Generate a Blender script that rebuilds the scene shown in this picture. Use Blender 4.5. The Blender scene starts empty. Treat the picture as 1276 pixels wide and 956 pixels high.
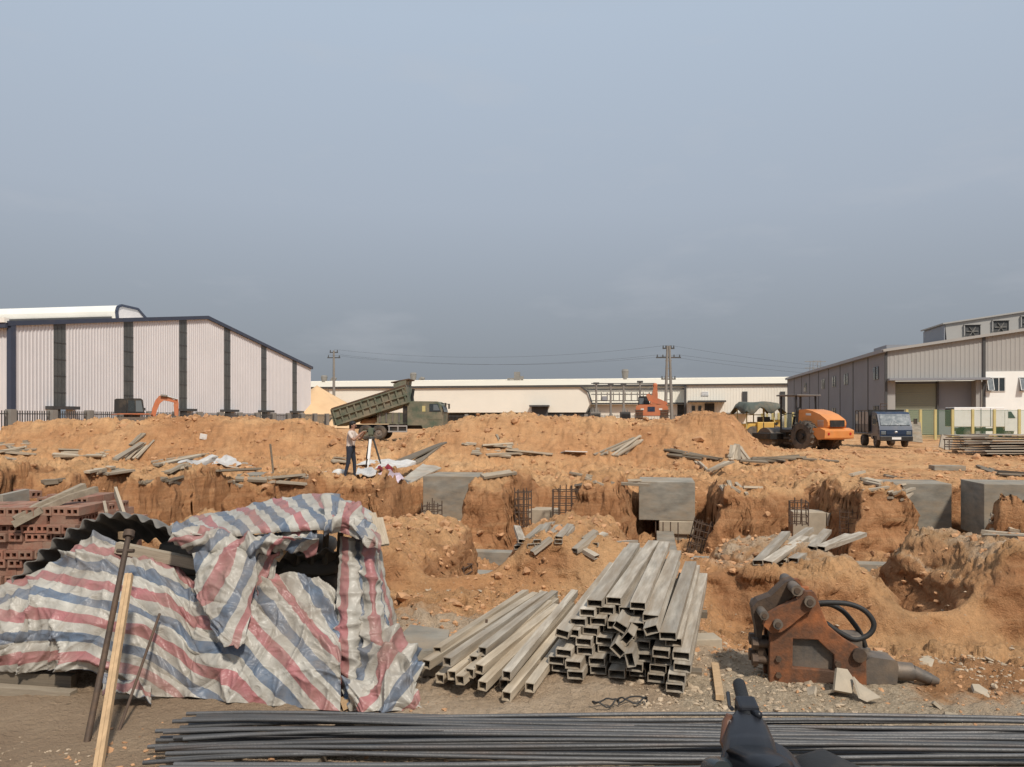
import bpy, bmesh, math, random
import numpy as np
from mathutils import Vector, Matrix

random.seed(7)
rng = np.random.default_rng(11)
scene = bpy.context.scene
C = scene.collection

# ------------------------------------------------------------------ camera
W0, H0, F0, HOR, CAMZ = 1276.0, 956.0, 958.0, 521.0, 1.65
cam_data = bpy.data.cameras.new('camera')
cam = bpy.data.objects.new('camera', cam_data)
C.objects.link(cam)
cam.location = (0, 0, CAMZ)
cam.rotation_euler = (math.radians(90), 0, 0)
cam_data.sensor_width = 36.0
cam_data.sensor_fit = 'HORIZONTAL'
cam_data.lens = 36.0 * F0 / W0
cam_data.shift_y = (HOR - H0 / 2) / W0
cam_data.clip_start = 0.05
cam_data.clip_end = 6000
scene.camera = cam

# ------------------------------------------------------------------ sky and sun
SUN_DIR = Vector((0.36, -0.80, 1.00)).normalized()      # towards the sun: behind the camera, to the right
world = bpy.data.worlds.new('World')
scene.world = world
world.use_nodes = True
wn, wl = world.node_tree.nodes, world.node_tree.links
wn.clear()
w_out = wn.new('ShaderNodeOutputWorld')
w_bg = wn.new('ShaderNodeBackground')
w_sky = wn.new('ShaderNodeTexSky')
w_sky.sky_type = 'NISHITA'
w_sky.sun_disc = False
w_sky.sun_elevation = math.asin(SUN_DIR.z)
w_sky.sun_rotation = math.atan2(SUN_DIR.x, SUN_DIR.y)
w_sky.air_density = 1.3
w_sky.dust_density = 4.0
w_sky.ozone_density = 1.0
w_mul = wn.new('ShaderNodeVectorMath'); w_mul.operation = 'SCALE'
w_mul.inputs['Scale'].default_value = 0.07
wl.new(w_sky.outputs[0], w_mul.inputs[0])
# dull haze bank that thickens towards the horizon, the same all round
w_tc = wn.new('ShaderNodeTexCoord')
w_sep = wn.new('ShaderNodeSeparateXYZ')
wl.new(w_tc.outputs['Generated'], w_sep.inputs[0])
w_ramp = wn.new('ShaderNodeValToRGB')
els = w_ramp.color_ramp.elements
stops = [(0.0, (0.235, 0.262, 0.298)), (0.06, (0.268, 0.298, 0.340)), (0.14, (0.325, 0.362, 0.418)),
         (0.26, (0.415, 0.470, 0.552)), (0.46, (0.475, 0.560, 0.672)), (1.0, (0.50, 0.58, 0.69))]
while len(els) < len(stops):
    els.new(0.5)
for e, (p, c) in zip(els, stops):
    e.position = p
    e.color = (*c, 1)
wl.new(w_sep.outputs['Z'], w_ramp.inputs[0])
# faint thin cloud wisps
w_map = wn.new('ShaderNodeMapping'); w_map.inputs['Scale'].default_value = (3.0, 3.0, 11.0)
w_map.inputs['Location'].default_value = (0.4, 1.7, 0.2)
wl.new(w_tc.outputs['Generated'], w_map.inputs[0])
w_noi = wn.new('ShaderNodeTexNoise'); w_noi.inputs['Scale'].default_value = 1.6
w_noi.inputs['Detail'].default_value = 6; w_noi.inputs['Roughness'].default_value = 0.55
wl.new(w_map.outputs[0], w_noi.inputs[0])
w_cr = wn.new('ShaderNodeMapRange'); w_cr.inputs[1].default_value = 0.55; w_cr.inputs[2].default_value = 0.85
w_cr.inputs[3].default_value = 0.0; w_cr.inputs[4].default_value = 0.34
wl.new(w_noi.outputs[0], w_cr.inputs[0])
w_mix = wn.new('ShaderNodeMixRGB'); w_mix.inputs[0].default_value = 0.88
wl.new(w_mul.outputs[0], w_mix.inputs[1]); wl.new(w_ramp.outputs[0], w_mix.inputs[2])
w_cl = wn.new('ShaderNodeMixRGB'); w_cl.inputs[2].default_value = (0.50, 0.52, 0.56, 1)
wl.new(w_cr.outputs[0], w_cl.inputs[0]); wl.new(w_mix.outputs[0], w_cl.inputs[1])
wl.new(w_cl.outputs[0], w_bg.inputs[0])
w_bg.inputs[1].default_value = 0.89
wl.new(w_bg.outputs[0], w_out.inputs[0])

sun_d = bpy.data.lights.new('sun', 'SUN')
sun_d.energy = 3.3
sun_d.angle = math.radians(5.0)
sun_d.color = (1.0, 0.93, 0.83)
sun = bpy.data.objects.new('sun', sun_d)
C.objects.link(sun)
sun.location = (20, -25, 40)
sun.rotation_euler = SUN_DIR.to_track_quat('Z', 'Y').to_euler()

vs = scene.view_settings
vs.view_transform = 'Standard'
vs.look = 'None'
vs.exposure = 0.20
vs.gamma = 1.0
scene.render.engine = 'CYCLES'
scene.cycles.max_bounces = 6
scene.cycles.use_denoising = True

# ------------------------------------------------------------------ photo pixel -> place
YAW = math.radians(10.35)           # the site's grid is turned against the view
CS, SN = math.cos(YAW), math.sin(YAW)

def P(px, py, Y):
    return Vector(((px - 638.0) * Y / F0, Y, CAMZ - (py - HOR) * Y / F0))

def site(S, T, z=0.0):
    return Vector((CS * S + SN * T, -SN * S + CS * T, z))

def to_site(x, y):
    return CS * x - SN * y, SN * x + CS * y

def S_at(px, T):
    a = (px - 638.0) / F0
    return T * (a * CS - SN) / (CS + a * SN)

def z_at(px, py, T):
    S = S_at(px, T)
    return CAMZ - (py - HOR) * (CS * T - SN * S) / F0

# ------------------------------------------------------------------ noise
def _hash(ix, iy, seed):
    n = (ix.astype(np.int64) * 374761393 + iy.astype(np.int64) * 668265263 + seed * 974711) & 0xffffffff
    n = ((n ^ (n >> 13)) * 1274126177) & 0xffffffff
    n = ((n ^ (n >> 15)) * 2246822519) & 0xffffffff
    return (n ^ (n >> 16)) / 4294967295.0

def vnoise(x, y, seed=0):
    x = np.asarray(x, float); y = np.asarray(y, float)
    ix = np.floor(x); iy = np.floor(y)
    fx = x - ix; fy = y - iy
    fx = fx * fx * (3 - 2 * fx); fy = fy * fy * (3 - 2 * fy)
    a = _hash(ix, iy, seed); b = _hash(ix + 1, iy, seed)
    c = _hash(ix, iy + 1, seed); d = _hash(ix + 1, iy + 1, seed)
    return (a + (b - a) * fx) * (1 - fy) + (c + (d - c) * fx) * fy

def fbm(x, y, octv=4, seed=0, gain=0.5):
    t = 0; amp = 1; tot = 0
    for i in range(octv):
        t = t + amp * (vnoise(x, y, seed + i * 17) - 0.5)
        tot += amp
        x = np.asarray(x) * 2.03 + 5.1; y = np.asarray(y) * 2.03 + 1.7
        amp *= gain
    return t / tot * 2

def clods(x, y, seed=0):
    """rounded lumps with sharp joints between them"""
    v = vnoise(x, y, seed)
    w = vnoise(np.asarray(x) * 1.9 + 3.3, np.asarray(y) * 1.9 + 8.1, seed + 5)
    return np.abs(2 * v - 1) * 0.65 + np.abs(2 * w - 1) * 0.35

def chunks(x, y, seed=0):
    """broken lumps: each cell a flat-topped piece of its own height, tilt and sharp rim"""
    x = np.asarray(x, float); y = np.asarray(y, float)
    ix = np.floor(x); iy = np.floor(y)
    best = np.full(np.broadcast(x, y).shape, 9.0); hgt = np.zeros_like(best)
    for ox in (-1, 0, 1):
        for oy in (-1, 0, 1):
            cx = ix + ox; cy = iy + oy
            px = cx + 0.5 + 0.9 * (_hash(cx, cy, seed) - 0.5); py = cy + 0.5 + 0.9 * (_hash(cx, cy, seed + 1) - 0.5)
            dx = x - px; dy = y - py
            d = dx * dx + dy * dy
            hh = _hash(cx, cy, seed + 2) + dx * (_hash(cx, cy, seed + 3) - 0.5) * 1.3 + dy * (_hash(cx, cy, seed + 4) - 0.5) * 1.3
            m = d < best
            hgt = np.where(m, hh, hgt); best = np.where(m, d, best)
    return hgt * (1 - np.clip(best * 1.1, 0, 1) ** 1.5)

def sstep(a, b, x):
    t = np.clip((np.asarray(x, float) - a) / (b - a), 0, 1)
    return t * t * (3 - 2 * t)

# ------------------------------------------------------------------ the lie of the land
RIDGE = np.array([(-500, 545), (-60, 545), (0, 541), (40, 527), (90, 525), (150, 525.5), (240, 525), (300, 521), (335, 525), (380, 526), (415, 537), (440, 554), (492, 555),
                  (515, 543), (560, 529), (620, 519), (680, 521), (740, 524), (785, 529), (840, 529), (862, 519), (900, 518), (920, 530),
                  (934, 548), (950, 562), (990, 566), (1400, 570)], float)
FLOOR = -0.85

def H(x, y, detail=True):
    x = np.asarray(x, float); y = np.asarray(y, float)
    S = CS * x - SN * y; T = SN * x + CS * y
    wS = S + 0.32 * fbm(x * 0.75, y * 0.75, 1, 3) + 0.05 * fbm(x * 2.1, y * 2.1, 1, 9)
    wT = T + 0.50 * fbm(x * 0.6, y * 0.6, 1, 23) + 0.06 * fbm(x * 2.1, y * 2.1, 1, 29)
    # natural level
    near = -0.46 * sstep(5.5, 7.1, T) * sstep(0.1, 0.8, S) - 0.25 * sstep(7.0, 7.7, T) * sstep(0.3, -0.6, S)
    rowF = 0.14 + 0.20 * sstep(2.9, 3.6, wS) + 0.16 * sstep(-0.3, -0.9, wS)
    rowI = 0.47 + 0.10 * fbm(x * 0.7, y * 0.7, 2, 41)
    back = 0.10 - 0.30 * sstep(17.5, 21.0, T)
    top = np.where(T < 12.2, rowF, rowI)
    isl = sstep(7.65, 8.2, wT)
    z = near * (1 - isl) + top * isl
    z = z * (1 - sstep(16.2, 17.6, T)) + back * sstep(16.2, 17.6, T)
    # rounded shoulders on the blocks of earth left standing
    # trenches
    rep = 4.75
    dL = np.abs((wS - 0.25 + rep / 2) % rep - rep / 2)
    dM = np.abs((wS + 2.1 + rep / 2) % rep - rep / 2)
    nar = sstep(11.2, 10.2, T)          # the nearer cuts are narrower
    tL = sstep(1.00, 0.62, dL + 0.26 * nar) * sstep(8.4, 9.0, wT) * sstep(17.9, 17.4, wT)
    tM = sstep(0.72, 0.38, dM + 0.26 * nar) * sstep(7.9, 8.3, wT) * sstep(16.4, 16.0, wT)
    tX = sstep(10.2, 10.7, wT) * sstep(14.2, 13.75, wT)
    tP = sstep(0.95, 0.75, dL) * sstep(15.6, 15.85, wT) * sstep(17.8, 17.5, wT)
    tQ = sstep(5.2, 5.6, wS) * sstep(8.4, 8.1, wS) * sstep(14.2, 14.6, wT) * sstep(16.6, 16.3, wT)
    pit = np.maximum(np.maximum(np.maximum(tL, tM), np.maximum(tX, tP)), tQ)
    edge = np.maximum(sstep(1.25, 0.6, dL) * sstep(8.0, 9.0, wT), np.maximum(sstep(0.95, 0.4, dM), sstep(9.6, 10.5, wT) * sstep(14.9, 13.8, wT)))
    z = z - 0.20 * edge ** 2 * isl * sstep(18.5, 17, T)
    fl = FLOOR + 0.42 * sstep(10.6, 8.2, T) + 0.10 * fbm(x * 0.8, y * 0.8, 2, 51) + 0.12 * sstep(0.3, 0.9, dM) * tX
    z = z * (1 - pit) + fl * pit
    # the spoil ridge across the back of the excavation
    u = 638 + F0 * x / np.maximum(y, 1.0)
    crest = CAMZ - (np.interp(u, RIDGE[:, 0], RIDGE[:, 1]) - HOR) * 31.0 / F0
    crest = crest + 0.05 * fbm(x * 0.5, y * 0.2, 3, 61)
    lvl = np.where(y > 17, -0.08, 0)
    up = sstep(24.2, 31.0, y + 1.2 * fbm(x * 0.25, y * 0.25, 3, 71))
    exR = sstep(675, 700, u) * sstep(905, 880, u)
    exL = sstep(-200, 60, u) * sstep(330, 290, u)
    down = sstep(32.5, 40, y + 1.0 * fbm(x * 0.3, y * 0.3, 2, 73))
    keep = np.maximum(exR * sstep(70, 60, y), 0.62 * exL * sstep(84, 76, y))
    rid = up * (1 - down * (1 - keep))
    z = z * (1 - up) + (lvl + (crest - lvl) * rid) * up
    far = sstep(60, 90, y)
    z = z * (1 - far * (1 - keep))
    if not detail:
        return z
    # texture of dug earth
    wall = np.maximum(4 * pit * (1 - pit), 4 * isl * (1 - isl) * sstep(7.0, 7.6, T)) * sstep(20, 18, y)
    rough = (sstep(3.0, 7.0, y) * 0.5 + 0.5) * (1 - 0.9 * np.clip(wall * 1.4, 0, 1))
    rough = rough * (1 - 0.75 * sstep(980, 1080, u) * sstep(19.5, 26, y)) * (1 - 0.85 * far)
    mud = sstep(-0.9, -1.6, x) * sstep(5.0, 4.2, y)
    rough = rough * (1 - 0.6 * mud)
    mid = sstep(7, 15, y)
    z = z + rough * (0.06 + 0.14 * mid) * fbm(x * 1.1, y * 1.1, 4, 81)
    z = z + rough * (0.040 + 0.11 * mid) * (clods(x * 2.6, y * 2.6, 91) - 0.35)
    z = z + rough * (0.044 + 0.087 * mid) * (clods(x * 7.0, y * 7.0, 95) - 0.35)
    z = z + rough * (0.034 + 0.034 * mid) * (clods(x * 17.0, y * 17.0, 99) - 0.35) + rough * 0.012 * (clods(x * 37.0, y * 37.0, 98) - 0.35) * sstep(12, 7, y)
    cw = rough * mid * (0.35 + 0.65 * sstep(0.35, 0.6, vnoise(x * 0.5, y * 0.5, 113))) * sstep(60, 42, y)
    z = z + cw * 0.17 * (chunks(x * 2.3 + 0.3 * fbm(x * 3, y * 3, 2, 115), y * 2.3, 117) - 0.4)
    z = z + cw * 0.085 * (chunks(x * 6.1, y * 6.1 + 0.3 * fbm(x * 6, y * 6, 2, 119), 121) - 0.4)
    z = z + rough * (1 - mid) * (0.075 * (chunks(x * 7.0, y * 7.0, 123) - 0.4) + 0.06 * (chunks(x * 3.0, y * 3.0, 127) - 0.4)) * sstep(5.0, 6.4, y + 0.8 * sstep(1.8, 2.6, x))
    bigl = up * (1 - far)
    z = z + bigl * rough * (0.13 * fbm(x * 0.9, y * 0.9, 3, 103) + 0.22 * (chunks(x * 0.9, y * 0.9, 107) - 0.4) + 0.12 * (clods(x * 3.1, y * 3.1, 109) - 0.4)) * sstep(34, 28, y)
    # never above the sight line of the crest where machines stand behind
    return z

_MARCH = np.concatenate([np.arange(2.0, 12, 0.03), np.arange(12, 30, 0.06), np.arange(30, 120, 0.25)])

def hit(px, py):
    """where the line of sight through a photo pixel meets the ground"""
    xs = (px - 638.0) * _MARCH / F0
    zs = CAMZ - (py - HOR) * _MARCH / F0
    h = H(xs, _MARCH)
    k = np.argmax(h >= zs)
    if h[k] < zs[k]:
        k = len(_MARCH) - 1
    return Vector((xs[k], _MARCH[k], float(h[k])))

def gz(x, y):
    return float(H(np.array([x]), np.array([y]))[0])
# ------------------------------------------------------------------ materials
MATS = {}
def new_mat(name):
    m = bpy.data.materials.new(name)
    m.use_nodes = True
    nt = m.node_tree
    b = nt.nodes['Principled BSDF']
    return m, nt, b

def n_noise(nt, scale, detail=5, rough=0.55, vec=None, dist=0.0):
    n = nt.nodes.new('ShaderNodeTexNoise')
    n.inputs['Scale'].default_value = scale
    n.inputs['Detail'].default_value = detail
    n.inputs['Roughness'].default_value = rough
    n.inputs['Distortion'].default_value = dist
    if vec is not None:
        nt.links.new(vec, n.inputs['Vector'])
    return n.outputs[0]

def n_ramp(nt, fac, stops):
    r = nt.nodes.new('ShaderNodeValToRGB')
    e = r.color_ramp.elements
    while len(e) < len(stops):
        e.new(0.5)
    for el, (p, c) in zip(e, stops):
        el.position = p
        el.color = (c[0], c[1], c[2], 1) if hasattr(c, '__len__') else (c, c, c, 1)
    nt.links.new(fac, r.inputs[0])
    return r.outputs[0]

def n_mix(nt, fac, a, b, mode='MIX'):
    m = nt.nodes.new('ShaderNodeMixRGB')
    m.blend_type = mode
    for i, v in ((0, fac), (1, a), (2, b)):
        if isinstance(v, (int, float)):
            m.inputs[i].default_value = v
        elif isinstance(v, tuple):
            m.inputs[i].default_value = (*v, 1)
        else:
            nt.links.new(v, m.inputs[i])
    return m.outputs[0]

def n_math(nt, op, a, b=0.0):
    m = nt.nodes.new('ShaderNodeMath')
    m.operation = op
    for i, v in ((0, a), (1, b)):
        if isinstance(v, (int, float)):
            m.inputs[i].default_value = v
        else:
            nt.links.new(v, m.inputs[i])
    return m.outputs[0]

def n_obj(nt, out='Object'):
    return nt.nodes.new('ShaderNodeTexCoord').outputs[out]

def n_rand(nt):
    return nt.nodes.new('ShaderNodeObjectInfo').outputs['Random']

def n_bump(nt, b, h, strength=0.4, dist=0.02):
    n = nt.nodes.new('ShaderNodeBump')
    n.inputs['Strength'].default_value = strength
    n.inputs['Distance'].default_value = dist
    nt.links.new(h, n.inputs['Height'])
    nt.links.new(n.outputs[0], b.inputs['Normal'])

DUST = (0.36, 0.24, 0.15)
def surf(name, col, rough=0.6, metal=0.0, dirt=0.35, dirt_col=DUST, scale=3.0, vary=0.15, bump=0.15, bscale=30, rand=0.0, stretch=None, spec=0.4):
    """a worn surface: base colour, tonal drift, a film of dust in patches, fine relief"""
    m, nt, b = new_mat(name)
    v = n_obj(nt)
    if rand or stretch:
        mp = nt.nodes.new('ShaderNodeMapping')
        nt.links.new(v, mp.inputs[0])
        if stretch:
            mp.inputs['Scale'].default_value = stretch
        if rand:
            cmb = nt.nodes.new('ShaderNodeVectorMath'); cmb.operation = 'SCALE'
            cmb.inputs[0].default_value = (37, 53, 71)
            nt.links.new(n_rand(nt), cmb.inputs['Scale'])
            nt.links.new(cmb.outputs[0], mp.inputs['Location'])
        v = mp.outputs[0]
    tone = n_noise(nt, scale * 1.3, 6, 0.6, v)
    c = n_mix(nt, 1.0, tuple(col), n_ramp(nt, tone, [(0.25, 1 - vary), (0.75, 1 + vary)]), 'MULTIPLY')
    if rand:
        rr = n_math(nt, 'MULTIPLY_ADD', n_rand(nt), rand * 2)
        nt.nodes[-1].inputs[2].default_value = 1 - rand
        c = n_mix(nt, 1.0, c, rr, 'MULTIPLY')
    if dirt:
        d = n_noise(nt, scale * 0.8, 8, 0.68, v)
        lo = 0.62 - dirt * 0.5
        c = n_mix(nt, n_ramp(nt, d, [(lo, 0.0), (min(lo + 0.28, 0.99), min(0.9, dirt * 1.6))]), c, tuple(dirt_col))
    nt.links.new(c, b.inputs['Base Color'])
    b.inputs['Roughness'].default_value = rough
    b.inputs['Metallic'].default_value = metal
    b.inputs['Specular IOR Level'].default_value = spec
    if bump:
        n_bump(nt, b, n_noise(nt, bscale, 6, 0.6, v), bump, 0.01)
    MATS[name] = m
    return m

def glass(name, col=(0.03, 0.04, 0.045), rough=0.12):
    m, nt, b = new_mat(name)
    b.inputs['Base Color'].default_value = (*col, 1)
    b.inputs['Roughness'].default_value = rough
    b.inputs['Specular IOR Level'].default_value = 0.6
    v = n_obj(nt)
    nt.links.new(n_ramp(nt, n_noise(nt, 4, 5, 0.6, v), [(0.3, rough), (0.75, rough + 0.25)]), b.inputs['Roughness'])
    MATS[name] = m
    return m

M_CONC = surf('concrete', (0.235, 0.215, 0.178), 0.9, 0, 0.42, (0.35, 0.26, 0.17), 2.2, 0.42, 0.4, 40, rand=0.08, stretch=(1.0, 1.0, 2.4))
M_CONC_SHARD = surf('pale_concrete', (0.38, 0.32, 0.24), 0.9, 0, 0.3, (0.36, 0.27, 0.18), 4, 0.2, 0.4, 50)
M_TUBE = surf('weathered_steel', (0.39, 0.345, 0.28), 0.7, 0.0, 0.48, (0.23, 0.17, 0.11), 3.5, 0.42, 0.25, 60, rand=0.24, stretch=(0.5, 5, 5))
M_TUBE_SQ = surf('weathered_square_steel', (0.40, 0.335, 0.25), 0.7, 0.0, 0.42, (0.24, 0.17, 0.10), 3.0, 0.42, 0.25, 60, rand=0.28, stretch=(0.5, 5, 5))
M_PLANK = surf('grey_timber', (0.37, 0.305, 0.225), 0.85, 0, 0.35, (0.17, 0.13, 0.09), 3.0, 0.35, 0.4, 30, rand=0.30, stretch=(1, 6, 6))
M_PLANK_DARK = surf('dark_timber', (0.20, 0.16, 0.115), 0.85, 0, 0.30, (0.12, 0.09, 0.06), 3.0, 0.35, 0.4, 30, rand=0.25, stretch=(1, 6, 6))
M_WOOD = surf('fresh_timber', (0.47, 0.315, 0.175), 0.75, 0, 0.22, (0.28, 0.18, 0.1), 2.5, 0.22, 0.3, 25, stretch=(8, 8, 0.8))
M_SHEET = surf('grey_sheet', (0.34, 0.305, 0.25), 0.7, 0.1, 0.35, DUST, 2.0, 0.25, 0.15, 20, rand=0.15)
M_SHEET_PALE = surf('pale_sheet', (0.55, 0.53, 0.50), 0.6, 0.1, 0.3, DUST, 2.0, 0.2, 0.15, 20, rand=0.1)
M_REBAR = surf('rebar_steel', (0.105, 0.103, 0.102), 0.5, 0.35, 0.22, (0.16, 0.085, 0.045), 2.0, 0.25, 0.3, 90, rand=0.3)
M_RUSTROD = surf('rusty_rod', (0.105, 0.07, 0.05), 0.85, 0.2, 0.2, (0.2, 0.1, 0.05), 3.0, 0.3, 0.2, 60)
M_RUST = surf('rusty_orange', (0.32, 0.110, 0.038), 0.75, 0.1, 0.60, (0.065, 0.043, 0.03), 5.0, 0.4, 0.5, 45)
M_RUSTDARK = surf('dark_rust', (0.085, 0.06, 0.045), 0.7, 0.4, 0.4, (0.22, 0.13, 0.07), 6.0, 0.35, 0.4, 45)
M_STEELDARK = surf('dark_oily_steel', (0.11, 0.10, 0.09), 0.6, 0.4, 0.48, (0.27, 0.20, 0.14), 5.0, 0.3, 0.3, 45)
M_RUBBER = surf('black_rubber', (0.022, 0.021, 0.020), 0.6, 0, 0.15, (0.2, 0.15, 0.1), 4.0, 0.2, 0.2, 50)
M_TYRE = surf('dusty_tyre', (0.045, 0.042, 0.038), 0.85, 0, 0.45, (0.22, 0.16, 0.11), 2.0, 0.3, 0.3, 20)
M_BRICK = surf('clay_brick', (0.27, 0.118, 0.078), 0.9, 0, 0.50, (0.28, 0.20, 0.145), 8.0, 0.25, 0.4, 60, rand=0.25)
M_BRICK_HOLE = surf('brick_hole', (0.20, 0.08, 0.045), 0.95, 0, 0.0)
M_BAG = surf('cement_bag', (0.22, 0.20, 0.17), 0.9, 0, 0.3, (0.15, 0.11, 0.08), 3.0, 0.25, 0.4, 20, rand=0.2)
M_FIBRE = surf('fibre_cement', (0.17, 0.16, 0.145), 0.9, 0, 0.35, (0.10, 0.08, 0.06), 3.0, 0.3, 0.3, 30)
M_WHITEWALL = surf('white_cladding', (0.62, 0.595, 0.595), 0.55, 0, 0.10, (0.55, 0.47, 0.42), 0.25, 0.05, 0, 1)
M_ROOFWHITE = surf('white_roof', (0.78, 0.75, 0.68), 0.5, 0, 0.12, (0.55, 0.47, 0.38), 0.3, 0.06, 0, 1)
M_NAVY = surf('navy_trim', (0.045, 0.055, 0.085), 0.5, 0, 0.1, DUST, 0.6, 0.1, 0, 1)
M_DARKSTRIP = surf('dark_light_strip', (0.085, 0.088, 0.085), 0.35, 0, 0.18, (0.16, 0.15, 0.13), 0.7, 0.25, 0, 1)
M_CREAM = surf('cream_cladding', (0.78, 0.735, 0.64), 0.6, 0, 0.16, (0.55, 0.46, 0.34), 0.12, 0.06, 0, 1)
M_CREAMROOF = surf('cream_roof', (0.70, 0.63, 0.505), 0.6, 0, 0.16, (0.5, 0.42, 0.31), 0.12, 0.06, 0, 1)
M_GREYDARK = surf('dark_grey_paint', (0.06, 0.06, 0.06), 0.6, 0, 0.15, DUST, 1.0, 0.15, 0, 1)
M_GREYWALL = surf('blue_grey_cladding', (0.235, 0.24, 0.26), 0.55, 0, 0.12, (0.3, 0.26, 0.22), 0.25, 0.08, 0, 1)
M_BEIGEWALL = surf('beige_cladding', (0.335, 0.322, 0.302), 0.6, 0, 0.12, (0.36, 0.3, 0.24), 0.25, 0.06, 0, 1)
M_SHUTTER = surf('shutter_green', (0.25, 0.255, 0.19), 0.6, 0, 0.1, DUST, 0.4, 0.06, 0, 1)
M_PLASTER = surf('white_plaster', (0.80, 0.80, 0.76), 0.8, 0, 0.14, (0.6, 0.55, 0.45), 0.5, 0.05, 0, 1)
M_CANVAS = surf('dark_canvas', (0.085, 0.10, 0.085), 0.9, 0, 0.3, DUST, 1.5, 0.3, 0.4, 8)
M_EXO = surf('excavator_orange', (0.47, 0.155, 0.07), 0.5, 0, 0.34, DUST, 1.6, 0.15, 0.05, 8)
M_ROLLER = surf('roller_orange', (0.62, 0.235, 0.065), 0.42, 0, 0.28, (0.42, 0.27, 0.15), 1.6, 0.12, 0.05, 8)
M_YELLOW = surf('machine_yellow', (0.62, 0.38, 0.075), 0.5, 0, 0.35, DUST, 1.5, 0.15, 0.05, 8)
M_YELLOWPOST = surf('fence_yellow', (0.50, 0.43, 0.19), 0.6, 0, 0.25, DUST, 1.5, 0.12, 0, 8)
M_GREEN = surf('tipper_green', (0.075, 0.100, 0.068), 0.6, 0, 0.50, (0.25, 0.20, 0.14), 1.2, 0.2, 0.1, 8)
M_BLUE = surf('truck_blue', (0.018, 0.035, 0.070), 0.32, 0, 0.28, (0.24, 0.19, 0.15), 1.5, 0.12, 0, 8)
M_TRUCKGREY = surf('truck_bed_grey', (0.12, 0.115, 0.11), 0.65, 0, 0.35, DUST, 1.5, 0.2, 0, 8)
M_CURTAIN = surf('grey_side_panel', (0.33, 0.29, 0.25), 0.8, 0, 0.3, DUST, 1.5, 0.15, 0.1, 8)
M_BLACK = surf('black_paint', (0.02, 0.02, 0.02), 0.5, 0, 0.3, (0.16, 0.12, 0.08), 1.5, 0.2, 0, 8)
M_WHITE = surf('white_paint', (0.74, 0.73, 0.70), 0.5, 0, 0.2, DUST, 1.5, 0.06, 0, 8)
M_CHROME = surf('grey_metal', (0.45, 0.45, 0.44), 0.4, 0.6, 0.2, DUST, 2.0, 0.1, 0, 8)
M_GLASS = glass('dark_glass')
M_GLASSPALE = glass('pale_glass', (0.12, 0.14, 0.15), 0.10)
M_PLASTIC = surf('black_plastic', (0.014, 0.015, 0.019), 0.38, 0, 0.12, (0.10, 0.09, 0.08), 5.0, 0.15, 0.04, 200, spec=0.35)
M_GRIP = surf('grip_rubber', (0.015, 0.015, 0.016), 0.65, 0, 0.08, (0.10, 0.09, 0.08), 5.0, 0.2, 0.35, 120)
M_AMBER = surf('amber_lens', (0.13, 0.055, 0.028), 0.2, 0, 0.15, DUST, 4, 0.1, 0, 8, spec=0.6)
M_REDLENS = surf('red_lens', (0.4, 0.02, 0.015), 0.3, 0, 0.2, DUST, 4, 0.1, 0, 8)
M_POLE = surf('concrete_pole', (0.22, 0.205, 0.185), 0.9, 0, 0.15, DUST, 0.6, 0.15, 0, 8)
M_SAND = surf('heaped_sand', (0.62, 0.42, 0.24), 0.95, 0, 0.25, (0.5, 0.3, 0.16), 0.3, 0.1, 0.4, 2)
M_CLOTHRED = surf('red_cloth', (0.20, 0.02, 0.03), 0.9, 0, 0.2, DUST, 3, 0.2, 0.3, 20)
M_PAPER = surf('pale_pink_sheet', (0.80, 0.66, 0.74), 0.8, 0, 0.1, DUST, 3, 0.08, 0.1, 20)
M_SACK = surf('white_sack', (0.62, 0.60, 0.56), 0.8, 0, 0.3, DUST, 3, 0.15, 0.4, 20)
M_SKIN = surf('skin', (0.33, 0.18, 0.12), 0.6, 0, 0.0, DUST, 8, 0.1, 0, 8)
M_SHIRT = surf('pale_shirt', (0.55, 0.46, 0.40), 0.9, 0, 0.12, DUST, 6, 0.15, 0.4, 30)
M_TROUSERS = surf('dark_trousers', (0.025, 0.03, 0.045), 0.9, 0, 0.2, (0.15, 0.11, 0.08), 6, 0.2, 0.4, 30)
M_HAIR = surf('black_hair', (0.012, 0.010, 0.009), 0.6, 0, 0, DUST, 20, 0.2, 0.5, 80)
M_RUBBLE = surf('dirt_clods', (0.49, 0.275, 0.140), 0.95, 0, 0.45, (0.30, 0.15, 0.075), 2.6, 0.35, 0.5, 25)
M_GRAVEL = surf('gravel_stones', (0.42, 0.325, 0.225), 0.95, 0, 0.25, (0.30, 0.22, 0.15), 3.0, 0.3, 0.5, 40)
M_WATERSHEET = surf('window_frame', (0.55, 0.55, 0.53), 0.5, 0, 0.1, DUST, 1, 0.05, 0, 8)

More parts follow.
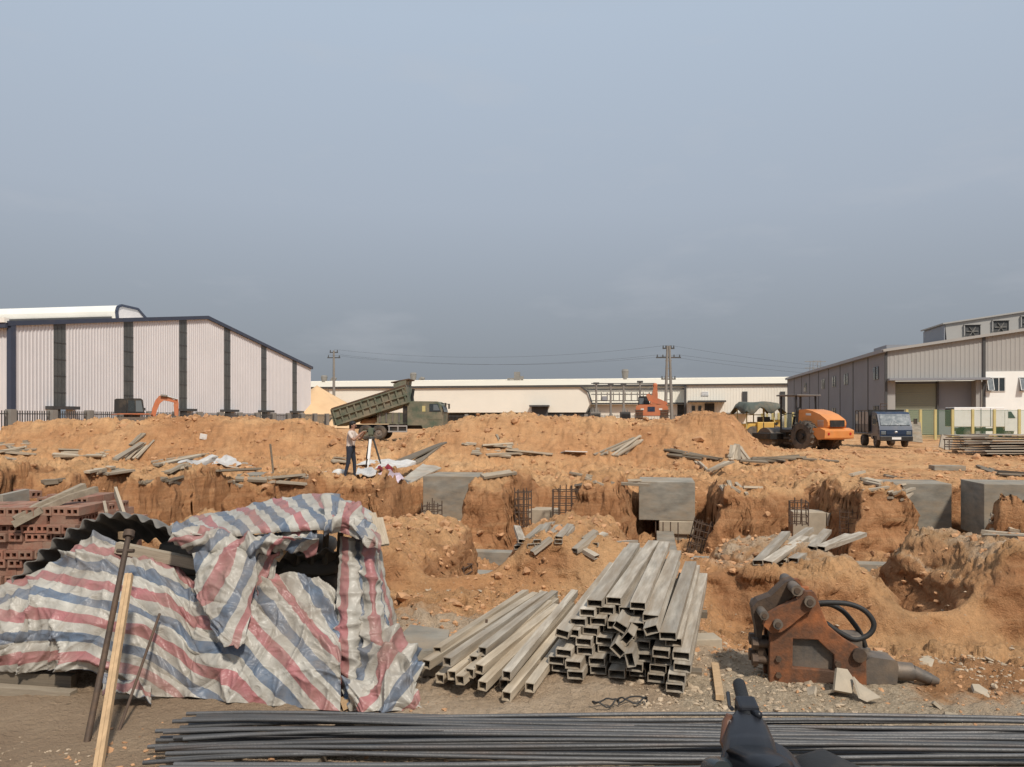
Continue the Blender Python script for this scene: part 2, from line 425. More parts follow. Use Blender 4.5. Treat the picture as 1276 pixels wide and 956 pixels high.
def make_dirt():
    m, nt, b = new_mat('earth')
    v = n_obj(nt)
    big = n_noise(nt, 0.35, 6, 0.6, v)
    mid = n_noise(nt, 2.2, 8, 0.65, v, 0.4)
    fin = n_noise(nt, 16, 6, 0.7, v)
    base = n_ramp(nt, big, [(0.26, (0.38, 0.180, 0.080)), (0.42, (0.52, 0.275, 0.128)), (0.56, (0.60, 0.345, 0.168)), (0.74, (0.655, 0.415, 0.222))])
    c = n_mix(nt, 0.9, base, n_ramp(nt, mid, [(0.25, 0.50), (0.5, 1.0), (0.75, 1.25)]), 'MULTIPLY')
    c = n_mix(nt, 0.85, c, n_ramp(nt, fin, [(0.25, 0.72), (0.55, 1.0), (0.8, 1.2)]), 'MULTIPLY')
    # pale stony flecks
    fl = n_noise(nt, 38, 3, 0.6, v)
    c = n_mix(nt, n_ramp(nt, fl, [(0.64, 0.0), (0.70, 0.6)]), c, (0.52, 0.42, 0.30))
    # red subsoil on the cut faces, in bedding bands
    def att(nm):
        a = nt.nodes.new('ShaderNodeAttribute'); a.attribute_name = nm
        return a.outputs['Fac']
    mp = nt.nodes.new('ShaderNodeMapping'); mp.inputs['Scale'].default_value = (0.7, 0.7, 9.0)
    nt.links.new(v, mp.inputs[0])
    band = n_noise(nt, 1.4, 5, 0.6, mp.outputs[0], 0.5)
    red = n_ramp(nt, band, [(0.3, (0.34, 0.150, 0.066)), (0.5, (0.43, 0.210, 0.098)), (0.7, (0.50, 0.275, 0.138))])
    red = n_mix(nt, 0.7, red, n_ramp(nt, fin, [(0.25, 0.7), (0.55, 1.0), (0.8, 1.15)]), 'MULTIPLY')
    c = n_mix(nt, n_math(nt, 'MULTIPLY', att('cut'), 0.85), c, red)
    # trodden grey-brown working ground
    tro = n_ramp(nt, mid, [(0.25, (0.38, 0.27, 0.175)), (0.5, (0.52, 0.385, 0.26)), (0.75, (0.61, 0.475, 0.34))])
    tro = n_mix(nt, 0.7, tro, n_ramp(nt, fin, [(0.25, 0.7), (0.55, 1.0), (0.8, 1.2)]), 'MULTIPLY')
    def edged(nm, jag=0.55):
        s = n_math(nt, 'ADD', att(nm), n_math(nt, 'MULTIPLY', n_math(nt, 'SUBTRACT', mid, 0.5), jag * 2))
        return n_ramp(nt, s, [(0.38, 0.0), (0.62, 1.0)])
    c = n_mix(nt, edged('trodden'), c, tro)
    grv = n_ramp(nt, n_noise(nt, 45, 4, 0.7, v), [(0.3, (0.28, 0.215, 0.145)), (0.5, (0.49, 0.385, 0.265)), (0.7, (0.61, 0.495, 0.355))])
    c = n_mix(nt, edged('gravel'), c, grv)
    mud = n_ramp(nt, mid, [(0.25, (0.31, 0.215, 0.14)), (0.6, (0.41, 0.295, 0.195)), (0.8, (0.48, 0.36, 0.245))])
    c = n_mix(nt, edged('mud'), c, mud)
    nt.links.new(c, b.inputs['Base Color'])
    b.inputs['Roughness'].default_value = 0.95
    b.inputs['Specular IOR Level'].default_value = 0.15
    vo = nt.nodes.new('ShaderNodeTexVoronoi'); vo.inputs['Scale'].default_value = 19
    vv = nt.nodes.new('ShaderNodeVectorMath'); vv.operation = 'ADD'
    nt.links.new(v, vv.inputs[0]); nt.links.new(n_math(nt, 'MULTIPLY', n_noise(nt, 12, 3, 0.6, v), 0.2), vv.inputs[1])
    nt.links.new(vv.outputs[0], vo.inputs['Vector'])
    h = n_math(nt, 'ADD', n_noise(nt, 22, 8, 0.72, v), n_math(nt, 'MULTIPLY', n_noise(nt, 70, 4, 0.7, v), 0.5))
    h = n_math(nt, 'SUBTRACT', h, n_math(nt, 'MULTIPLY', vo.outputs['Distance'], 0.22))
    n_bump(nt, b, h, 1.0, 0.05)
    return m
M_DIRT = make_dirt()

def make_tarp():
    m, nt, b = new_mat('striped_tarpaulin')
    uv = nt.nodes.new('ShaderNodeUVMap'); uv.uv_map = 'UVMap'
    sp = nt.nodes.new('ShaderNodeSeparateXYZ')
    nt.links.new(uv.outputs[0], sp.inputs[0])
    ph = n_math(nt, 'FRACT', n_math(nt, 'ADD', sp.outputs['Y'], 100.125))
    white = (0.48, 0.455, 0.40)
    r = nt.nodes.new('ShaderNodeValToRGB')
    r.color_ramp.interpolation = 'CONSTANT'
    e = r.color_ramp.elements
    stops = [(0.0, (0.40, 0.165, 0.165)), (0.25, white), (0.50, (0.135, 0.175, 0.235)), (0.75, white)]
    while len(e) < 4:
        e.new(0.5)
    for el, (p, c) in zip(e, stops):
        el.position = p; el.color = (*c, 1)
    nt.links.new(ph, r.inputs[0])
    v = n_obj(nt)
    c = n_mix(nt, 0.8, r.outputs[0], n_ramp(nt, n_noise(nt, 9, 7, 0.65, v), [(0.25, 0.72), (0.55, 1.0), (0.8, 1.12)]), 'MULTIPLY')
    c = n_mix(nt, n_ramp(nt, n_noise(nt, 3.2, 8, 0.7, v), [(0.38, 0.0), (0.70, 0.70)]), c, (0.25, 0.20, 0.15))
    nt.links.new(c, b.inputs['Base Color'])
    b.inputs['Roughness'].default_value = 0.42
    b.inputs['Specular IOR Level'].default_value = 0.4
    # a little light passes through the woven plastic
    tr = nt.nodes.new('ShaderNodeBsdfTranslucent')
    nt.links.new(c, tr.inputs[0])
    mx = nt.nodes.new('ShaderNodeMixShader'); mx.inputs[0].default_value = 0.12
    nt.links.new(b.outputs[0], mx.inputs[1]); nt.links.new(tr.outputs[0], mx.inputs[2])
    nt.links.new(mx.outputs[0], nt.nodes['Material Output'].inputs[0])
    # fine creases
    v1 = nt.nodes.new('ShaderNodeTexVoronoi'); v1.feature = 'DISTANCE_TO_EDGE'; v1.inputs['Scale'].default_value = 13
    mpn = nt.nodes.new('ShaderNodeMapping')
    nt.links.new(v, mpn.inputs[0])
    wob = n_noise(nt, 6, 3, 0.5, v)
    cv = nt.nodes.new('ShaderNodeVectorMath'); cv.operation = 'ADD'
    nt.links.new(v, cv.inputs[0]); nt.links.new(wob, cv.inputs[1])
    nt.links.new(cv.outputs[0], v1.inputs['Vector'])
    h = n_math(nt, 'ADD', n_math(nt, 'MINIMUM', v1.outputs['Distance'], 0.3), n_math(nt, 'MULTIPLY', n_noise(nt, 30, 5, 0.6, v), 0.25))
    n_bump(nt, b, h, 0.22, 0.02)
    return m
M_TARP = make_tarp()

def make_mesh_fence():
    m, nt, b = new_mat('green_wire_mesh')
    v = n_obj(nt)
    sp = nt.nodes.new('ShaderNodeSeparateXYZ'); nt.links.new(v, sp.inputs[0])
    b.inputs['Base Color'].default_value = (0.10, 0.22, 0.11, 1)
    b.inputs['Roughness'].default_value = 0.6
    t = nt.nodes.new('ShaderNodeBsdfTransparent')
    mx = nt.nodes.new('ShaderNodeMixShader')
    mx.inputs[0].default_value = 0.28      # wires far too fine to resolve from here: their cover
    nt.links.new(t.outputs[0], mx.inputs[1]); nt.links.new(b.outputs[0], mx.inputs[2])
    nt.links.new(mx.outputs[0], nt.nodes['Material Output'].inputs[0])
    return m
M_MESH = make_mesh_fence()

# ------------------------------------------------------------------ mesh helpers
class MB:
    def __init__(s):
        s.v = []; s.f = []; s.mi = []; s.sm = []
    def add(s, vs, fs, mi=0, smooth=False):
        o = len(s.v)
        s.v.extend([tuple(p) for p in vs])
        for q in fs:
            s.f.append(tuple(i + o for i in q)); s.mi.append(mi); s.sm.append(smooth)
        return s
    def box(s, lo, hi, mi=0, M=None):
        x0, y0, z0 = lo; x1, y1, z1 = hi
        vs = [(x0, y0, z0), (x1, y0, z0), (x1, y1, z0), (x0, y1, z0), (x0, y0, z1), (x1, y0, z1), (x1, y1, z1), (x0, y1, z1)]
        if M is not None:
            vs = [M @ Vector(p) for p in vs]
        return s.add(vs, [(3, 2, 1, 0), (4, 5, 6, 7), (0, 1, 5, 4), (1, 2, 6, 5), (2, 3, 7, 6), (3, 0, 4, 7)], mi)
    def bar(s, p0, p1, w, h, mi=0, up=(0, 0, 1)):
        p0 = Vector(p0); p1 = Vector(p1)
        d = (p1 - p0)
        L = d.length
        d.normalize()
        up = Vector(up)
        if abs(d.dot(up)) > 0.98:
            up = Vector((1, 0, 0))
        a = d.cross(up).normalized(); b = a.cross(d).normalized()
        M = Matrix((( d.x, a.x, b.x, p0.x), (d.y, a.y, b.y, p0.y), (d.z, a.z, b.z, p0.z), (0, 0, 0, 1)))
        return s.box((0, -w / 2, -h / 2), (L, w / 2, h / 2), mi, M)
    def cyl(s, p0, p1, r0, r1=None, n=12, mi=0, smooth=True, caps=True):
        r1 = r0 if r1 is None else r1
        p0 = Vector(p0); p1 = Vector(p1)
        d = (p1 - p0).normalized()
        up = Vector((0, 0, 1)) if abs(d.z) < 0.95 else Vector((1, 0, 0))
        a = d.cross(up).normalized(); b = a.cross(d)
        ring = lambda p, r: [p + (a * math.cos(2 * math.pi * i / n) + b * math.sin(2 * math.pi * i / n)) * r for i in range(n)]
        A = ring(p0, r0); B = ring(p1, r1)
        s.add(A + B, [(i, i + n, (i + 1) % n + n, (i + 1) % n) for i in range(n)], mi, smooth)
        if caps:
            s.add(A, [tuple(range(n))], mi)
            s.add(B, [tuple(reversed(range(n)))], mi)
        return s
    def tube(s, pts, r, n=8, mi=0):
        pts = [Vector(p) for p in pts]
        rs = r if hasattr(r, '__len__') else [r] * len(pts)
        vs = []
        a0 = None
        for k, p in enumerate(pts):
            d = (pts[min(k + 1, len(pts) - 1)] - pts[max(k - 1, 0)]).normalized()
            if a0 is None:
                up = Vector((0, 0, 1)) if abs(d.z) < 0.95 else Vector((1, 0, 0))
                a0 = d.cross(up).normalized()
            a0 = (a0 - d * a0.dot(d)).normalized()
            b = d.cross(a0)
            vs += [p + (a0 * math.cos(2 * math.pi * i / n) + b * math.sin(2 * math.pi * i / n)) * rs[k] for i in range(n)]
        fs = []
        for k in range(len(pts) - 1):
            for i in range(n):
                fs.append((k * n + i, k * n + (i + 1) % n, (k + 1) * n + (i + 1) % n, (k + 1) * n + i))
        s.add(vs, fs, mi, True)
        s.add(vs[:n], [tuple(reversed(range(n)))], mi)
        s.add(vs[-n:], [tuple(range(n))], mi)
        return s
    def prism(s, poly, y0, y1, mi=0, axes='xz'):
        """polygon in the xz plane (or given axes) drawn out along the third axis"""
        n = len(poly)
        def mk(p, t):
            if axes == 'xz': return (p[0], t, p[1])
            if axes == 'yz': return (t, p[0], p[1])
            return (p[0], p[1], t)
        A = [mk(p, y0) for p in poly]; B = [mk(p, y1) for p in poly]
        s.add(A + B, [(i, (i + 1) % n, (i + 1) % n + n, i + n) for i in range(n)], mi)
        s.add(A, [tuple(reversed(range(n)))], mi)
        s.add(B, [tuple(range(n))], mi)
        return s
    def sphere(s, c, r, n=12, m=8, mi=0):
        c = Vector(c); rx, ry, rz = r if hasattr(r, '__len__') else (r, r, r)
        vs = []
        for j in range(m + 1):
            t = math.pi * j / m
            for i in range(n):
                p = 2 * math.pi * i / n
                vs.append((c.x + rx * math.sin(t) * math.cos(p), c.y + ry * math.sin(t) * math.sin(p), c.z + rz * math.cos(t)))
        fs = [(j * n + i, (j + 1) * n + i, (j + 1) * n + (i + 1) % n, j * n + (i + 1) % n) for j in range(m) for i in range(n)]
        return s.add(vs, fs, mi, True)
    def mesh(s, name):
        me = bpy.data.meshes.new(name)
        me.from_pydata(s.v, [], s.f)
        me.polygons.foreach_set('material_index', s.mi)
        me.polygons.foreach_set('use_smooth', s.sm)
        me.update()
        return me
    def build(s, name, mat, parent=None, loc=None, rot=None, bevel=0.0):
        me = s.mesh(name)
        bm = bmesh.new(); bm.from_mesh(me)
        bmesh.ops.recalc_face_normals(bm, faces=bm.faces)
        bm.to_mesh(me); bm.free()
        for m in (mat if isinstance(mat, (list, tuple)) else [mat]):
            me.materials.append(m)
        o = bpy.data.objects.new(name, me)
        C.objects.link(o)
        if parent is not None: o.parent = parent
        if loc is not None: o.location = loc
        if rot is not None: o.rotation_euler = rot
        if bevel:
            bv = o.modifiers.new('bevel', 'BEVEL'); bv.width = bevel; bv.segments = 2; bv.limit_method = 'ANGLE'
        return o

def tag(o, label, cat, group=None, kind=None):
    o['label'] = label; o['category'] = cat
    if group: o['group'] = group
    if kind: o['kind'] = kind
    return o

def thing(name, label, cat, loc=(0, 0, 0), rz=0.0, group=None):
    o = bpy.data.objects.new(name, None)
    C.objects.link(o)
    o.empty_display_size = 0.2
    o.location = loc
    o.rotation_euler = (0, 0, rz)
    return tag(o, label, cat, group)

def share(name, me, loc, rot, scale=None):
    o = bpy.data.objects.new(name, me)
    C.objects.link(o)
    o.location = loc; o.rotation_euler = rot
    if scale is not None: o.scale = scale
    return o
# ------------------------------------------------------------------ ground
def build_ground():
    ys = [1.2]
    while ys[-1] < 62:
        Y = ys[-1]
        step = 0.0052 * (Y + 0.6)
        step *= 0.42 if 12 < Y < 15.4 else (0.6 if 6.8 < Y < 9.2 else (0.8 if 9 < Y < 20 else 1.0))
        ys.append(Y + step)
    while ys[-1] < 3500:
        ys.append(ys[-1] * 1.10)
    ys = np.array([-40, -12, -4, -1.0, 0.4] + ys)
    t = np.concatenate([np.linspace(-3.0, -0.80, 14)[:-1], np.linspace(-0.80, 0.80, 860), np.linspace(0.80, 3.0, 14)[1:]])
    Yg, Tg = np.meshgrid(ys, t, indexing='ij')
    X = Tg * (np.maximum(Yg, 0.4) + 0.9)
    X = np.where(Yg < 0.4, Tg * (1.3 + (0.4 - Yg) * 0.6), X)
    Z = H(X, Yg)
    zb = H(X, Yg, False)
    # steepness of the dug shape
    gy = np.gradient(zb, axis=0) / np.maximum(np.gradient(Yg, axis=0), 1e-4)
    gx = np.gradient(zb, axis=1) / np.maximum(np.gradient(X, axis=1), 1e-4)
    slope = np.hypot(gx, gy)
    cut = sstep(0.8, 1.8, slope) * sstep(26, 20, Yg)
    cut = np.maximum(cut, 0.5 * sstep(-0.2, -0.6, zb) * sstep(7.5, 9, Yg) * sstep(20, 16, Yg))
    cut = np.maximum(cut, 0.45 * sstep(0.25, 0.5, slope) * sstep(22, 26, Yg) * sstep(60, 40, Yg))
    u = 638 + F0 * X / np.maximum(Yg, 0.5)
    trod = sstep(7.2, 5.6, Yg) * sstep(3.2, 1.6, X) * sstep(-6, -3.5, X)
    trod = np.maximum(trod, 0.75 * sstep(0.9, 1.5, X) * sstep(5.0, 4.2, Yg))
    trod = np.maximum(trod, 0.55 * (1 - cut) * sstep(7.6, 8.2, Yg) * sstep(10.5, 9.6, Yg) * sstep(1.5, 2.6, X))
    trod = np.maximum(trod, 0.40 * sstep(1080, 1180, u) * sstep(30, 36, Yg) * sstep(60, 50, Yg))
    grav = 0.8 * sstep(0.55, 1.2, X) * sstep(5.3, 4.7, Yg) * sstep(3.9, 4.15, Yg) * (1 - 0.5 * sstep(1.9, 2.8, X))
    grav = np.maximum(grav, 0.75 * sstep(3.6, 3.4, Yg) * sstep(-0.8, 0.2, X))
    mud = sstep(-0.7, -2.0, X + 0.4 * fbm(X, Yg, 3, 151)) * sstep(5.2, 4.3, Yg)
    # weathered, undercut faces: push steep spots sideways a little
    st = sstep(0.7, 1.6, slope) * sstep(6, 8, Yg) * sstep(26, 20, Yg)
    dx = fbm(Yg * 2.2, Z * 4.0, 5, 131, 0.62) + 0.5 * (clods(Yg * 6.0, Z * 7.0, 133) - 0.35)
    dy = fbm(X * 2.2, Z * 4.0, 5, 137, 0.62) + 0.5 * (clods(X * 6.0, Z * 7.0, 139) - 0.35) + 0.5 * (chunks(X * 4.0, Z * 5.0, 141) - 0.4)
    X = X + st * 0.13 * dx
    Yj = Yg + st * 0.20 * dy
    n, m = X.shape
    co = np.stack([X, Yj, Z], -1).reshape(-1, 3).astype(np.float32)
    idx = np.arange(n * m).reshape(n, m)
    quads = np.stack([idx[:-1, :-1], idx[:-1, 1:], idx[1:, 1:], idx[1:, :-1]], -1).reshape(-1, 4)
    me = bpy.data.meshes.new('ground')
    me.vertices.add(len(co)); me.vertices.foreach_set('co', co.ravel())
    me.loops.add(quads.size); me.loops.foreach_set('vertex_index', quads.ravel().astype(np.int32))
    me.polygons.add(len(quads))
    me.polygons.foreach_set('loop_start', np.arange(0, quads.size, 4, dtype=np.int32))
    me.polygons.foreach_set('loop_total', np.full(len(quads), 4, dtype=np.int32))
    me.polygons.foreach_set('use_smooth', np.ones(len(quads), dtype=bool))
    me.update(calc_edges=True)
    for nm, arr in (('cut', cut), ('trodden', trod), ('gravel', grav), ('mud', mud)):
        a = me.attributes.new(nm, 'FLOAT', 'POINT')
        a.data.foreach_set('value', arr.ravel().astype(np.float32))
    me.materials.append(M_DIRT)
    o = bpy.data.objects.new('ground', me)
    C.objects.link(o)
    tag(o, 'dug orange earth of the building site with trenches and spoil ridge', 'ground', kind='structure')
    return o
build_ground()

# ------------------------------------------------------------------ loose clods and gravel
def scatter(name, label, cat, mat, xs, ys, sizes, flat=0.7, sink=0.25):
    bm = bmesh.new(); bmesh.ops.create_icosphere(bm, subdivisions=1, radius=1.0)
    bv = np.array([v.co[:] for v in bm.verts]); bf = np.array([[v.index for v in f.verts] for f in bm.faces]); bm.free()
    N = len(xs)
    zs = H(xs, ys)
    var = 1 + rng.uniform(-0.34, 0.30, (N, len(bv), 1))
    V = bv[None] * var * sizes[:, None, None]
    V = V * rng.uniform(0.6, 1.25, (N, 1, 3))
    V[..., 2] *= flat
    a = rng.uniform(0, 2 * np.pi, N)
    tl = rng.uniform(-0.5, 0.5, N)
    ca, sa = np.cos(a)[:, None], np.sin(a)[:, None]
    ct, stt = np.cos(tl)[:, None], np.sin(tl)[:, None]
    x, y, z = V[..., 0], V[..., 1], V[..., 2]
    y, z = y * ct - z * stt, y * stt + z * ct
    x, y = x * ca - y * sa, x * sa + y * ca
    V = np.stack([x + xs[:, None], y + ys[:, None], z + (zs + sizes * (flat * 0.5 - sink))[:, None]], -1)
    Fc = (bf[None] + (np.arange(N) * len(bv))[:, None, None]).reshape(-1, 3)
    me = bpy.data.meshes.new(name)
    me.vertices.add(N * len(bv)); me.vertices.foreach_set('co', V.reshape(-1).astype(np.float32))
    me.loops.add(Fc.size); me.loops.foreach_set('vertex_index', Fc.ravel().astype(np.int32))
    me.polygons.add(len(Fc))
    me.polygons.foreach_set('loop_start', np.arange(0, Fc.size, 3, dtype=np.int32))
    me.polygons.foreach_set('loop_total', np.full(len(Fc), 3, dtype=np.int32))
    me.polygons.foreach_set('use_smooth', np.zeros(len(Fc), dtype=bool))
    me.update(calc_edges=True)
    me.materials.append(mat)
    o = bpy.data.objects.new(name, me); C.objects.link(o)
    return tag(o, label, cat, kind='stuff')

def rand_ground(n, y0, y1, tmax=0.74):
    ys = np.exp(rng.uniform(np.log(y0), np.log(y1), n))
    return rng.uniform(-tmax, tmax, n) * ys, ys

x, y = rand_ground(40000, 5.4, 38)
ok = (x > -2.6) | (y > 7.2)
x, y = x[ok], y[ok]
keepn = vnoise(x * 0.8, y * 0.8, 201) > 0.42
x, y = x[keepn], y[keepn]
scatter('rubble', 'loose orange clods of earth strewn over the dug ground', 'rubble', M_RUBBLE, x, y,
        (0.006 + 0.0015 * y) * rng.gamma(1.0, 0.66, len(x)), 0.7)
x = rng.uniform(0.6, 3.6, 2600); y = rng.uniform(4.05, 5.5, 2600)
ok = vnoise(x * 2.2, y * 2.2, 203) > 0.36
x, y = x[ok], y[ok]
scatter('gravel', 'grey gravel and chippings lying between breaker and steel bars', 'gravel', M_GRAVEL, x, y,
        0.0075 * rng.gamma(2.0, 0.6, len(x)), 0.6)
x = rng.uniform(-2.6, 3.2, 1500); y = rng.uniform(3.1, 4.0, 1500)
ok = vnoise(x * 2.2, y * 2.2, 205) > 0.45
x, y = x[ok], y[ok]
scatter('gravel', 'small pebbles on the trodden ground in front of the steel bars', 'gravel', M_GRAVEL, x, y,
        0.0055 * rng.gamma(2.0, 0.6, len(x)), 0.6)
x = rng.uniform(-1.0, 4.6, 900); y = rng.uniform(5.0, 8.0, 900)
ok = (vnoise(x * 1.5, y * 1.5, 207) > 0.45) & ~((x < 1.9) & (y < 6.6))
x, y = x[ok], y[ok]
scatter('rubble', 'flat broken stones lying on the slope beyond the breaker', 'rubble', M_GRAVEL, x, y,
        0.020 * rng.gamma(1.5, 0.6, len(x)), 0.38, 0.1)

x = rng.uniform(-2.9, 3.6, 5200); y = rng.uniform(3.5, 7.6, 5200)
ok = (vnoise(x * 1.1, y * 1.1, 209) > 0.38) & ~((x < -0.4) & (y > 4.6))
x, y = x[ok], y[ok]
scatter('rubble', 'small tan chips and crumbs of earth on the trodden working ground', 'rubble', M_RUBBLE, x, y,
        0.0075 * rng.gamma(1.4, 0.7, len(x)), 0.6)

# ------------------------------------------------------------------ buildings
def corr(mb, p0, p1, zb, zt, pitch=0.35, depth=0.05, nrm=(0, -1), mi=0):
    """a sheet with trapezoid ribs from p0 to p1 (local xy); zt may be a function of the distance along it"""
    p0 = Vector((*p0, 0)); p1 = Vector((*p1, 0)); L = (p1 - p0).length; d = (p1 - p0) / L
    nv = Vector((*nrm, 0))
    s = 0.0; pts = []
    prof = [(0.0, 0), (0.55, 0), (0.65, 1), (0.90, 1)]
    while s < L:
        for a, h in prof:
            if s + a * pitch <= L: pts.append((s + a * pitch, h))
        s += pitch
    pts.append((L, 0))
    f = zt if callable(zt) else (lambda q: zt)
    g = zb if callable(zb) else (lambda q: zb)
    vs = []
    for q, h in pts:
        w = p0 + d * q + nv * (h * depth)
        vs += [(w.x, w.y, g(q)), (w.x, w.y, f(q))]
    mb.add(vs, [(2 * i, 2 * i + 2, 2 * i + 3, 2 * i + 1) for i in range(len(pts) - 1)], mi)
    return mb

def warehouse_left():
    S0, T0 = -54.6, 63.2
    bay = 9.61
    t = thing('warehouse', 'white ribbed warehouse gable with dark vertical strips and navy trim', 'warehouse', site(S0, T0), -YAW)
    ta, tb = -0.577 * bay, 5.6 * bay
    tc = (ta + tb) / 2
    ze, zp = 9.74, 14.05
    zr = lambda q: ze + (zp - ze) * (1 - abs(q - tc) / (tb - tc))
    strips = [k * bay for k in range(6)]
    edges = [ta] + strips + [tb]
    sw = 0.75
    for a, b in zip(edges[:-1], edges[1:]):
        aa = a + (sw if a in strips else 0.25); bb = b - (sw if b in strips else 0.05)
        if aa < tc < bb:
            for c0, c1 in ((aa, tc), (tc, bb)):
                corr(MB(), (0, c0), (0, c1), 0, lambda q, c0=c0: zr(c0 + q), 0.42, 0.06, (1, 0)).build('wall_panel', M_WHITEWALL, t)
        else:
            corr(MB(), (0, aa), (0, bb), 0, lambda q, aa=aa: zr(aa + q), 0.42, 0.06, (1, 0)).build('wall_panel', M_WHITEWALL, t)
    for k, c in enumerate(strips):
        mb = MB(); mb.prism([(c - sw, 2.6), (c + sw, 2.6), (c + sw, zr(c + sw)), (c - sw, zr(c - sw))], -0.12, 0.02, axes='yz')
        st = mb.build('light_strip', M_DARKSTRIP, t)
        rl = MB()
        for z in np.arange(4.0, zr(c) - 0.6, 1.55):
            rl.box((0.022, c - sw, z), (0.05, c + sw, z + 0.07))
        for dc in (-0.25, 0.25):
            rl.box((0.024, c + dc - 0.02, 2.6), (0.04, c + dc + 0.02, zr(c) - 0.3))
        rl.build('purlin', M_GREYDARK, st)
        lb = MB(); lb.box((0.03, c - 1.75, 2.45), (0.75, c + 1.75, 2.75)); lb.build('ledge', M_GREYDARK, t)
        pb = MB(); pb.box((0.03, c - 0.62 - (0.5 if k == 0 else 0), 0), (0.5, c + 0.05 - (0.5 if k == 0 else 0), 2.45)); pb.build('ledge_post', M_GREYDARK, t)
    # trims
    mb = MB()
    mb.bar((0.12, ta - 0.4, zr(ta) + 0.05), (0.12, tc, zp + 0.12), 0.3, 0.42)
    mb.bar((0.12, tc, zp + 0.12), (0.12, tb + 0.3, zr(tb) + 0.05), 0.3, 0.42)
    mb.build('rake_trim', M_NAVY, t)
    MB().box((-0.2, ta - 0.25, 0), (0.25, ta + 0.25, ze)).build('corner_post', M_NAVY, t)
    # roof: two slopes running away to the left
    Lb = 90
    mb = MB()
    mb.add([(0.1, ta - 0.5, ze + 0.1), (0.1, tc, zp + 0.32), (-Lb, tc, zp + 0.32), (-Lb, ta - 0.5, ze + 0.1),
            (0.1, tb + 0.4, ze + 0.2), (-Lb, tb + 0.4, ze + 0.2)], [(0, 1, 2, 3), (1, 4, 5, 2)])
    rf = mb.build('roof', M_ROOFWHITE, t)
    mb = MB(); mb.bar((0.0, ta - 0.45, ze + 0.32), (-Lb, ta - 0.45, ze + 0.32), 0.5, 0.42); mb.build('eave_flashing', M_ROOFWHITE, rf)
    mb = MB(); mb.bar((0.0, ta - 0.42, ze - 0.12), (-Lb, ta - 0.42, ze - 0.12), 0.36, 0.42); mb.build('gutter', M_NAVY, rf)
    corr(MB(), (-Lb, ta), (-1.1, ta), 2.9, ze - 0.3, 0.42, 0.06, (0, -1)).build('side_wall', M_CREAM, t)
    corr(MB(), (-Lb, ta), (-1.1, ta), 0, 2.9, 0.42, 0.06, (0, -1)).build('side_wall', M_WHITEWALL, t)
    corr(MB(), (-1.1, ta), (-0.2, ta), 0, ze - 0.3, 0.42, 0.06, (0, -1)).build('side_wall', M_WHITEWALL, t)
    MB().box((-1.75, ta - 0.14, 2.9), (-1.3, ta - 0.02, ze - 0.3)).build('door_post', M_GREYDARK, t)
    # ridge ventilator
    r0 = -10.4
    prof = [(-2.75, 0.0), (-2.9, 0.9), (-2.7, 1.45), (-2.1, 1.75), (1.0, 1.72), (2.6, 0.75), (2.75, 0.0)]
    prof = [(tc + a, zp - 0.15 + b) for a, b in prof]
    mb = MB(); mb.prism([(a, b) for a, b in prof], -Lb, r0, axes='yz'); v = mb.build('ridge_vent', M_ROOFWHITE, t)
    mb = MB(); mb.prism([(tc + (a - tc) * 0.94, zp - 0.15 + (b - zp + 0.15) * 0.93) for a, b in prof], r0 + 0.002, r0 + 0.06, axes='yz'); mb.build('vent_end', M_WHITEWALL, v)
    mb = MB()
    for q, w in zip(prof[:-1], prof[1:]):
        mb.bar((r0 + 0.06, *q), (r0 + 0.06, *w), 0.28, 0.28)
    mb.build('vent_trim', M_NAVY, v)
    mb = MB(); mb.box((-Lb, tc - 3.0, zp - 0.75), (r0 - 0.6, tc - 2.93, zp + 0.12)); mb.build('vent_slot', M_GREYDARK, v)
warehouse_left()

def fence_left():
    S0 = -54.6 + 4.5
    t = thing('boundary_fence', 'grey railing fence with concrete posts along the white warehouse', 'fence', site(S0, 40), -YAW)
    step = 4.3
    post = MB().box((-0.28, -0.28, 0), (0.28, 0.28, 2.35)).mesh('post')
    bars = MB()
    for k in range(17):
        yy = step * (k + 0.5) / 17
        bars.box((-0.03, yy - 0.03, 0.35), (0.03, yy + 0.03, 2.25))
    bars.box((-0.025, 0.28, 0.45), (0.025, step - 0.28, 0.53)); bars.box((-0.025, 0.28, 1.95), (0.025, step - 0.28, 2.03))
    bars.box((-0.12, 0.28, 0), (0.12, step - 0.28, 0.34))
    bars = bars.mesh('railing')
    post.materials.append(M_POLE); bars.materials.append(M_GREYDARK)
    for k in range(22):
        o = share('post', post, (0, k * step, 0), (0, 0, 0)); o.parent = t
        o = share('railing', bars, (0, k * step, 0), (0, 0, 0)); o.parent = t
    # the stretch that turns and runs behind the tipper truck
    t2 = thing('boundary_fence', 'grey concrete post fence behind the tipper truck and sand heap', 'fence', site(S0, 40 + 22 * step), -YAW)
    for k in range(14):
        o = share('post', post, (k * step, 0.0, 0), (0, 0, 0)); o.parent = t2
        o = share('railing', bars, (k * step, 0, 0), (0, 0, -math.pi / 2)); o.parent = t2
fence_left()

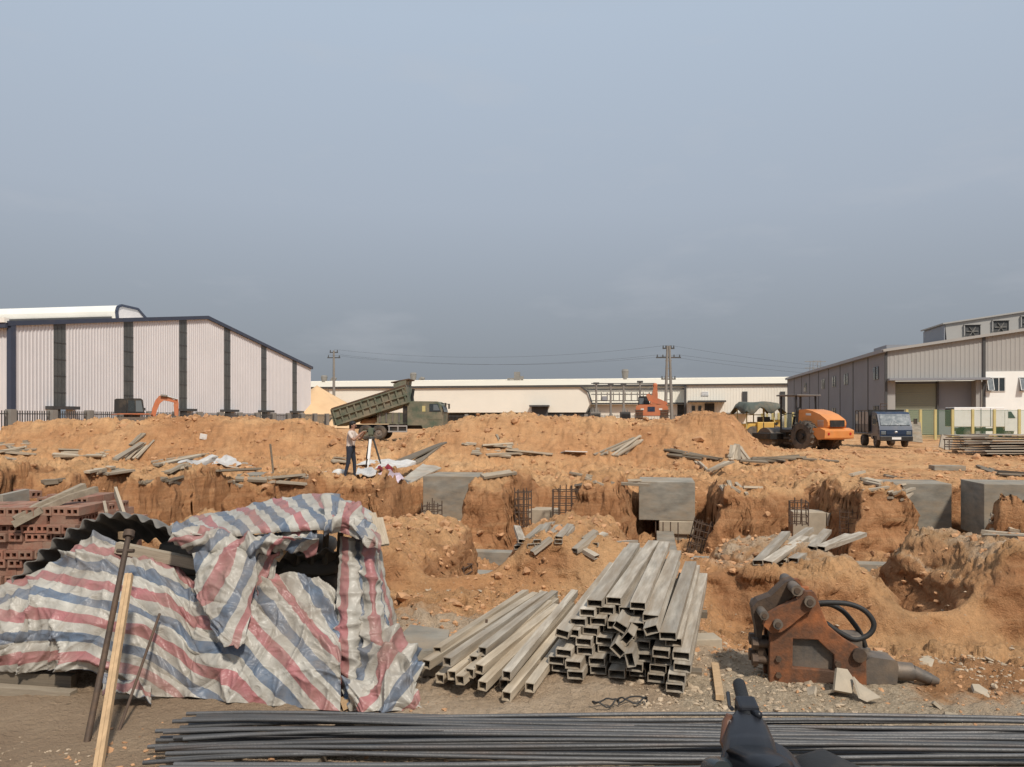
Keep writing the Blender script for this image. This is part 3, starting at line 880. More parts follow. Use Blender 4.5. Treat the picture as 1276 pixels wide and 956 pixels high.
# sand heap beyond the fence
def sand_heap():
    c = P(395, 521, 130); c.z = 0
    n, m = 40, 16
    mb = MB(); vs = [(0, 0, 7.2)]
    for j in range(1, m + 1):
        r = j / m
        for i in range(n):
            a = 2 * math.pi * i / n
            rr = r * (12.5 + 0.8 * math.sin(3 * a) + 0.5 * math.sin(7 * a + 1))
            vs.append((rr * math.cos(a), rr * math.sin(a) * 0.9, 7.2 * (1 - r ** 0.92) + 0.12 * math.sin(9 * a + 5 * r) * r))
    fs = [(0, 1 + i, 1 + (i + 1) % n) for i in range(n)]
    for j in range(m - 1):
        for i in range(n):
            fs.append((1 + j * n + i, 1 + (j + 1) * n + i, 1 + (j + 1) * n + (i + 1) % n, 1 + j * n + (i + 1) % n))
    mb.add(vs, fs, 0, True)
    tag(mb.build('sand_heap', M_SAND, loc=c), 'tall pale orange sand heap between white warehouse and cream shed', 'sand heap')
sand_heap()

def long_shed():
    T0 = 148.7
    def SS(px, d=0): return S_at(px, T0 - d)
    def ZZ(px, py, d=0): return z_at(px, py, T0 - d)
    t = thing('industrial_shed', 'long low cream industrial shed stretching across behind the site', 'shed', site(0, T0), -YAW)
    zt = ZZ(680, 468.5); zl = ZZ(560, 482)
    a, b = -95, 70
    corr(MB(), (a, 0), (b, 0), 0, zl, 0.5, 0.025).build('wall', M_CREAM, t)
    # roof slope seen edge-on, its gutter line and a pale ridge capping
    rf = MB()
    rf.add([(a, -0.5, zl + 0.15), (b, -0.5, zl + 0.15), (b, 16, zt), (a, 16, zt), (a, 40, zl), (b, 40, zl)], [(0, 1, 2, 3), (3, 2, 5, 4)])
    r = rf.build('roof', M_CREAMROOF, t)
    MB().bar((a, 16, zt + 0.08), (b, 16, zt + 0.08), 0.8, 0.22).build('ridge_cap', M_ROOFWHITE, r)
    MB().box((a, -0.75, zl - 0.22), (b, -0.3, zl + 0.06)).build('gutter', M_GREYDARK, t)
    for px, w in ((498, 4), (535, 5), (578, 5.5), (616, 5.5)):
        s = SS(px); hw = w * 150 / F0 / 2
        o = MB().box((s - hw, -0.16, ZZ(px, 514)), (s + hw, -0.08, ZZ(px, 492))).build('louvre_window', M_POLE, t)
        sl = MB()
        for z in np.arange(ZZ(px, 514) + 0.2, ZZ(px, 492), 0.35):
            sl.box((s - hw, -0.22, z), (s + hw, -0.161, z + 0.12))
        sl.build('louvre', M_GREYWALL, o)
    MB().box((SS(560), -0.5, 0), (SS(735), -0.12, ZZ(600, 515.5))).build('plinth', M_GREYDARK, t)
    # projecting bay with rounded end, over the dark opening
    d = 7
    x0, x1 = SS(662, d), SS(730, d)
    zb2, zt2 = ZZ(690, 514, d), ZZ(690, 482.5, d)
    mb = MB(); mb.prism([(x0 - 40, zb2), (x1, zb2), (x1 + 0.9, zt2 - 2.8), (x1 + 0.2, zt2 - 0.9), (x1 - 1.0, zt2), (x0 - 40, zt2)], -d, -1.0)
    cb = mb.build('canopy_block', M_CREAM, t)
    mb = MB(); mb.bar((x0 - 40, -d - 0.15, zt2 + 0.1), (x1 - 1.0, -d - 0.15, zt2 + 0.1), 0.4, 0.25)
    mb.bar((x1 - 1.0, -d - 0.15, zt2 + 0.1), (x1 + 0.5, -d - 0.15, zt2 - 1.0), 0.4, 0.25)
    mb.bar((x1 + 0.5, -d - 0.15, zt2 - 1.0), (x1 + 1.1, -d - 0.15, zt2 - 2.9), 0.4, 0.25); mb.build('canopy_trim', M_GREYDARK, cb)
    MB().box((x0, -d + 0.3, 0), (x1 + 2, -1.2, zb2 - 0.002)).build('dark_opening', M_BLACK, t)
    MB().box((SS(660, d + 1), -d - 1.6, ZZ(680, 507, d)), (SS(684, d + 1), -d - 0.01, ZZ(680, 505, d))).build('porch_roof', M_GREYDARK, t)
    o = MB().box((SS(662, d + 1), -d - 0.5, 0), (SS(682, d + 1), -d - 0.02, ZZ(680, 507.2, d))).build('doorway', M_GREYDARK, t)
    # low wing behind the switchgear
    d = 3
    MB().box((SS(735, d), -d, 0), (SS(855, d), -0.2, ZZ(790, 504, d))).build('low_wing', M_CREAM, t)
    MB().box((SS(733, d), -d - 1.2, ZZ(790, 503.8, d)), (SS(856, d), -d + 0.2, ZZ(790, 502, d))).build('wing_canopy', M_GREYDARK, t)
    MB().box((SS(731, d), -d - 0.1, ZZ(790, 485.8, d)), (SS(856, d), -d + 0.3, ZZ(790, 484.2, d))).build('wing_gutter', M_GREYDARK, t)
    MB().box((SS(844, d), -d - 0.2, 0), (SS(853, d), -d + 0.01, ZZ(850, 504, d) - 0.05)).build('dark_doorway', M_BLACK, t)
    # right-hand block
    d = 6
    x0, x1 = SS(855, d), SS(1010, d)
    corr(MB(), (x0, -d), (x1, -d), 0, ZZ(900, 480, d), 0.5, 0.025).build('block_wall', M_CREAM, t)
    MB().box((x0 - 0.1, -d, 0), (x0, -0.2, ZZ(900, 480, d))).build('block_wall', M_CREAM, t)
    MB().box((x0 - 0.35, -d - 0.3, 0), (x0 + 0.05, -d + 0.3, ZZ(900, 480, d))).build('downpipe', M_GREYDARK, t)
    MB().box((x0 - 0.3, -d - 0.4, ZZ(900, 480, d)), (x1, 0.2, ZZ(900, 478.8, d))).build('block_gutter', M_GREYDARK, t)
    MB().box((SS(857, d), -d - 3, ZZ(880, 501.5, d)), (SS(903, d), -d - 0.07, ZZ(880, 499.5, d))).build('door_canopy', M_GREYDARK, t)
    MB().box((SS(878, d), -d - 0.22, 0), (SS(890, d), -d - 0.08, ZZ(880, 503, d))).build('door', M_BLACK, t)
    for px in (864, 872):
        MB().box((SS(px - 2, d), -d - 0.2, ZZ(px, 512, d)), (SS(px + 2, d), -d - 0.09, ZZ(px, 506, d))).build('window', M_GLASS, t)
    MB().box((SS(904, d), -d - 2.5, ZZ(900, 516, d)), (SS(932, d), -d - 0.07, ZZ(900, 514.5, d))).build('low_canopy', M_POLE, t)
    for px in (928, 975):
        MB().box((SS(px - 3.2, d), -d - 0.2, ZZ(px, 514, d)), (SS(px + 3.2, d), -d - 0.08, ZZ(px, 488, d))).build('louvre_window', M_GREYDARK, t)
    sg = MB().box((SS(874, d), -d - 0.16, ZZ(878, 493, d)), (SS(883, d), -d - 0.09, ZZ(878, 488, d))).build('wall_sign', M_WHITE, t)
    mb = MB()
    for q in (489.3, 491.0):
        mb.box((SS(875, d), -d - 0.18, ZZ(878, q + .5, d)), (SS(882, d), -d - 0.161, ZZ(878, q, d)))
    mb.build('sign_line', M_GREYWALL, sg)
    # roof ventilators
    for px, py, hh, kind in ((404, 462, 1.6, 0), (415, 464.5, 1.0, 2), (515, 458, 2.0, 0), (525, 463.5, 0.8, 2), (645, 459, 1.9, 1), (779, 454.5, 2.2, 0)):
        s = S_at(px, T0 + 16) ; z0 = zt - 0.1
        v = MB()
        if kind == 0:
            v.cyl((s, 16, z0), (s, 16, z0 + hh * 0.8), 0.55, 0.75, 12); v.cyl((s, 16, z0 + hh * 0.8), (s, 16, z0 + hh), 0.78, 0.6, 12)
        elif kind == 2:
            v.tube([(s - 0.3, 16, z0), (s - 0.3, 16, z0 + hh * 0.6), (s, 16, z0 + hh), (s + 0.7, 16, z0 + hh * 0.7)], 0.35, 8)
        else:
            v.box((s - 0.7, 15.5, z0), (s + 0.5, 16.5, z0 + hh)); v.box((s + 0.5, 15.6, z0), (s + 1.3, 16.4, z0 + hh * 0.5)); v.box((s - 2.2, 15.6, z0), (s - 0.7, 16.4, z0 + hh * 0.3))
        v.build('roof_vent', M_POLE, r)
long_shed()

def warehouse_right():
    S0, T0 = 22.7, 81.4
    t = thing('warehouse', 'grey ribbed warehouse with roller shutter bay and white office wall', 'warehouse', site(S0, T0), -YAW)
    ze, sl, bay = 8.3, 0.142, 6.2
    zr = lambda q: ze + sl * q
    for k in range(9):
        corr(MB(), (0, k * bay + 0.09), (0, (k + 1) * bay - 0.09), 0, ze - 0.1, 0.4, 0.05, (-1, 0)).build('side_panel', M_GREYWALL, t)
        MB().box((-0.09, (k + 1) * bay - 0.09, 0), (0.02, (k + 1) * bay + 0.09, ze - 0.1)).build('side_seam', M_GREYDARK, t)
        zz = [5.6, None, 5.6, 5.6, 5.6, None, 5.6, None, None][k]
        for z in ([zz] if zz else []) + ([1.6] if k in (0, 3, 4) else []):
            w = MB().box((-0.10, k * bay + 2.3, z), (-0.052, k * bay + 4.1, z + 1.3)).build('window', M_GLASS, t)
            MB().box((-0.14, k * bay + 3.16, z), (-0.101, k * bay + 3.24, z + 1.3)).build('window_bar', M_GREYDARK, w)
    MB().bar((-0.25, -0.3, ze - 0.02), (-0.25, 9 * bay, ze - 0.02), 0.4, 0.35).build('eave_gutter', M_GREYWALL, t)
    MB().box((-0.10, -0.12, 0), (0.12, 0.10, ze)).build('corner_trim', M_GREYDARK, t)
    # gable front, upper part
    zc = 5.54
    corr(MB(), (0.12, -0.02), (8.75, -0.02), zc, lambda q: zr(q), 0.4, 0.03).build('front_panel', M_BEIGEWALL, t)
    corr(MB(), (8.95, -0.02), (45, -0.02), 6.15, lambda q: zr(min(q + 8.9, 26.0) - max(q + 8.9 - 26.0, 0)), 0.4, 0.03).build('front_panel', M_BEIGEWALL, t)
    MB().box((8.72, -0.16, 0), (8.96, 0.05, zr(8.8))).build('downpipe', M_GREYDARK, t)
    MB().box((0.1, -0.9, zc - 0.22), (9.1, 0.2, zc - 0.002)).build('bay_canopy', M_GREYWALL, t)
    # recessed loading bay
    MB().box((0.12, 1.2, 0), (8.7, 1.3, zc - 0.225)).build('bay_wall', M_GREYWALL, t)
    MB().box((0.12, 0.1, 0), (0.9, 1.195, zc - 0.225)).build('bay_jamb', M_BEIGEWALL, t)
    sh = MB()
    z = 0.02
    while z < 4.95:
        sh.box((1.1, 1.05, z), (4.95, 1.19, z + 0.20)); z += 0.22
    sh.build('roller_shutter', M_SHUTTER, t)
    MB().box((4.95, 0.9, 0), (5.15, 1.19, zc - 0.23)).build('bay_post', M_GREYDARK, t)
    MB().box((8.2, 0.1, 0), (8.7, 1.195, zc - 0.225)).build('bay_jamb', M_BEIGEWALL, t)
    # white office wall with windows
    MB().box((8.97, -0.10, 0), (45, 0.15, 6.14)).build('office_wall', M_PLASTER, t)
    for k in range(8):
        x0 = 9.05 + k * 2.85
        w = MB().box((x0, -0.13, 4.25), (x0 + 1.6, -0.102, 5.5)).build('window', M_GLASS, t)
        fr = MB()
        for a in (0, 0.53, 1.06, 1.6):
            fr.box((x0 + a - 0.04, -0.18, 4.25), (x0 + a + 0.04, -0.131, 5.5))
        fr.box((x0 - 0.04, -0.18, 4.20), (x0 + 1.64, -0.131, 4.25)); fr.box((x0 - 0.04, -0.18, 5.5), (x0 + 1.64, -0.131, 5.56))
        fr.build('window_frame', M_WATERSHEET, w)
        sa = MB(); sa.bar((x0 + 0.02, -0.2, 5.46), (x0 + 0.02, -0.55, 4.32), 0.06, 0.05); sa.bar((x0 + 0.52, -0.2, 5.46), (x0 + 0.52, -0.55, 4.32), 0.06, 0.05)
        sa.bar((x0 + 0.02, -0.55, 4.32), (x0 + 0.52, -0.55, 4.32), 0.06, 0.05); sa.build('open_sash', M_WATERSHEET, w)
        gl = MB(); gl.add([(x0 + 0.04, -0.2, 5.44), (x0 + 0.5, -0.2, 5.44), (x0 + 0.5, -0.54, 4.34), (x0 + 0.04, -0.54, 4.34)], [(0, 1, 2, 3)]); gl.build('sash_pane', M_GLASSPALE, w)
    # roof following the rake
    rf = MB()
    rf.add([(-0.35, -0.35, zr(-0.35) + 0.12), (26, -0.35, zr(26) + 0.12), (26, 55.8, zr(26) + 0.12), (-0.35, 55.8, zr(-0.35) + 0.12),
            (52, -0.35, ze + 0.12), (52, 55.8, ze + 0.12)], [(0, 1, 2, 3), (1, 4, 5, 2)])
    r = rf.build('roof', M_BEIGEWALL, t)
    MB().bar((-0.35, -0.38, zr(-0.35) + 0.05), (26, -0.38, zr(26) + 0.05), 0.12, 0.26).build('rake_trim', M_BEIGEWALL, r)
    MB().box((0.2, 0.5, zr(0.5)), (2.2, 5.0, zr(0.5) + 0.55)).build('roof_box', M_GREYWALL, r)
    # fan housing standing on the slope
    x0, x1, ya, yb, hh = 7.2, 25.0, 4.0, 10.2, 1.95
    fb = MB(); fb.prism([(x0 - 0.25, zr(x0)), (x1, zr(x1)), (x1, zr(x1) + hh), (x0 + 0.1 - 0.5, zr(x0) + hh)], ya, yb)
    fbo = fb.build('fan_housing', M_BEIGEWALL, r)
    ov = MB(); ov.bar((x0 - 0.7, (ya + yb) / 2, zr(x0) + hh + 0.02), (x1, (ya + yb) / 2, zr(x1) + hh + 0.1), yb - ya + 0.5, 0.14); ov.build('housing_roof', M_BEIGEWALL, fbo)
    MB().prism([(ya + 0.02, zr(x0) - 0.1), (yb, zr(x0) - 0.1), (yb, zr(x0) + hh - 0.15), (ya + 0.02, zr(x0) + hh - 0.1)], x0 - 0.5, x0 - 0.42, axes='yz').build('housing_end', M_GREYWALL, fbo)
    for k in range(6):
        xc = 9.3 + k * 2.62
        zc2 = zr(xc) + 0.95
        fo = MB().box((xc - 0.72, ya - 0.06, zc2 - 0.55), (xc + 0.72, ya - 0.003, zc2 + 0.55)).build('fan', M_GREYDARK, fbo)
        bl = MB()
        for q in range(6):
            a = q * math.pi / 3
            bl.bar((xc, ya - 0.1, zc2 - 0.1), (xc + 0.55 * math.cos(a), ya - 0.08, zc2 - 0.1 + 0.5 * math.sin(a)), 0.04, 0.2, up=(0, 1, 0.4))
        bl.build('fan_blade', M_POLE, fo)
        hd = MB(); hd.box((xc - 0.8, ya - 0.25, zc2 + 0.55), (xc + 0.8, ya - 0.004, zc2 + 0.62)); hd.box((xc - 0.8, ya - 0.2, zc2 - 0.55), (xc - 0.72, ya - 0.004, zc2 + 0.55)); hd.box((xc + 0.72, ya - 0.2, zc2 - 0.55), (xc + 0.8, ya - 0.004, zc2 + 0.55)); hd.build('fan_frame', M_BEIGEWALL, fo)
warehouse_right()

def fence_right():
    T0 = 63.0
    xs = [1130, 1147, 1165.5, 1187, 1212, 1239, 1270, 1304]
    t = thing('mesh_fence', 'green wire mesh fence with yellow posts before the grey warehouse', 'fence', site(S_at(1130, T0), T0), -YAW)
    s0 = S_at(1130, T0)
    for k, px in enumerate(xs):
        s = S_at(px, T0) - s0
        MB().box((s - 0.085, -0.085, 0), (s + 0.085, 0.085, 2.3)).build('post', M_YELLOWPOST, t)
        if k < len(xs) - 1:
            s2 = S_at(xs[k + 1], T0) - s0
            mb = MB(); mb.add([(s + 0.11, 0, 0.05), (s2 - 0.11, 0, 0.05), (s2 - 0.11, 0, 2.22), (s + 0.11, 0, 2.22)], [(0, 1, 2, 3)])
            mb.build('mesh_panel', M_MESH, t)
            rl = MB(); rl.cyl((s + 0.11, 0, 2.22), (s2 - 0.11, 0, 2.22), 0.03, n=6); rl.build('top_rail', M_MESH, t)
    # the far run beside the side wall
    t2 = thing('mesh_fence', 'green mesh fence running along the side of the grey warehouse', 'fence', site(s0, T0), -YAW)
    for k in range(9):
        y = 0.6 + k * 4.2
        MB().box((-6.1, y - 0.1, 0), (-5.9, y + 0.1, 2.2)).build('post', M_YELLOWPOST, t2)
        mb = MB(); mb.add([(0, 0, 0.05), (4.0, 0, 0.05), (4.0, 0, 2.15), (0, 0, 2.15)], [(0, 1, 2, 3)])
        mb.build('mesh_panel', M_MESH, t2, loc=(-6.0, y + 0.1, 0), rot=(0, 0, math.pi / 2))
fence_right()

# ------------------------------------------------------------------ poles, switchgear, wires
def wire(a, b, sag, label):
    pts = []
    for i in range(13):
        q = i / 12
        p = Vector(a).lerp(Vector(b), q); p.z -= sag * 4 * q * (1 - q); pts.append(p)
    tag(MB().tube(pts, 0.012, 5).build('power_line', M_BLACK), label, 'power line', 'overhead power lines')

def power_poles():
    b1 = P(833, 521, 118); b1.z = 0
    top = P(833, 431, 118).z
    t = thing('power_pole', 'tall twin-shaft concrete power pole with crossarms behind the orange excavator', 'power pole', b1)
    for sx in (-0.55, 0.55):
        MB().cyl((sx, 0, 0), (sx * 0.3, 0, top), 0.28, 0.17, 10).build('shaft', M_POLE, t)
    mb = MB()
    for z in np.arange(2, top - 2, 1.2):
        mb.box((-0.5, -0.06, z), (0.5, 0.06, z + 0.12))
    mb.build('rung', M_POLE, t)
    for z, w in ((top - 0.5, 0.9), (top - 1.9, 1.9), (top - 5.2, 1.1)):
        o = MB().box((-w, -0.1, z), (w, 0.1, z + 0.2)).build('crossarm', M_GREYDARK, t)
        ins = MB()
        for s in (-w * 0.9, -w * 0.45, w * 0.45, w * 0.9):
            ins.cyl((s, 0, z + 0.2), (s, 0, z + 0.55), 0.11, 0.07, 8)
        ins.build('insulator', M_GREYDARK, o)
    b2 = P(416, 521, 132); b2.z = 0
    top2 = P(416, 437, 132).z
    t2 = thing('power_pole', 'slim power pole with crossarms rising behind the sand heap', 'power pole', b2)
    MB().cyl((0, 0, 0), (0, 0, top2), 0.30, 0.16, 10).build('shaft', M_POLE, t2)
    for z, w in ((top2 - 0.4, 0.7), (top2 - 1.3, 1.1)):
        o = MB().box((-w, -0.08, z), (w, 0.08, z + 0.16)).build('crossarm', M_GREYDARK, t2)
        ins = MB()
        for s in (-w * 0.85, w * 0.85):
            ins.cyl((s, 0, z + 0.16), (s, 0, z + 0.5), 0.1, 0.07, 8)
        ins.build('insulator', M_GREYDARK, o)
    for i, (s, zt1, zt2) in enumerate(((-1.0, top - 1.7, top2 - 0.9), (0.0, top - 0.2, top2), (1.0, top - 1.7, top2 - 0.9))):
        wire((b1.x + s * 1.6, b1.y, zt1 + 0.3), (b2.x + s, b2.y, zt2 + 0.2), 1.6, ['lower near', 'topmost', 'lower far'][i] + ' power line strung between the two power poles')
        e = P(1330, 470 - 6 * i, 150)
        wire((b1.x + s * 1.6, b1.y, zt1 + 0.3), e, 2.0, ['lowest', 'middle', 'highest'][i] + ' power line from the tall pole over the grey warehouse')
    # switchgear frame
    Y = 122
    g = P(770, 521, Y); g.z = 0
    t3 = thing('switchgear_frame', 'outdoor electrical switchgear frame on four posts before the cream shed', 'switchgear', g)
    xs = [(px - 770) * Y / F0 for px in (743, 761, 777, 797.5)]
    for x, py in zip(xs, (479, 480, 480, 477)):
        MB().cyl((x, 0, 0), (x, 0, P(0, py, Y).z), 0.2, 0.15, 8).build('post', M_POLE, t3)
        MB().box((x - 0.45, -0.2, P(0, py, Y).z), (x + 0.45, 0.2, P(0, py, Y).z + 0.3)).build('cap', M_GREYDARK, t3)
    for py in (478.5, 492, 500):
        MB().box((xs[0] - 0.8, -0.08, P(0, py, Y).z), (xs[3] + 2.4, 0.08, P(0, py, Y).z + 0.14)).build('beam', M_GREYDARK, t3)
    for i in range(9):
        x = xs[0] + 0.8 + i * 0.95
        MB().cyl((x, -0.1, P(0, 499.5, Y).z), (x, -0.1, P(0, 489, Y).z), 0.09, 0.09, 6).build('insulator', M_POLE, t3)
    for x0, py in ((xs[0] + 0.9, 494), (xs[3] - 0.2, 498)):
        MB().box((x0, -0.4, P(0, py + 5, Y).z), (x0 + 0.75, 0.1, P(0, py, Y).z)).build('switch_box', M_GREYWALL, t3)
    for i, px in enumerate((742, 779)):
        c = P(px, 521, Y - 3); c.z = 0
        tr = thing('transformer', ['grey finned transformer left below the switchgear frame', 'dark finned transformer right below the switchgear frame'][i], 'transformer', c)
        MB().box((-0.75, -0.5, 0.6), (0.75, 0.5, 2.6)).build('tank', [M_POLE, M_GREYDARK][i], tr)
        MB().box((-0.9, -0.6, 0.0), (0.9, 0.6, 0.6)).build('base', M_POLE, tr)
        fn = MB()
        for k in range(8):
            fn.box((-0.7 + k * 0.19, -0.75, 0.8), (-0.66 + k * 0.19, -0.501, 2.4))
        fn.build('fin', M_GREYDARK, tr)
        for k in range(3):
            MB().cyl((-0.4 + 0.4 * k, 0, 2.6), (-0.4 + 0.4 * k, 0, 3.2), 0.09, 0.06, 8).build('bushing', M_POLE, tr)
    # pylon beyond the grey warehouse
    Y = 190
    b = P(1016, 521, Y); b.z = 0; h = P(0, 450, Y).z
    t4 = thing('lattice_pylon', 'faint lattice pylon showing above the far end of the grey warehouse', 'pylon', b)
    mb = MB()
    for sx in (-1, 1):
        for sy in (-1, 1):
            mb.bar((sx * 1.6, sy * 1.6, 0), (sx * 0.9, sy * 0.9, h), 0.09, 0.09)
    mb.build('leg', M_POLE, t4)
    br = MB()
    for k in range(9):
        z0, z1 = h * k / 9, h * (k + 1) / 9
        w0, w1 = 1.6 - 0.7 * k / 9, 1.6 - 0.7 * (k + 1) / 9
        br.bar((-w0, -w0, z0), (w1, -w1, z1), 0.06, 0.06); br.bar((w0, -w0, z0), (-w1, -w1, z1), 0.06, 0.06)
        br.bar((-w1, -w1, z1), (w1, -w1, z1), 0.06, 0.06)
    br.build('bracing', M_POLE, t4)
    ar = MB()
    for z in (h - 0.2, h - 1.8, h - 3.4):
        ar.box((-2.6, -0.08, z), (2.6, 0.08, z + 0.14))
    ar.build('crossarm', M_POLE, t4)
power_poles()
ONES = 'one two three four five six seven eight nine ten eleven twelve thirteen fourteen fifteen sixteen seventeen eighteen nineteen'.split()
NUM = ONES + ['twenty'] + ['twenty-' + w for w in ONES[:9]] + ['thirty'] + ['thirty-' + w for w in ONES[:9]] + ['forty']
# ------------------------------------------------------------------ concrete in the excavation
def rods(mb, a, b, r=0.008, n=5):
    return mb.cyl(a, b, r, n=n)

def pedestal(px, py, T, w, dpt, h, label, neck=True, rods_on=False):
    """px,py: front left top corner"""
    S = S_at(px, T); z = z_at(px, py, T)
    t = thing('foundation_pedestal', label, 'foundation', site(S, T, FLOOR - 0.1), -YAW, 'concrete pedestals in the excavation')
    zt = z - FLOOR + 0.1
    o = MB().box((0, 0, zt - h), (w, dpt, zt)).build('pedestal_block', M_CONC, t, bevel=0.012)
    bs = MB()
    for k in range(3):
        bs.box((0.002 + w * 0.33 * k, -0.004, zt - h + 0.02), (0.010 + w * 0.33 * k, 0.0, zt - 0.02))
    if neck:
        nw = w * 0.5
        MB().box((w * 0.46, 0.03, 0.0), (w * 0.46 + nw * 0.8, dpt - 0.2, zt - h - 0.002)).build('neck', M_CONC, t, bevel=0.01)
        MB().box((w * 0.36, -0.03, zt - h - 0.28), (w * 0.98, 0.025, zt - h - 0.003)).build('ledge', M_CONC_SHARD, t, bevel=0.02)
    if rods_on:
        for k in range(4):
            xx = w * 0.30 + k * w * 0.13
            rods(MB(), (xx, -0.35, -0.15), (xx, -0.35 + random.uniform(-.03, .03), 0.5), 0.012).build('starter_bar', M_RUSTROD, t)
    return t
pedestal(796, 600, 16.2, 1.14, 1.25, 0.80, 'grey concrete pedestal standing above its neck near the middle trench', True, True)
pedestal(527, 593, 16.4, 1.25, 1.3, 0.95, 'grey concrete pedestal with loose boards on top beside the grey sheets')
pedestal(1108, 602, 16.0, 1.12, 1.0, 0.95, 'grey concrete pedestal behind the planks on the earth block', True, True)
pedestal(1226, 603, 14.9, 1.9, 1.05, 0.95, 'wide grey concrete pedestal at the right edge showing its shaded side', False)
pedestal(82, 592, 17.2, 1.72, 0.8, 0.75, 'low concrete pedestal behind the brick stack with flat boards on it')
pedestal(295, 591, 16.9, 1.5, 0.8, 0.6, 'low concrete pedestal partly buried behind the striped tarpaulin')

def beam(p0, p1, w, h, label):
    a = site(*p0); b = site(*p1); a.z = b.z = 0
    mid = (a + b) / 2
    ang = math.atan2(b.y - a.y, b.x - a.x)
    L = (b - a).length
    t = MB().box((-L / 2, -w / 2, 0), (L / 2, w / 2, h)).build('ground_beam', M_CONC, loc=(mid.x, mid.y, FLOOR - 0.12), rot=(0, 0, ang), bevel=0.01)
    return tag(t, label, 'ground beam', 'concrete ground beams in the trenches')
beam((-9, 11.25), (9, 11.25), 0.28, 0.32, 'nearer long concrete ground beam crossing the trenches')
beam((-9, 13.05), (9, 13.05), 0.28, 0.32, 'farther long concrete ground beam crossing the trenches')
beam((0.25, 8.7), (0.25, 11.1), 0.34, 0.34, 'concrete ground beam running from the middle trench towards the steel tubes')
beam((0.25, 11.4), (0.25, 15.9), 0.34, 0.33, 'concrete ground beam leading to the middle pedestal')
beam((5.0, 11.4), (5.0, 16.0), 0.34, 0.36, 'sloping concrete ground beam between the two right-hand pedestals')
beam((-4.5, 11.4), (-4.5, 16.0), 0.34, 0.33, 'concrete ground beam leading to the pedestal by the grey sheets')
beam((-2.1, 8.6), (-2.1, 10.9), 0.36, 0.33, 'short concrete ground beam behind the small reinforcement cage')

def mid_block(px, py, T, w, h, label):
    S = S_at(px, T); z = z_at(px, py, T)
    o = MB().box((0, 0, -h), (w * 0.78, 0.5, 0)).box((w * 0.78 + 0.015, 0.01, -h), (w, 0.5, -0.01)).build('concrete_block', M_CONC_SHARD, loc=site(S, T, z), rot=(0, 0, -YAW), bevel=0.01)
    tag(o, label, 'concrete block')
mid_block(656, 635, 15.3, 0.62, 0.75, 'pale concrete block between two reinforcement cages in the far trench')
mid_block(988, 638, 15.0, 0.75, 0.8, 'pale concrete block in the gap between the right-hand earth blocks')

def cage(px, py, T, w, d, h, nv, nh, label, tilt=0.0, r=0.011):
    S = S_at(px, T); z = z_at(px, py, T)
    t = thing('rebar_cage', label, 'rebar cage', site(S, T, z), -YAW + random.uniform(-.1, .1), 'reinforcement cages')
    t.rotation_euler[1] = tilt
    for yy in (0, d):
        for k in range(nv):
            x = w * k / (nv - 1)
            rods(MB(), (x, yy, 0), (x + random.uniform(-.03, .03), yy, h * random.uniform(0.93, 1.06)), r).build('upright_bar', M_RUSTROD, t)
    for k in range(nh):
        zz = h * (0.08 + 0.84 * k / max(1, nh - 1))
        mb = MB()
        for a, b in (((0, 0), (w, 0)), ((w, 0), (w, d)), ((w, d), (0, d)), ((0, d), (0, 0))):
            rods(mb, (a[0], a[1], zz), (b[0], b[1], zz), r * 0.8)
        mb.build('stirrup', M_RUSTROD, t)
cage(545, 736, 9.3, 0.36, 0.3, 0.32, 4, 4, 'small rusty reinforcement cage in the near trench beside a concrete beam')
cage(642, 660, 14.6, 0.26, 0.26, 0.78, 4, 6, 'slim rusty reinforcement cage left of the pale concrete block')
cage(688, 660, 14.6, 0.62, 0.35, 0.80, 6, 6, 'wide rusty reinforcement cage right of the pale concrete block')
cage(858, 690, 14.0, 0.35, 0.25, 0.62, 4, 5, 'leaning reinforcement cage beside the middle pedestal', 0.25)
cage(526, 690, 14.4, 0.30, 0.30, 1.00, 5, 10, 'dense reinforcement cage below the pedestal by the grey sheets')
cage(1048, 668, 14.3, 0.62, 0.2, 0.45, 6, 5, 'reinforcement cage against the earth block with planks on top', r=0.006)
cage(206, 640, 15.2, 0.35, 0.3, 0.6, 4, 6, 'reinforcement cage behind the corrugated sheet')
cage(985, 655, 14.4, 0.30, 0.3, 0.45, 4, 4, 'reinforcement cage in the trench right of the earth block')

# ------------------------------------------------------------------ steel tubes
def hollow(L, w, h, t=0.004):
    mb = MB()
    def ring(x, a, b): return [(x, -a, -b), (x, a, -b), (x, a, b), (x, -a, b)]
    o0, o1 = ring(0, w / 2, h / 2), ring(L, w / 2, h / 2)
    i0, i1 = ring(0, w / 2 - t, h / 2 - t), ring(L, w / 2 - t, h / 2 - t)
    q = [(k, (k + 1) % 4) for k in range(4)]
    mb.add(o0 + o1, [(a, b, b + 4, a + 4) for a, b in q])
    mb.add(i0 + i1, [(b, a, a + 4, b + 4) for a, b in q])
    mb.add(o0 + i0, [(b, a, a + 4, b + 4) for a, b in q])
    mb.add(o1 + i1, [(a, b, b + 4, a + 4) for a, b in q])
    return mb
def aim(p0, p1, roll=0.0):
    d = (Vector(p1) - Vector(p0)).normalized()
    yaw = math.atan2(d.y, d.x); pit = -math.asin(d.z)
    return (Matrix.Rotation(yaw, 3, 'Z') @ Matrix.Rotation(pit, 3, 'Y') @ Matrix.Rotation(roll, 3, 'X')).to_euler()
def tube_obj(p0, p1, w, h, mat, roll=0.0, t=0.004):
    o = hollow((Vector(p1) - Vector(p0)).length, w, h, t).build('steel_tube', mat, loc=p0, rot=aim(p0, p1, roll))
    return o

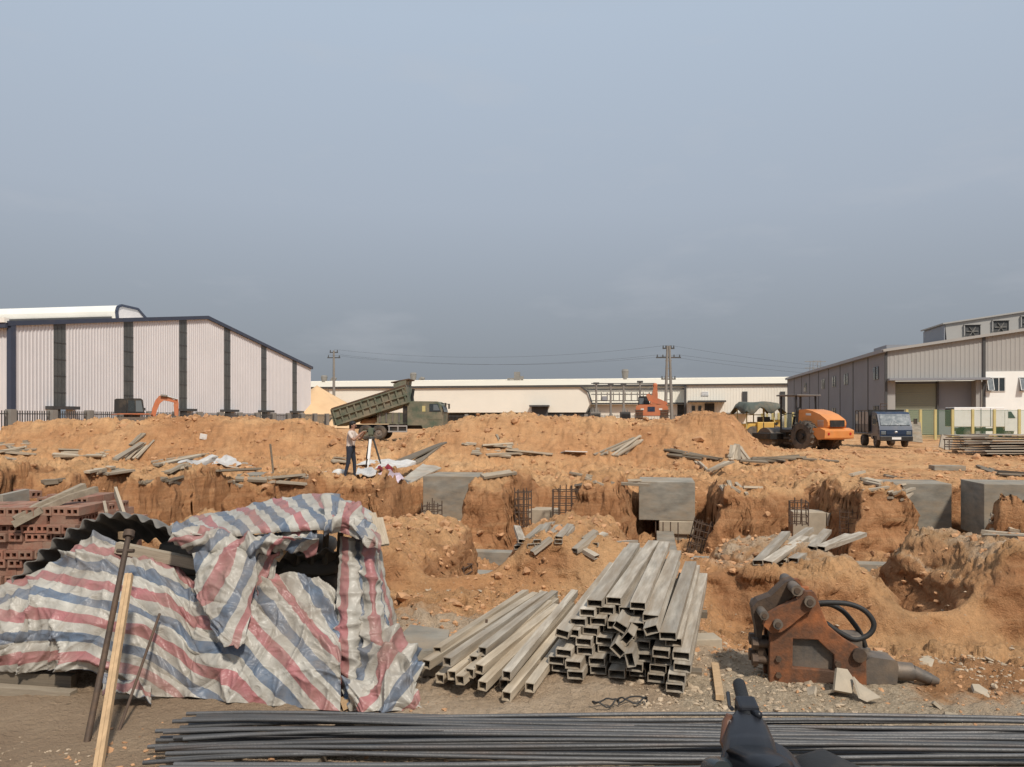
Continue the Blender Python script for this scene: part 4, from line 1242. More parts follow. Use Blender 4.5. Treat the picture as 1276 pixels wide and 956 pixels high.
# flat-section tubes stacked beside the square ones
def big_pile():
    ang = math.radians(15.5)
    d = Vector((math.sin(ang), math.cos(ang), 0)); a = Vector((d.y, -d.x, 0))
    O = P(767, 861, 4.68); O.z = 0.075
    rr = random.Random(5)
    rows = [[-.36, -.24, -.12, .0, .12, .24, .36], [-.38, -.26, -.13, -.01, .11, .25, .37], [-.33, -.21, -.09, .03, .16, .28, .40],
            [-.35, -.22, -.10, .14, .27, .39], [-.30, -.19, -.07, .05, .20, .34], [-.27, -.15, -.03, .10, .31],
            [-.22, -.11, .02, .19], [-.18, -.07, .10]]
    ordn = ['first', 'second', 'third', 'fourth', 'fifth', 'sixth', 'seventh', 'eighth', 'ninth', 'tenth']
    for r, row in enumerate(rows):
        for ci, off in enumerate(row):
            jit = rr.uniform(-0.05, 0.13) + 0.035 * r + (0.05 if abs(off) < .2 else 0) - 0.10 * (off > 0.2)
            dy = rr.uniform(-0.022, 0.022)
            L = rr.uniform(2.3, 2.55)
            p0 = O + a * off + d * jit; p0.z += r * 0.0515 + rr.uniform(0, .002)
            dd = (d + a * dy).normalized()
            p1 = p0 + dd * L; p1.z += rr.uniform(-0.004, 0.004)
            o = tube_obj(p0, p1, 0.10, 0.049, M_TUBE, rr.uniform(-.04, .04))
            tag(o, 'flat grey steel tube, %s from left in the %s layer from the ground, tall stack' % (ordn[ci], ordn[r]), 'steel tube', 'flat steel tubes in the tall stack')
    # some lie skewed in the gaps of the stack
    for ti, (off, z, roll, jit) in enumerate(((.02, .205, .75, -.06), (.065, .255, -.9, .02), (.10, .165, 1.35, -.10), (.015, .30, .5, .10), (.21, .31, -.35, .05), (-.34, .25, 0.2, .04))):
        p0 = O + a * off + d * jit; p0.z = z + 0.05
        o = tube_obj(p0, p0 + d * 2.3, 0.085, 0.05, M_TUBE, roll)
        tag(o, 'tilted grey steel tube wedged in the tall stack front, ' + ['third', 'fourth', 'fifth', 'second', 'sixth', 'first'][ti] + ' from left', 'steel tube', 'tilted steel tubes in the tall stack')
    # skids
    for k, q in enumerate((0.35, 1.9)):
        c = O + d * q; c.z = 0.022
        o = MB().bar(c - a * 0.5, c + a * 0.5, 0.09, 0.05).build('skid_timber', M_PLANK_DARK)
        tag(o, ['front', 'rear'][k] + ' timber skid under the tall stack of flat steel tubes', 'timber')
big_pile()

def square_pile():
    L = [(545, 812, 4.85, 655, 739, 6.5, 0), (531, 828, 4.70, 667, 742, 6.42, 0), (557, 825, 4.65, 679, 741, 6.38, 1), (601, 812, 4.80, 691, 740, 6.45, 1), (563, 842, 4.60, 672, 752, 6.2, 0),
         (573, 848, 4.55, 684, 752, 6.15, 0), (585, 839, 4.60, 692, 749, 6.3, 0), (597, 834, 4.60, 694, 757, 6.1, 0), (601, 855, 4.50, 695, 762, 6.0, 0), (631, 842, 4.55, 716, 739, 6.45, 1), (631, 868, 4.45, 738, 739, 6.6, 0), (660, 857, 4.50, 729, 764, 6.15, 0),
         (628, 853, 4.62, 712, 755, 6.2, 0), (590, 823, 4.76, 688, 746, 6.35, 0), (548, 846, 4.68, 655, 760, 6.1, 0)]
    order = sorted(range(len(L)), key=lambda i: L[i][0]); rank = {i: n for n, i in enumerate(order)}
    for k, (a, b, Y0, c, d, Y1, dark) in enumerate(L):
        o = tube_obj(P(a, b, Y0), P(c, d, Y1), 0.056, 0.056, M_TUBE if dark else M_TUBE_SQ, random.uniform(-.12, .12), 0.005)
        tag(o, ('greyer' if dark else 'brownish') + ' square steel tube in the low spread, near end %s from the left' % NUM[rank[k]], 'steel tube',
            'square tubes in the low spread')
    for k, (a, b, Y0, c, d, Y1) in enumerate(((527, 850, 4.95, 690, 846, 4.98), (600, 790, 5.75, 745, 786, 5.8))):
        p, q = P(a, b, Y0), P(c, d, Y1); p.z = q.z = 0.035
        o = MB().bar(p, q, 0.09, 0.07).build('skid_timber', M_PLANK_DARK)
        tag(o, ['front', 'rear'][k] + ' timber skid under the low spread of square steel tubes', 'timber')
    o = MB().tube([P(606, 776, 5.2), P(606.5, 772, 5.2)], 0.01, 6).build('tie_stub', M_RUSTROD)
    o.location = (0, 0, 0)
    tag(o, 'rusty wire stub poking up from the square tubes', 'wire')
square_pile()

ORD = 'first second third fourth fifth sixth seventh eighth ninth tenth eleventh twelfth thirteenth fourteenth fifteenth sixteenth'.split()
def ranks(lines):
    order = sorted(range(len(lines)), key=lambda i: lines[i][0] + lines[i][2])
    return {i: n for n, i in enumerate(order)}
def placed(label, r, n):
    return label if n < 2 or len(label.split()) > 13 else label + ', ' + ORD[r] + ' from left'
def rod_px(px0, py0, px1, py1, maxlen=1.6, lift=0.0):
    p0 = hit(px0, py0 + 1.5)
    far = hit(px1, py1 + 1.5)
    Y0 = p0.y
    Y1 = min(max(far.y, Y0 - maxlen), Y0 + maxlen)
    a = P(px0, py0, Y0 - 0.03); b = P(px1, py1, Y1)
    a.z += lift
    return a, b

def tube_set(lines, w, h, label, group, mat, maxlen=1.4):
    rk = ranks(lines)
    for i, (a, b, c, d) in enumerate(lines):
        p, q = rod_px(a, b, c, d, maxlen)
        o = tube_obj(p, q, w, h, mat, random.uniform(-.15, .15))
        tag(o, placed(label, rk[i], len(lines)), 'steel tube', group)
c3 = lambda x, y: (500 + x / 5.3125, 560 + y / 5.3125)
c4 = lambda x, y: (700 + x / 5.3125, 560 + y / 5.3125)
c5 = lambda x, y: (900 + x / 3.394, 560 + y / 3.394)
tube_set([(*c3(770, 650), *c3(940, 505)), (*c3(860, 640), *c3(1000, 490)), (*c3(925, 638), *c3(1045, 510)), (*c3(900, 612), *c3(975, 495)), (*c3(868, 685), *c3(990, 590)), (*c3(1042, 590), *c3(1120, 505)), (*c3(1040, 612), *c3(1128, 520)), (*c3(800, 610), *c3(765, 515))],
         0.085, 0.045, 'pale steel tube in the loose bunch on the earth mound', 'tubes on the earth mound', M_TUBE)
tube_set([(*c4(85, 672), *c4(290, 562)), (*c4(150, 602), *c4(228, 545)), (*c4(215, 632), *c4(485, 612)), (*c4(232, 715), *c4(150, 668)), (*c3(1150, 668), *c3(1272, 565))],
         0.085, 0.045, 'pale steel tube crossed with others right of the mound bunch', 'crossed tubes on the earth mound', M_TUBE)
tube_set([(*c5(150, 480), *c5(270, 355)), (*c5(225, 440), *c5(370, 338)), (*c5(250, 475), *c5(400, 370)), (*c5(380, 420), *c5(445, 345)), (*c5(190, 482), *c5(350, 375)), (*c5(300, 470), *c5(420, 395)), (*c5(415, 420), *c5(535, 365)), (*c5(420, 418), *c5(595, 358))],
         0.10, 0.05, 'pale steel tube in the bunch on the earth block behind the breaker', 'tubes on the earth block behind the breaker', M_TUBE)

# ------------------------------------------------------------------ reinforcing bars across the foreground
def rebar_bundle():
    rr = random.Random(3)
    lab = 'long dark steel reinforcing bar, number %s from the near side of the foreground bundle'
    n = 32
    for k in range(n):
        q = k / (n - 1)
        layer = k % 3
        yl = 3.60 + 0.50 * q + rr.uniform(-.03, .03)          # depth at the left end
        yr = 3.58 + 0.36 * (0.5 + (q - 0.5) * 0.9) + rr.uniform(-.05, .05)
        xl = -1.70 + rr.uniform(-0.09, 0.10) + 0.02 * q
        z = 0.062 + 0.020 * layer + rr.uniform(-.004, .004)
        xr = rr.uniform(5.6, 6.3)
        pts = []
        for i in range(25):
            s = i / 24
            x = xl + (xr - xl) * s
            y = yl + (yr - yl) * min(1, s * 1.5) ** 0.9 + 0.022 * math.sin(5 * s + k * 1.7) + 0.010 * math.sin(13 * s + k)
            pts.append((x, y, z + 0.012 * math.sin(9 * s + k * 2.3) - 0.02 * max(0, 0.06 - s) / 0.06))
        o = MB().tube(pts, 0.0105, 7).build('reinforcing_bar', M_REBAR)
        tag(o, lab % NUM[k], 'rebar', 'reinforcing bars in the foreground bundle')
    for k in range(3):
        pts = [(-1.66 + 0.05 * k + 0.33 * i, 3.47 + 0.035 * k + 0.01 * math.sin(i * 0.8 + k) + 0.004 * i * (k - 1), 0.05) for i in range(25)]
        o = MB().tube(pts, 0.0125, 7).build('reinforcing_bar', M_REBAR)
        tag(o, ['nearest', 'middle', 'farthest'][k] + ' of three stray dark steel bars lying just in front of the bundle', 'rebar', 'stray bars before the bundle')
    for k, (x0, c) in enumerate(((-1.35, 0), (-0.95, 1), (1.0, 0), (3.6, 0))):
        o = MB().bar((x0, 3.56, 0.024), (x0 + 0.08, 4.10, 0.024), 0.08, 0.05).build('bearer_timber', M_PLANK_DARK)
        tag(o, ['dark timber bearer under the left ends of the steel bars', 'second dark timber bearer under the steel bars near the tarpaulin', 'timber bearer under the middle of the steel bars', 'timber bearer under the steel bars at the right'][k], 'timber')
rebar_bundle()

# ------------------------------------------------------------------ hydraulic breaker
def breaker():
    Y = 4.85
    k = Y / F0
    ox, oz = 940.0, 852.0
    g = P(ox + 8, oz, Y); g.z = gz(g.x, Y) - 0.02
    t = thing('hydraulic_breaker', 'rusty orange excavator hammer attachment lying by the steel tubes', 'breaker', g, math.radians(-8))
    def q(cx, cy):      # crop -> local
        px = 850 + cx / 2.995; py = 680 + cy / 2.995
        return ((px - ox) * k, (oz - py) * k)
    side = [q(*p) for p in ((298, 512), (298, 430), (300, 335), (330, 300), (400, 235), (430, 175), (462, 172), (482, 230), (508, 292), (560, 335), (605, 362), (640, 385), (642, 520), (400, 522))]
    win = [q(*p) for p in ((383, 345), (470, 345), (505, 380), (528, 398), (526, 457), (381, 450))]
    def plate(y0, y1):
        bm = bmesh.new()
        o = [bm.verts.new((a, y0, b)) for a, b in side]; i = [bm.verts.new((a, y0, b)) for a, b in win]
        es = [bm.edges.new((o[j], o[(j + 1) % len(o)])) for j in range(len(o))] + [bm.edges.new((i[j], i[(j + 1) % len(i)])) for j in range(len(i))]
        bmesh.ops.triangle_fill(bm, use_beauty=True, use_dissolve=False, edges=es)
        r = bmesh.ops.extrude_face_region(bm, geom=bm.faces[:])
        for v in [e for e in r['geom'] if isinstance(e, bmesh.types.BMVert)]: v.co.y = y1
        bmesh.ops.recalc_face_normals(bm, faces=bm.faces)
        me = bpy.data.meshes.new('side_plate'); bm.to_mesh(me); bm.free(); me.materials.append(M_RUST)
        ob = bpy.data.objects.new('side_plate', me); C.objects.link(ob); ob.parent = t
        bv = ob.modifiers.new('bevel', 'BEVEL'); bv.width = 0.006; bv.segments = 2; bv.limit_method = 'ANGLE'
    plate(-0.02, 0.02); plate(0.16, 0.20)
    a, b = q(310, 515), q(635, 395)
    core = MB().box((a[0], 0.023, a[1]), (b[0], 0.157, q(0, 330)[1])).build('hammer_body', M_STEELDARK, t, bevel=0.01)
    for cx, cy in ((540, 430), (560, 480), (330, 420), (330, 480)):
        x, z = q(cx, cy); MB().cyl((x, -0.035, z), (x, -0.021, z), 0.02, n=6, smooth=False).build('plate_bolt', M_RUSTDARK, t)
    # linkage ears: two hooked arms with pins
    for y0, y1, dx, dy in ((-0.075, -0.025, 0, 0), (0.205, 0.25, -14, -10)):
        pl = [q(x + dx, y + dy) for x, y in ((272, 292), (285, 250), (330, 222), (395, 190), (420, 162), (448, 160), (464, 190), (455, 218), (420, 240), (370, 285), (335, 312), (300, 318))]
        MB().prism(pl, y0, y1).build('link_arm', M_RUST, t, bevel=0.008)
    MB().prism([q(*p) for p in ((242, 240), (262, 215), (310, 195), (365, 140), (395, 132), (415, 150), (405, 185), (350, 225), (290, 260), (275, 360), (300, 430), (265, 440), (258, 330))], 0.03, 0.15).build('back_bracket', M_RUSTDARK, t, bevel=0.008)
    for cx, cy, r in ((432, 195, .034), (320, 281, .030), (387, 155, .034), (272, 250, .028)):
        x, z = q(cx, cy)
        pn = MB().cyl((x, -0.105, z), (x, 0.265, z), r, n=16).build('pin', M_STEELDARK, t, bevel=0.004)
        MB().cyl((x, -0.112, z), (x, -0.1055, z), r * 0.55, n=12).build('pin_cap', M_RUSTDARK, pn)
    for cy in (375, 435):
        x, z = q(300, cy)
        for yy in (0.03, 0.14):
            bo = MB().cyl((x - 0.09, yy, z), (x + 0.01, yy, z), 0.026, n=10)
            bo.cyl((x - 0.10, yy, z), (x - 0.065, yy, z), 0.04, n=6, smooth=False); bo.build('tie_bolt', M_RUSTDARK, t)
    x, z = q(612, 392)
    MB().cyl((x, -0.05, z), (x, 0.23, z), 0.042, n=14).build('nose_pin', M_RUSTDARK, t, bevel=0.004)
    # nose block and chisel
    pl = [q(*p) for p in ((640, 425), (660, 405), (752, 415), (757, 440), (752, 500), (690, 512), (642, 505))]
    MB().prism(pl, 0.01, 0.18).build('nose_block', M_STEELDARK, t, bevel=0.015)
    x0, z0 = q(750, 466); x1, z1 = q(880, 490)
    ch = MB().cyl((x0, 0.095, z0), (x0 + 0.12, 0.095, z0 - 0.004), 0.058, 0.055, 14)
    ch.cyl((x0 + 0.12, 0.095, z0 - 0.004), (x1, 0.085, z1), 0.044, 0.036, 14); ch.cyl((x1, 0.085, z1), (x1 + 0.05, 0.083, z1 - 0.012), 0.036, 0.02, 14)
    ch.build('chisel', M_STEELDARK, t)
    # hoses
    def hose(pts, y0, y1, r=0.0165):
        ctr = [Vector((q(*p)[0], y0 + (y1 - y0) * i / (len(pts) - 1), q(*p)[1])) for i, p in enumerate(pts)]
        out = []
        for i in range(len(ctr) - 1):
            pa, pb, pc, pd = ctr[max(i - 1, 0)], ctr[i], ctr[i + 1], ctr[min(i + 2, len(ctr) - 1)]
            for s in range(6):
                u = s / 6
                out.append(0.5 * ((2 * pb) + (pc - pa) * u + (2 * pa - 5 * pb + 4 * pc - pd) * u * u + (3 * pb - pa - 3 * pc + pd) * u ** 3))
        out.append(ctr[-1])
        MB().tube(out, r, 9).build('hose', M_RUBBER, t)
    hose([(470, 222), (520, 216), (590, 218), (645, 240), (676, 285), (660, 325), (610, 345), (560, 325), (505, 288)], 0.06, 0.02)
    hose([(480, 232), (530, 230), (580, 255), (620, 300), (650, 345), (668, 392)], 0.10, 0.16)
    x, z = q(668, 398)
    MB().cyl((x, 0.16, z), (x, 0.16, z - 0.05), 0.03, 0.035, 10).build('hose_fitting', M_STEELDARK, t)
breaker()

def shard(pts, th, mat, label, name='concrete_shard', cat='rubble', lift=0.0):
    pts = [Vector(p) for p in pts]
    c = sum(pts, Vector()) / len(pts)
    nrm = (pts[1] - pts[0]).cross(pts[2] - pts[0]).normalized()
    if nrm.z < 0: nrm = -nrm
    mb = MB(); n = len(pts)
    A = [p - c for p in pts]; B = [p - c - nrm * th for p in pts]
    mb.add(A + B, [(i, (i + 1) % n, (i + 1) % n + n, i + n) for i in range(n)] + [tuple(range(n)), tuple(range(2 * n - 1, n - 1, -1))])
    return tag(mb.build(name, mat, loc=c + Vector((0, 0, lift))), label, cat)
shard([P(1040, 860, 4.55), P(1043, 832, 4.66), P(1056, 834, 4.68), P(1064, 846, 4.62), P(1062, 864, 4.52)], 0.02, M_CONC_SHARD, 'upright pale concrete flake leaning on the breaker nose')
shard([P(1064, 843, 4.60), P(1071, 851, 4.58), P(1098, 869, 4.44), P(1083, 873, 4.40), P(1072, 868, 4.44)], 0.015, M_CONC_SHARD, 'long pale concrete splinter beside the upright flake')
for k, (px, py, s, lb) in enumerate(((1008, 866, .10, 'flat pale flake on the gravel left of the upright flake'), (1030, 862, .11, 'wide flat flake on the gravel under the breaker'), (1185, 893, .09, 'flat stone flake near the steel bars at far right'),
                                    (1170, 880, .06, 'grey stone flake right of the chisel'), (1225, 858, .12, 'broad flat stone on the rubble slope at right'), (1155, 826, .10, 'flat stone lying beyond the chisel tip'))):
    c = P(px, py, 1.65 * F0 / (py - HOR)); c.z = gz(c.x, c.y) + 0.012; s *= 0.6
    pts = [c + Vector((s * random.uniform(.7, 1.2) * math.cos(a), s * random.uniform(.5, 1.0) * math.sin(a), 0.03 * math.cos(a + k))) for a in (0.2, 1.3, 2.4, 3.5, 4.9)]
    shard(pts, 0.018, M_CONC_SHARD, lb)
# slab, blocks and single boards on the working ground
shard([P(496, 800, 5.4), P(512, 783, 5.95), P(560, 790, 5.75), P(556, 815, 5.15), P(515, 818, 5.1)], 0.06, M_CONC, 'flat grey concrete slab behind the tarpaulin end', 'concrete_slab', 'slab', 0.03)
o = MB().box((-0.14, -0.09, 0), (0.14, 0.09, 0.10)).build('concrete_block', M_CONC_SHARD, loc=(*P(872, 803, 5.75).xy, gz(*P(872, 803, 5.75).xy) - 0.01), rot=(0, 0, 0.1), bevel=0.008)
tag(o, 'small grey-brown concrete block right of the tall tube stack', 'concrete block')
p, q_ = P(897, 880, 4.42), P(891, 828, 5.1); p.z = gz(p.x, p.y) + .03; q_.z = gz(q_.x, q_.y) + .03
tag(MB().bar(p, q_, 0.045, 0.03).build('board', M_WOOD), 'narrow board lying in the gravel left of the breaker', 'board')
def wire_loop(px, py, r, label):
    c = P(px, py, 1.65 * F0 / (py - HOR))
    pts = []
    for i in range(29):
        a = i / 28 * 4.4 * math.pi / 2
        x = c.x + r * (1 + .15 * math.sin(3 * a)) * math.cos(a); y = c.y + 0.5 * r * math.sin(a)
        pts.append((x, y, gz(x, y) + 0.02 + 0.03 * abs(math.sin(a * 1.3))))
    tag(MB().tube(pts, 0.005, 5).build('wire_coil', M_BLACK), label, 'wire')
wire_loop(755, 887, 0.07, 'black wire loop on the ground before the tall tube stack')
wire_loop(788, 884, 0.08, 'black wire loop beside the dark soil right of the tube stack')

# ------------------------------------------------------------------ planks and boards
UNIT = MB().box((-0.5, -0.5, -0.5), (0.5, 0.5, 0.5)).mesh('plank')
UNITS = {}
def unit(mat):
    if mat.name not in UNITS:
        me = UNIT.copy(); me.materials.append(mat); UNITS[mat.name] = me
    return UNITS[mat.name]
def plank(p0, p1, w, h, mat, roll=0.0, name='plank'):
    p0 = Vector(p0); p1 = Vector(p1)
    return share(name, unit(mat), (p0 + p1) / 2, aim(p0, p1, roll), ((p1 - p0).length, w, h))
def heap(lines, w, h, label, group, mat, maxlen=2.2, extra=0, jit=2.0, name='plank', cat='plank'):
    rr = random.Random(len(label) * 13 + len(lines))
    al = list(lines)
    for k in range(0 if len(lines) < 2 else min(16 - len(lines), extra + 3)):
        a, b, c, d = rr.choice(lines)
        al.append((a + rr.uniform(-3, 3) * jit, b + rr.uniform(-.6, .8) * jit, c + rr.uniform(-4, 4) * jit, d + rr.uniform(-.8, .8) * jit))
    rk = ranks(al)
    for i, (a, b, c, d) in enumerate(al):
        p, q = rod_px(a, b, c, d, maxlen)
        o = plank(p, q, w * rr.uniform(.42, .85), h, mat, rr.uniform(-.4, .4), name)
        tag(o, placed(label, rk[i], len(al)), cat, group)
cA = lambda x, y: (x / 5.3125, 530 + y / 5.3125)
cL = lambda x, y: (x / 3.1875, 370 + y / 3.1875)
cM = lambda x, y: (380 + x / 3.984, 420 + y / 3.984)
cR = lambda x, y: (680 + x / 3.984, 420 + y / 3.984)
heap([(-30, 556, 39, 553), (-30, 563, 40, 560), (-20, 566, 33, 557), (-40, 560, 38, 566), (-10, 553, 36, 551), (12, 557, 30, 566), (-35, 569, 12, 571)], .20, .06, 'grey weathered plank in the heap at the far left', 'planks in the far left heap', M_PLANK, 2.6, 6)
heap([(*cA(390, 160), *cA(770, 170)), (*cA(350, 190), *cA(700, 205)), (*cA(430, 172), *cA(690, 185)), (*cA(360, 205), *cA(560, 198))], .24, .05, 'long pale plank lying flat on the bank left of the fanned poles', 'planks lying flat on the left bank', M_PLANK, 2.0, 1)
heap([(*cA(755, 215), *cA(930, 120)), (*cA(775, 222), *cA(960, 118)), (*cA(800, 215), *cA(900, 130)), (*cA(905, 220), *cA(1020, 100)), (*cA(880, 222), *cA(975, 135)), (*cA(840, 222), *cA(925, 140)), (*cA(860, 130), *cA(945, 55))], .17, .05, 'pale pole in the fan leaning on the bank below the left excavator', 'poles fanned on the left bank', M_PLANK, 2.4, 3, 1.2, 'pole', 'pole')
heap([(*cL(640, 660), *cL(800, 628)), (*cL(620, 668), *cL(760, 640)), (*cL(665, 700), *cL(740, 668)), (*cL(680, 690), *cL(720, 672)), (*cL(600, 655), *cL(830, 622)), (*cL(900, 675), *cL(1020, 690)), (*cL(860, 690), *cL(1010, 688))], .22, .05, 'weathered plank in the wide heap with crumpled sheets on the left bank', 'planks in the heap with crumpled sheets', M_PLANK, 2.2, 4)
heap([(*cL(915, 735), *cL(1080, 715)), (*cL(930, 745), *cL(1205, 715)), (*cL(1075, 720), *cL(1205, 708)), (*cL(1090, 738), *cL(1205, 748)), (*cL(935, 722), *cL(1060, 728))], .16, .05, 'grey plank lying by the half-buried pedestal behind the tarpaulin', 'planks by the half-buried pedestal', M_PLANK, 2.0, 2)
heap([(*cA(565, 310), *cA(740, 275)), (*cA(650, 310), *cA(770, 290)), (*cA(690, 318), *cA(840, 300))], .26, .05, 'flat grey board lying on the low pedestal behind the bricks', 'boards on the low pedestal', M_PLANK, 1.2, 0)
heap([(*cA(300, 375), *cA(415, 360)), (*cA(310, 390), *cA(400, 380)), (*cA(940, 385), *cA(1060, 360)), (*cA(1085, 375), *cA(1200, 345)), (*cA(1100, 360), *cA(1180, 385))], .18, .06, 'dark broken board on the dug ground behind the bricks', 'dark broken boards behind the bricks', M_PLANK_DARK, 1.6, 2)
heap([(*cM(780, 530), *cM(1000, 545)), (*cM(830, 570), *cM(1060, 560)), (*cM(850, 555), *cM(1080, 580)), (*cM(880, 540), *cM(1030, 530)), (*cM(900, 585), *cM(1120, 572)), (*cM(1000, 560), *cM(1230, 580)), (*cM(850, 580), *cM(1000, 590))], .20, .06, 'grey plank in the flat heap on the bank right of the grey sheets', 'planks in the flat heap on the middle bank', M_PLANK, 2.6, 6)
heap([(*cM(950, 485), *cM(1015, 612))], .15, .06, 'pale stick standing askew in the flat heap on the middle bank', 'pale stick', M_PLANK, 1.0, 0, name='pole', cat='pole')
heap([(*cM(745, 715), *cM(960, 702)), (*cM(750, 705), *cM(945, 688)), (*cM(880, 695), *cM(1040, 672))], .20, .05, 'pale board lying across the pedestal by the grey sheets', 'boards across the pedestal', M_PLANK, 1.6, 1, 1)
heap([(*cR(240, 585), *cR(440, 500)), (*cR(270, 588), *cR(470, 495)), (*cR(330, 588), *cR(470, 490)), (*cR(350, 590), *cR(460, 520)), (*cR(300, 580), *cR(420, 520)), (*cR(390, 580), *cR(465, 510))], .17, .05, 'pale pole in the slanting bundle below the orange excavator', 'poles in the slanting bundle', M_PLANK, 2.6, 4, 1.2, 'pole', 'pole')
heap([(*cR(85, 570), *cR(195, 574))], .42, .03, 'curled pale sheet lying alone on the middle bank', 'pale sheet', M_SHEET_PALE, 1.6, 0, name='metal_sheet', cat='sheet')
heap([(*cR(125, 672), *cR(340, 715)), (*cR(160, 738), *cR(330, 712)), (*cR(220, 690), *cR(450, 720)), (*cR(240, 720), *cR(470, 712)), (*cR(200, 700), *cR(300, 735)), (*cR(330, 725), *cR(510, 735))], .13, .05, 'weathered board on the earth block left of the middle pedestal', 'boards left of the middle pedestal', M_PLANK, 1.6, 4, 1.2)
heap([(*cR(600, 560), *cR(840, 605)), (*cR(620, 580), *cR(800, 600)), (*cR(660, 575), *cR(880, 605))], .18, .06, 'dark plank trailing across the bank left of the upright bundle', 'dark planks on the right bank', M_PLANK_DARK, 2.6, 2)
heap([(*cR(920, 600), *cR(945, 535)), (*cR(940, 610), *cR(950, 535)), (*cR(960, 612), *cR(955, 538)), (*cR(985, 612), *cR(958, 540)), (*cR(1000, 608), *cR(965, 545)), (*cR(925, 612), *cR(938, 540))], .17, .06, 'grey pole in the upright bundle on the right bank', 'poles in the upright bundle', M_PLANK, 0.8, 3, 1.0, 'pole', 'pole')
heap([(*cR(1000, 605), *cR(1260, 595)), (*cR(1010, 618), *cR(1180, 610)), (*cR(1050, 600), *cR(1240, 605)), (*cR(960, 612), *cR(1100, 622)), (1000, 572, 1045, 575)], .18, .06, 'dark plank lying between the upright bundle and the roller', 'dark planks before the roller', M_PLANK_DARK, 2.6, 3)
heap([(*cR(825, 665), *cR(910, 620)), (*cR(760, 620), *cR(825, 680))], .14, .06, 'single thin pole lying near the edge of the right trench', 'thin poles near the right trench', M_PLANK, 1.6, 0, name='pole', cat='pole')
heap([(*cR(905, 790), *cR(870, 740)), (*cR(935, 785), *cR(905, 715)), (*cR(1000, 780), *cR(945, 725)), (*cR(925, 795), *cR(885, 735)), (*cR(965, 770), *cR(925, 745)), (*cR(980, 745), *cR(1075, 748))], .09, .04, 'short pale stick in the little bunch on an earth block', 'short sticks on the earth block', M_PLANK, 0.9, 1, .8, 'stick', 'stick')
c6 = lambda x, y: (1076 + x / 6.375, 560 + y / 6.375)
heap([(*c6(0, 345), *c6(320, 280)), (*c6(0, 330), *c6(200, 300)), (*c6(210, 385), *c6(395, 310)), (*c6(195, 345), *c6(320, 315)), (*c6(310, 400), *c6(375, 350)), (*c6(15, 260), *c6(130, 285)), (*c6(220, 350), *c6(330, 325))], .11, .04, 'pale board in the loose pile on the earth block before the right pedestal', 'boards on the right earth block', M_PLANK, 1.3, 2, .8)
heap([(*c6(185, 210), *c6(375, 240)), (*c6(10, 235), *c6(140, 265))], .16, .05, 'grey board lying on top of the pedestal behind the loose pile', 'boards on the right pedestal', M_PLANK, 1.2, 0)
heap([(*c6(920, 135), *c6(1050, 185)), (*c6(1010, 150), *c6(1110, 215)), (*c6(1050, 175), *c6(1275, 200)), (*c6(1060, 195), *c6(1290, 205)), (*c6(960, 150), *c6(1060, 200))], .16, .05, 'dark board in the small heap behind the wide pedestal', 'dark boards behind the wide pedestal', M_PLANK_DARK, 1.8, 2)
heap([(*c6(1010, 520), *c6(1330, 575)), (*c6(990, 570), *c6(1330, 610)), (*c6(970, 605), *c6(1330, 640)), (*c6(1130, 570), *c6(1340, 600)), (*c6(960, 660), *c6(1340, 690)), (*c6(1150, 630), *c6(1340, 665)), (*c6(955, 690), *c6(1340, 700)), (*c6(1000, 640), *c6(1340, 655))], .12, .05, 'grey board in the stack on the earth block at the right edge', 'boards in the right edge stack', M_PLANK, 1.5, 2, .6)
heap([(*cR(1100, 500), *cR(1100, 500))][:0] or [(1060, 592, 1076, 588)], .14, .05, 'lone short board on the ground left of the right pedestal', 'lone board', M_PLANK, 1.0, 0)
o = MB().box((-0.5, -0.3, 0), (0.5, 0.3, 0.16)).build('concrete_slab', M_CONC, loc=hit(1180, 586), rot=(0, 0, -YAW))
tag(o, 'small concrete slab lying flat on the ground behind the right pedestals', 'slab')
# stick driven in the bank
p = hit(342, 589)
tag(MB().cyl(p - Vector((0, 0, .2)), p + Vector((-0.09, 0, 0.62)), 0.022, n=7).build('stake', M_PLANK_DARK), 'thin dark stake standing in the ground above the tarpaulin', 'stake')

# crumpled sheets in the heap on the left bank, sheets by the surveyor
def sheet_px(pts, mat, label, name='metal_sheet', cat='sheet', group=None, Y=None, crum=0.03, th=0.012, lift=0.0):
    """a thin crumpled plate through four pixel corners"""
    base = hit(*pts[0])
    Ys = [min(max(hit(*p).y, base.y - 0.1), base.y + 2.0) for p in pts] if Y is None else Y
    c = [P(px, py, yy) + Vector((0, 0, lift)) for (px, py), yy in zip(pts, Ys)]
    n = 9
    rr = random.Random(int(pts[0][0] * 7))
    top = []
    for j in range(n):
        for i in range(n):
            u, v = i / (n - 1), j / (n - 1)
            q = c[0] * (1 - u) * (1 - v) + c[1] * u * (1 - v) + c[2] * u * v + c[3] * (1 - u) * v
            q = q + Vector((0, 0, crum * (math.sin(u * 7 + v * 3 + rr.random() * .6) + rr.uniform(-.5, .5))))
            top.append(q)
    o0 = sum(top, Vector()) / len(top)
    vs = [p - o0 for p in top] + [p - o0 - Vector((0, 0, th)) for p in top]
    f = []
    N = n * n
    for j in range(n - 1):
        for i in range(n - 1):
            a = j * n + i
            f += [(a, a + 1, a + n + 1, a + n), (a + N, a + n + N, a + n + 1 + N, a + 1 + N)]
    for i in range(n - 1):
        for a, b in ((i, i + 1), ((n - 1) * n + i + 1, (n - 1) * n + i), ((i + 1) * n, i * n), (i * n + n - 1, (i + 1) * n + n - 1)):
            f.append((b, a, a + N, b + N))
    mb = MB(); mb.add(vs, f)
    return tag(mb.build(name, mat, loc=o0), label, cat, group)
sheet_px([cL(700, 665), cL(850, 660), cL(870, 628), cL(770, 645)], M_SHEET_PALE, 'crumpled pale sheet in the middle of the left bank heap', crum=.05)
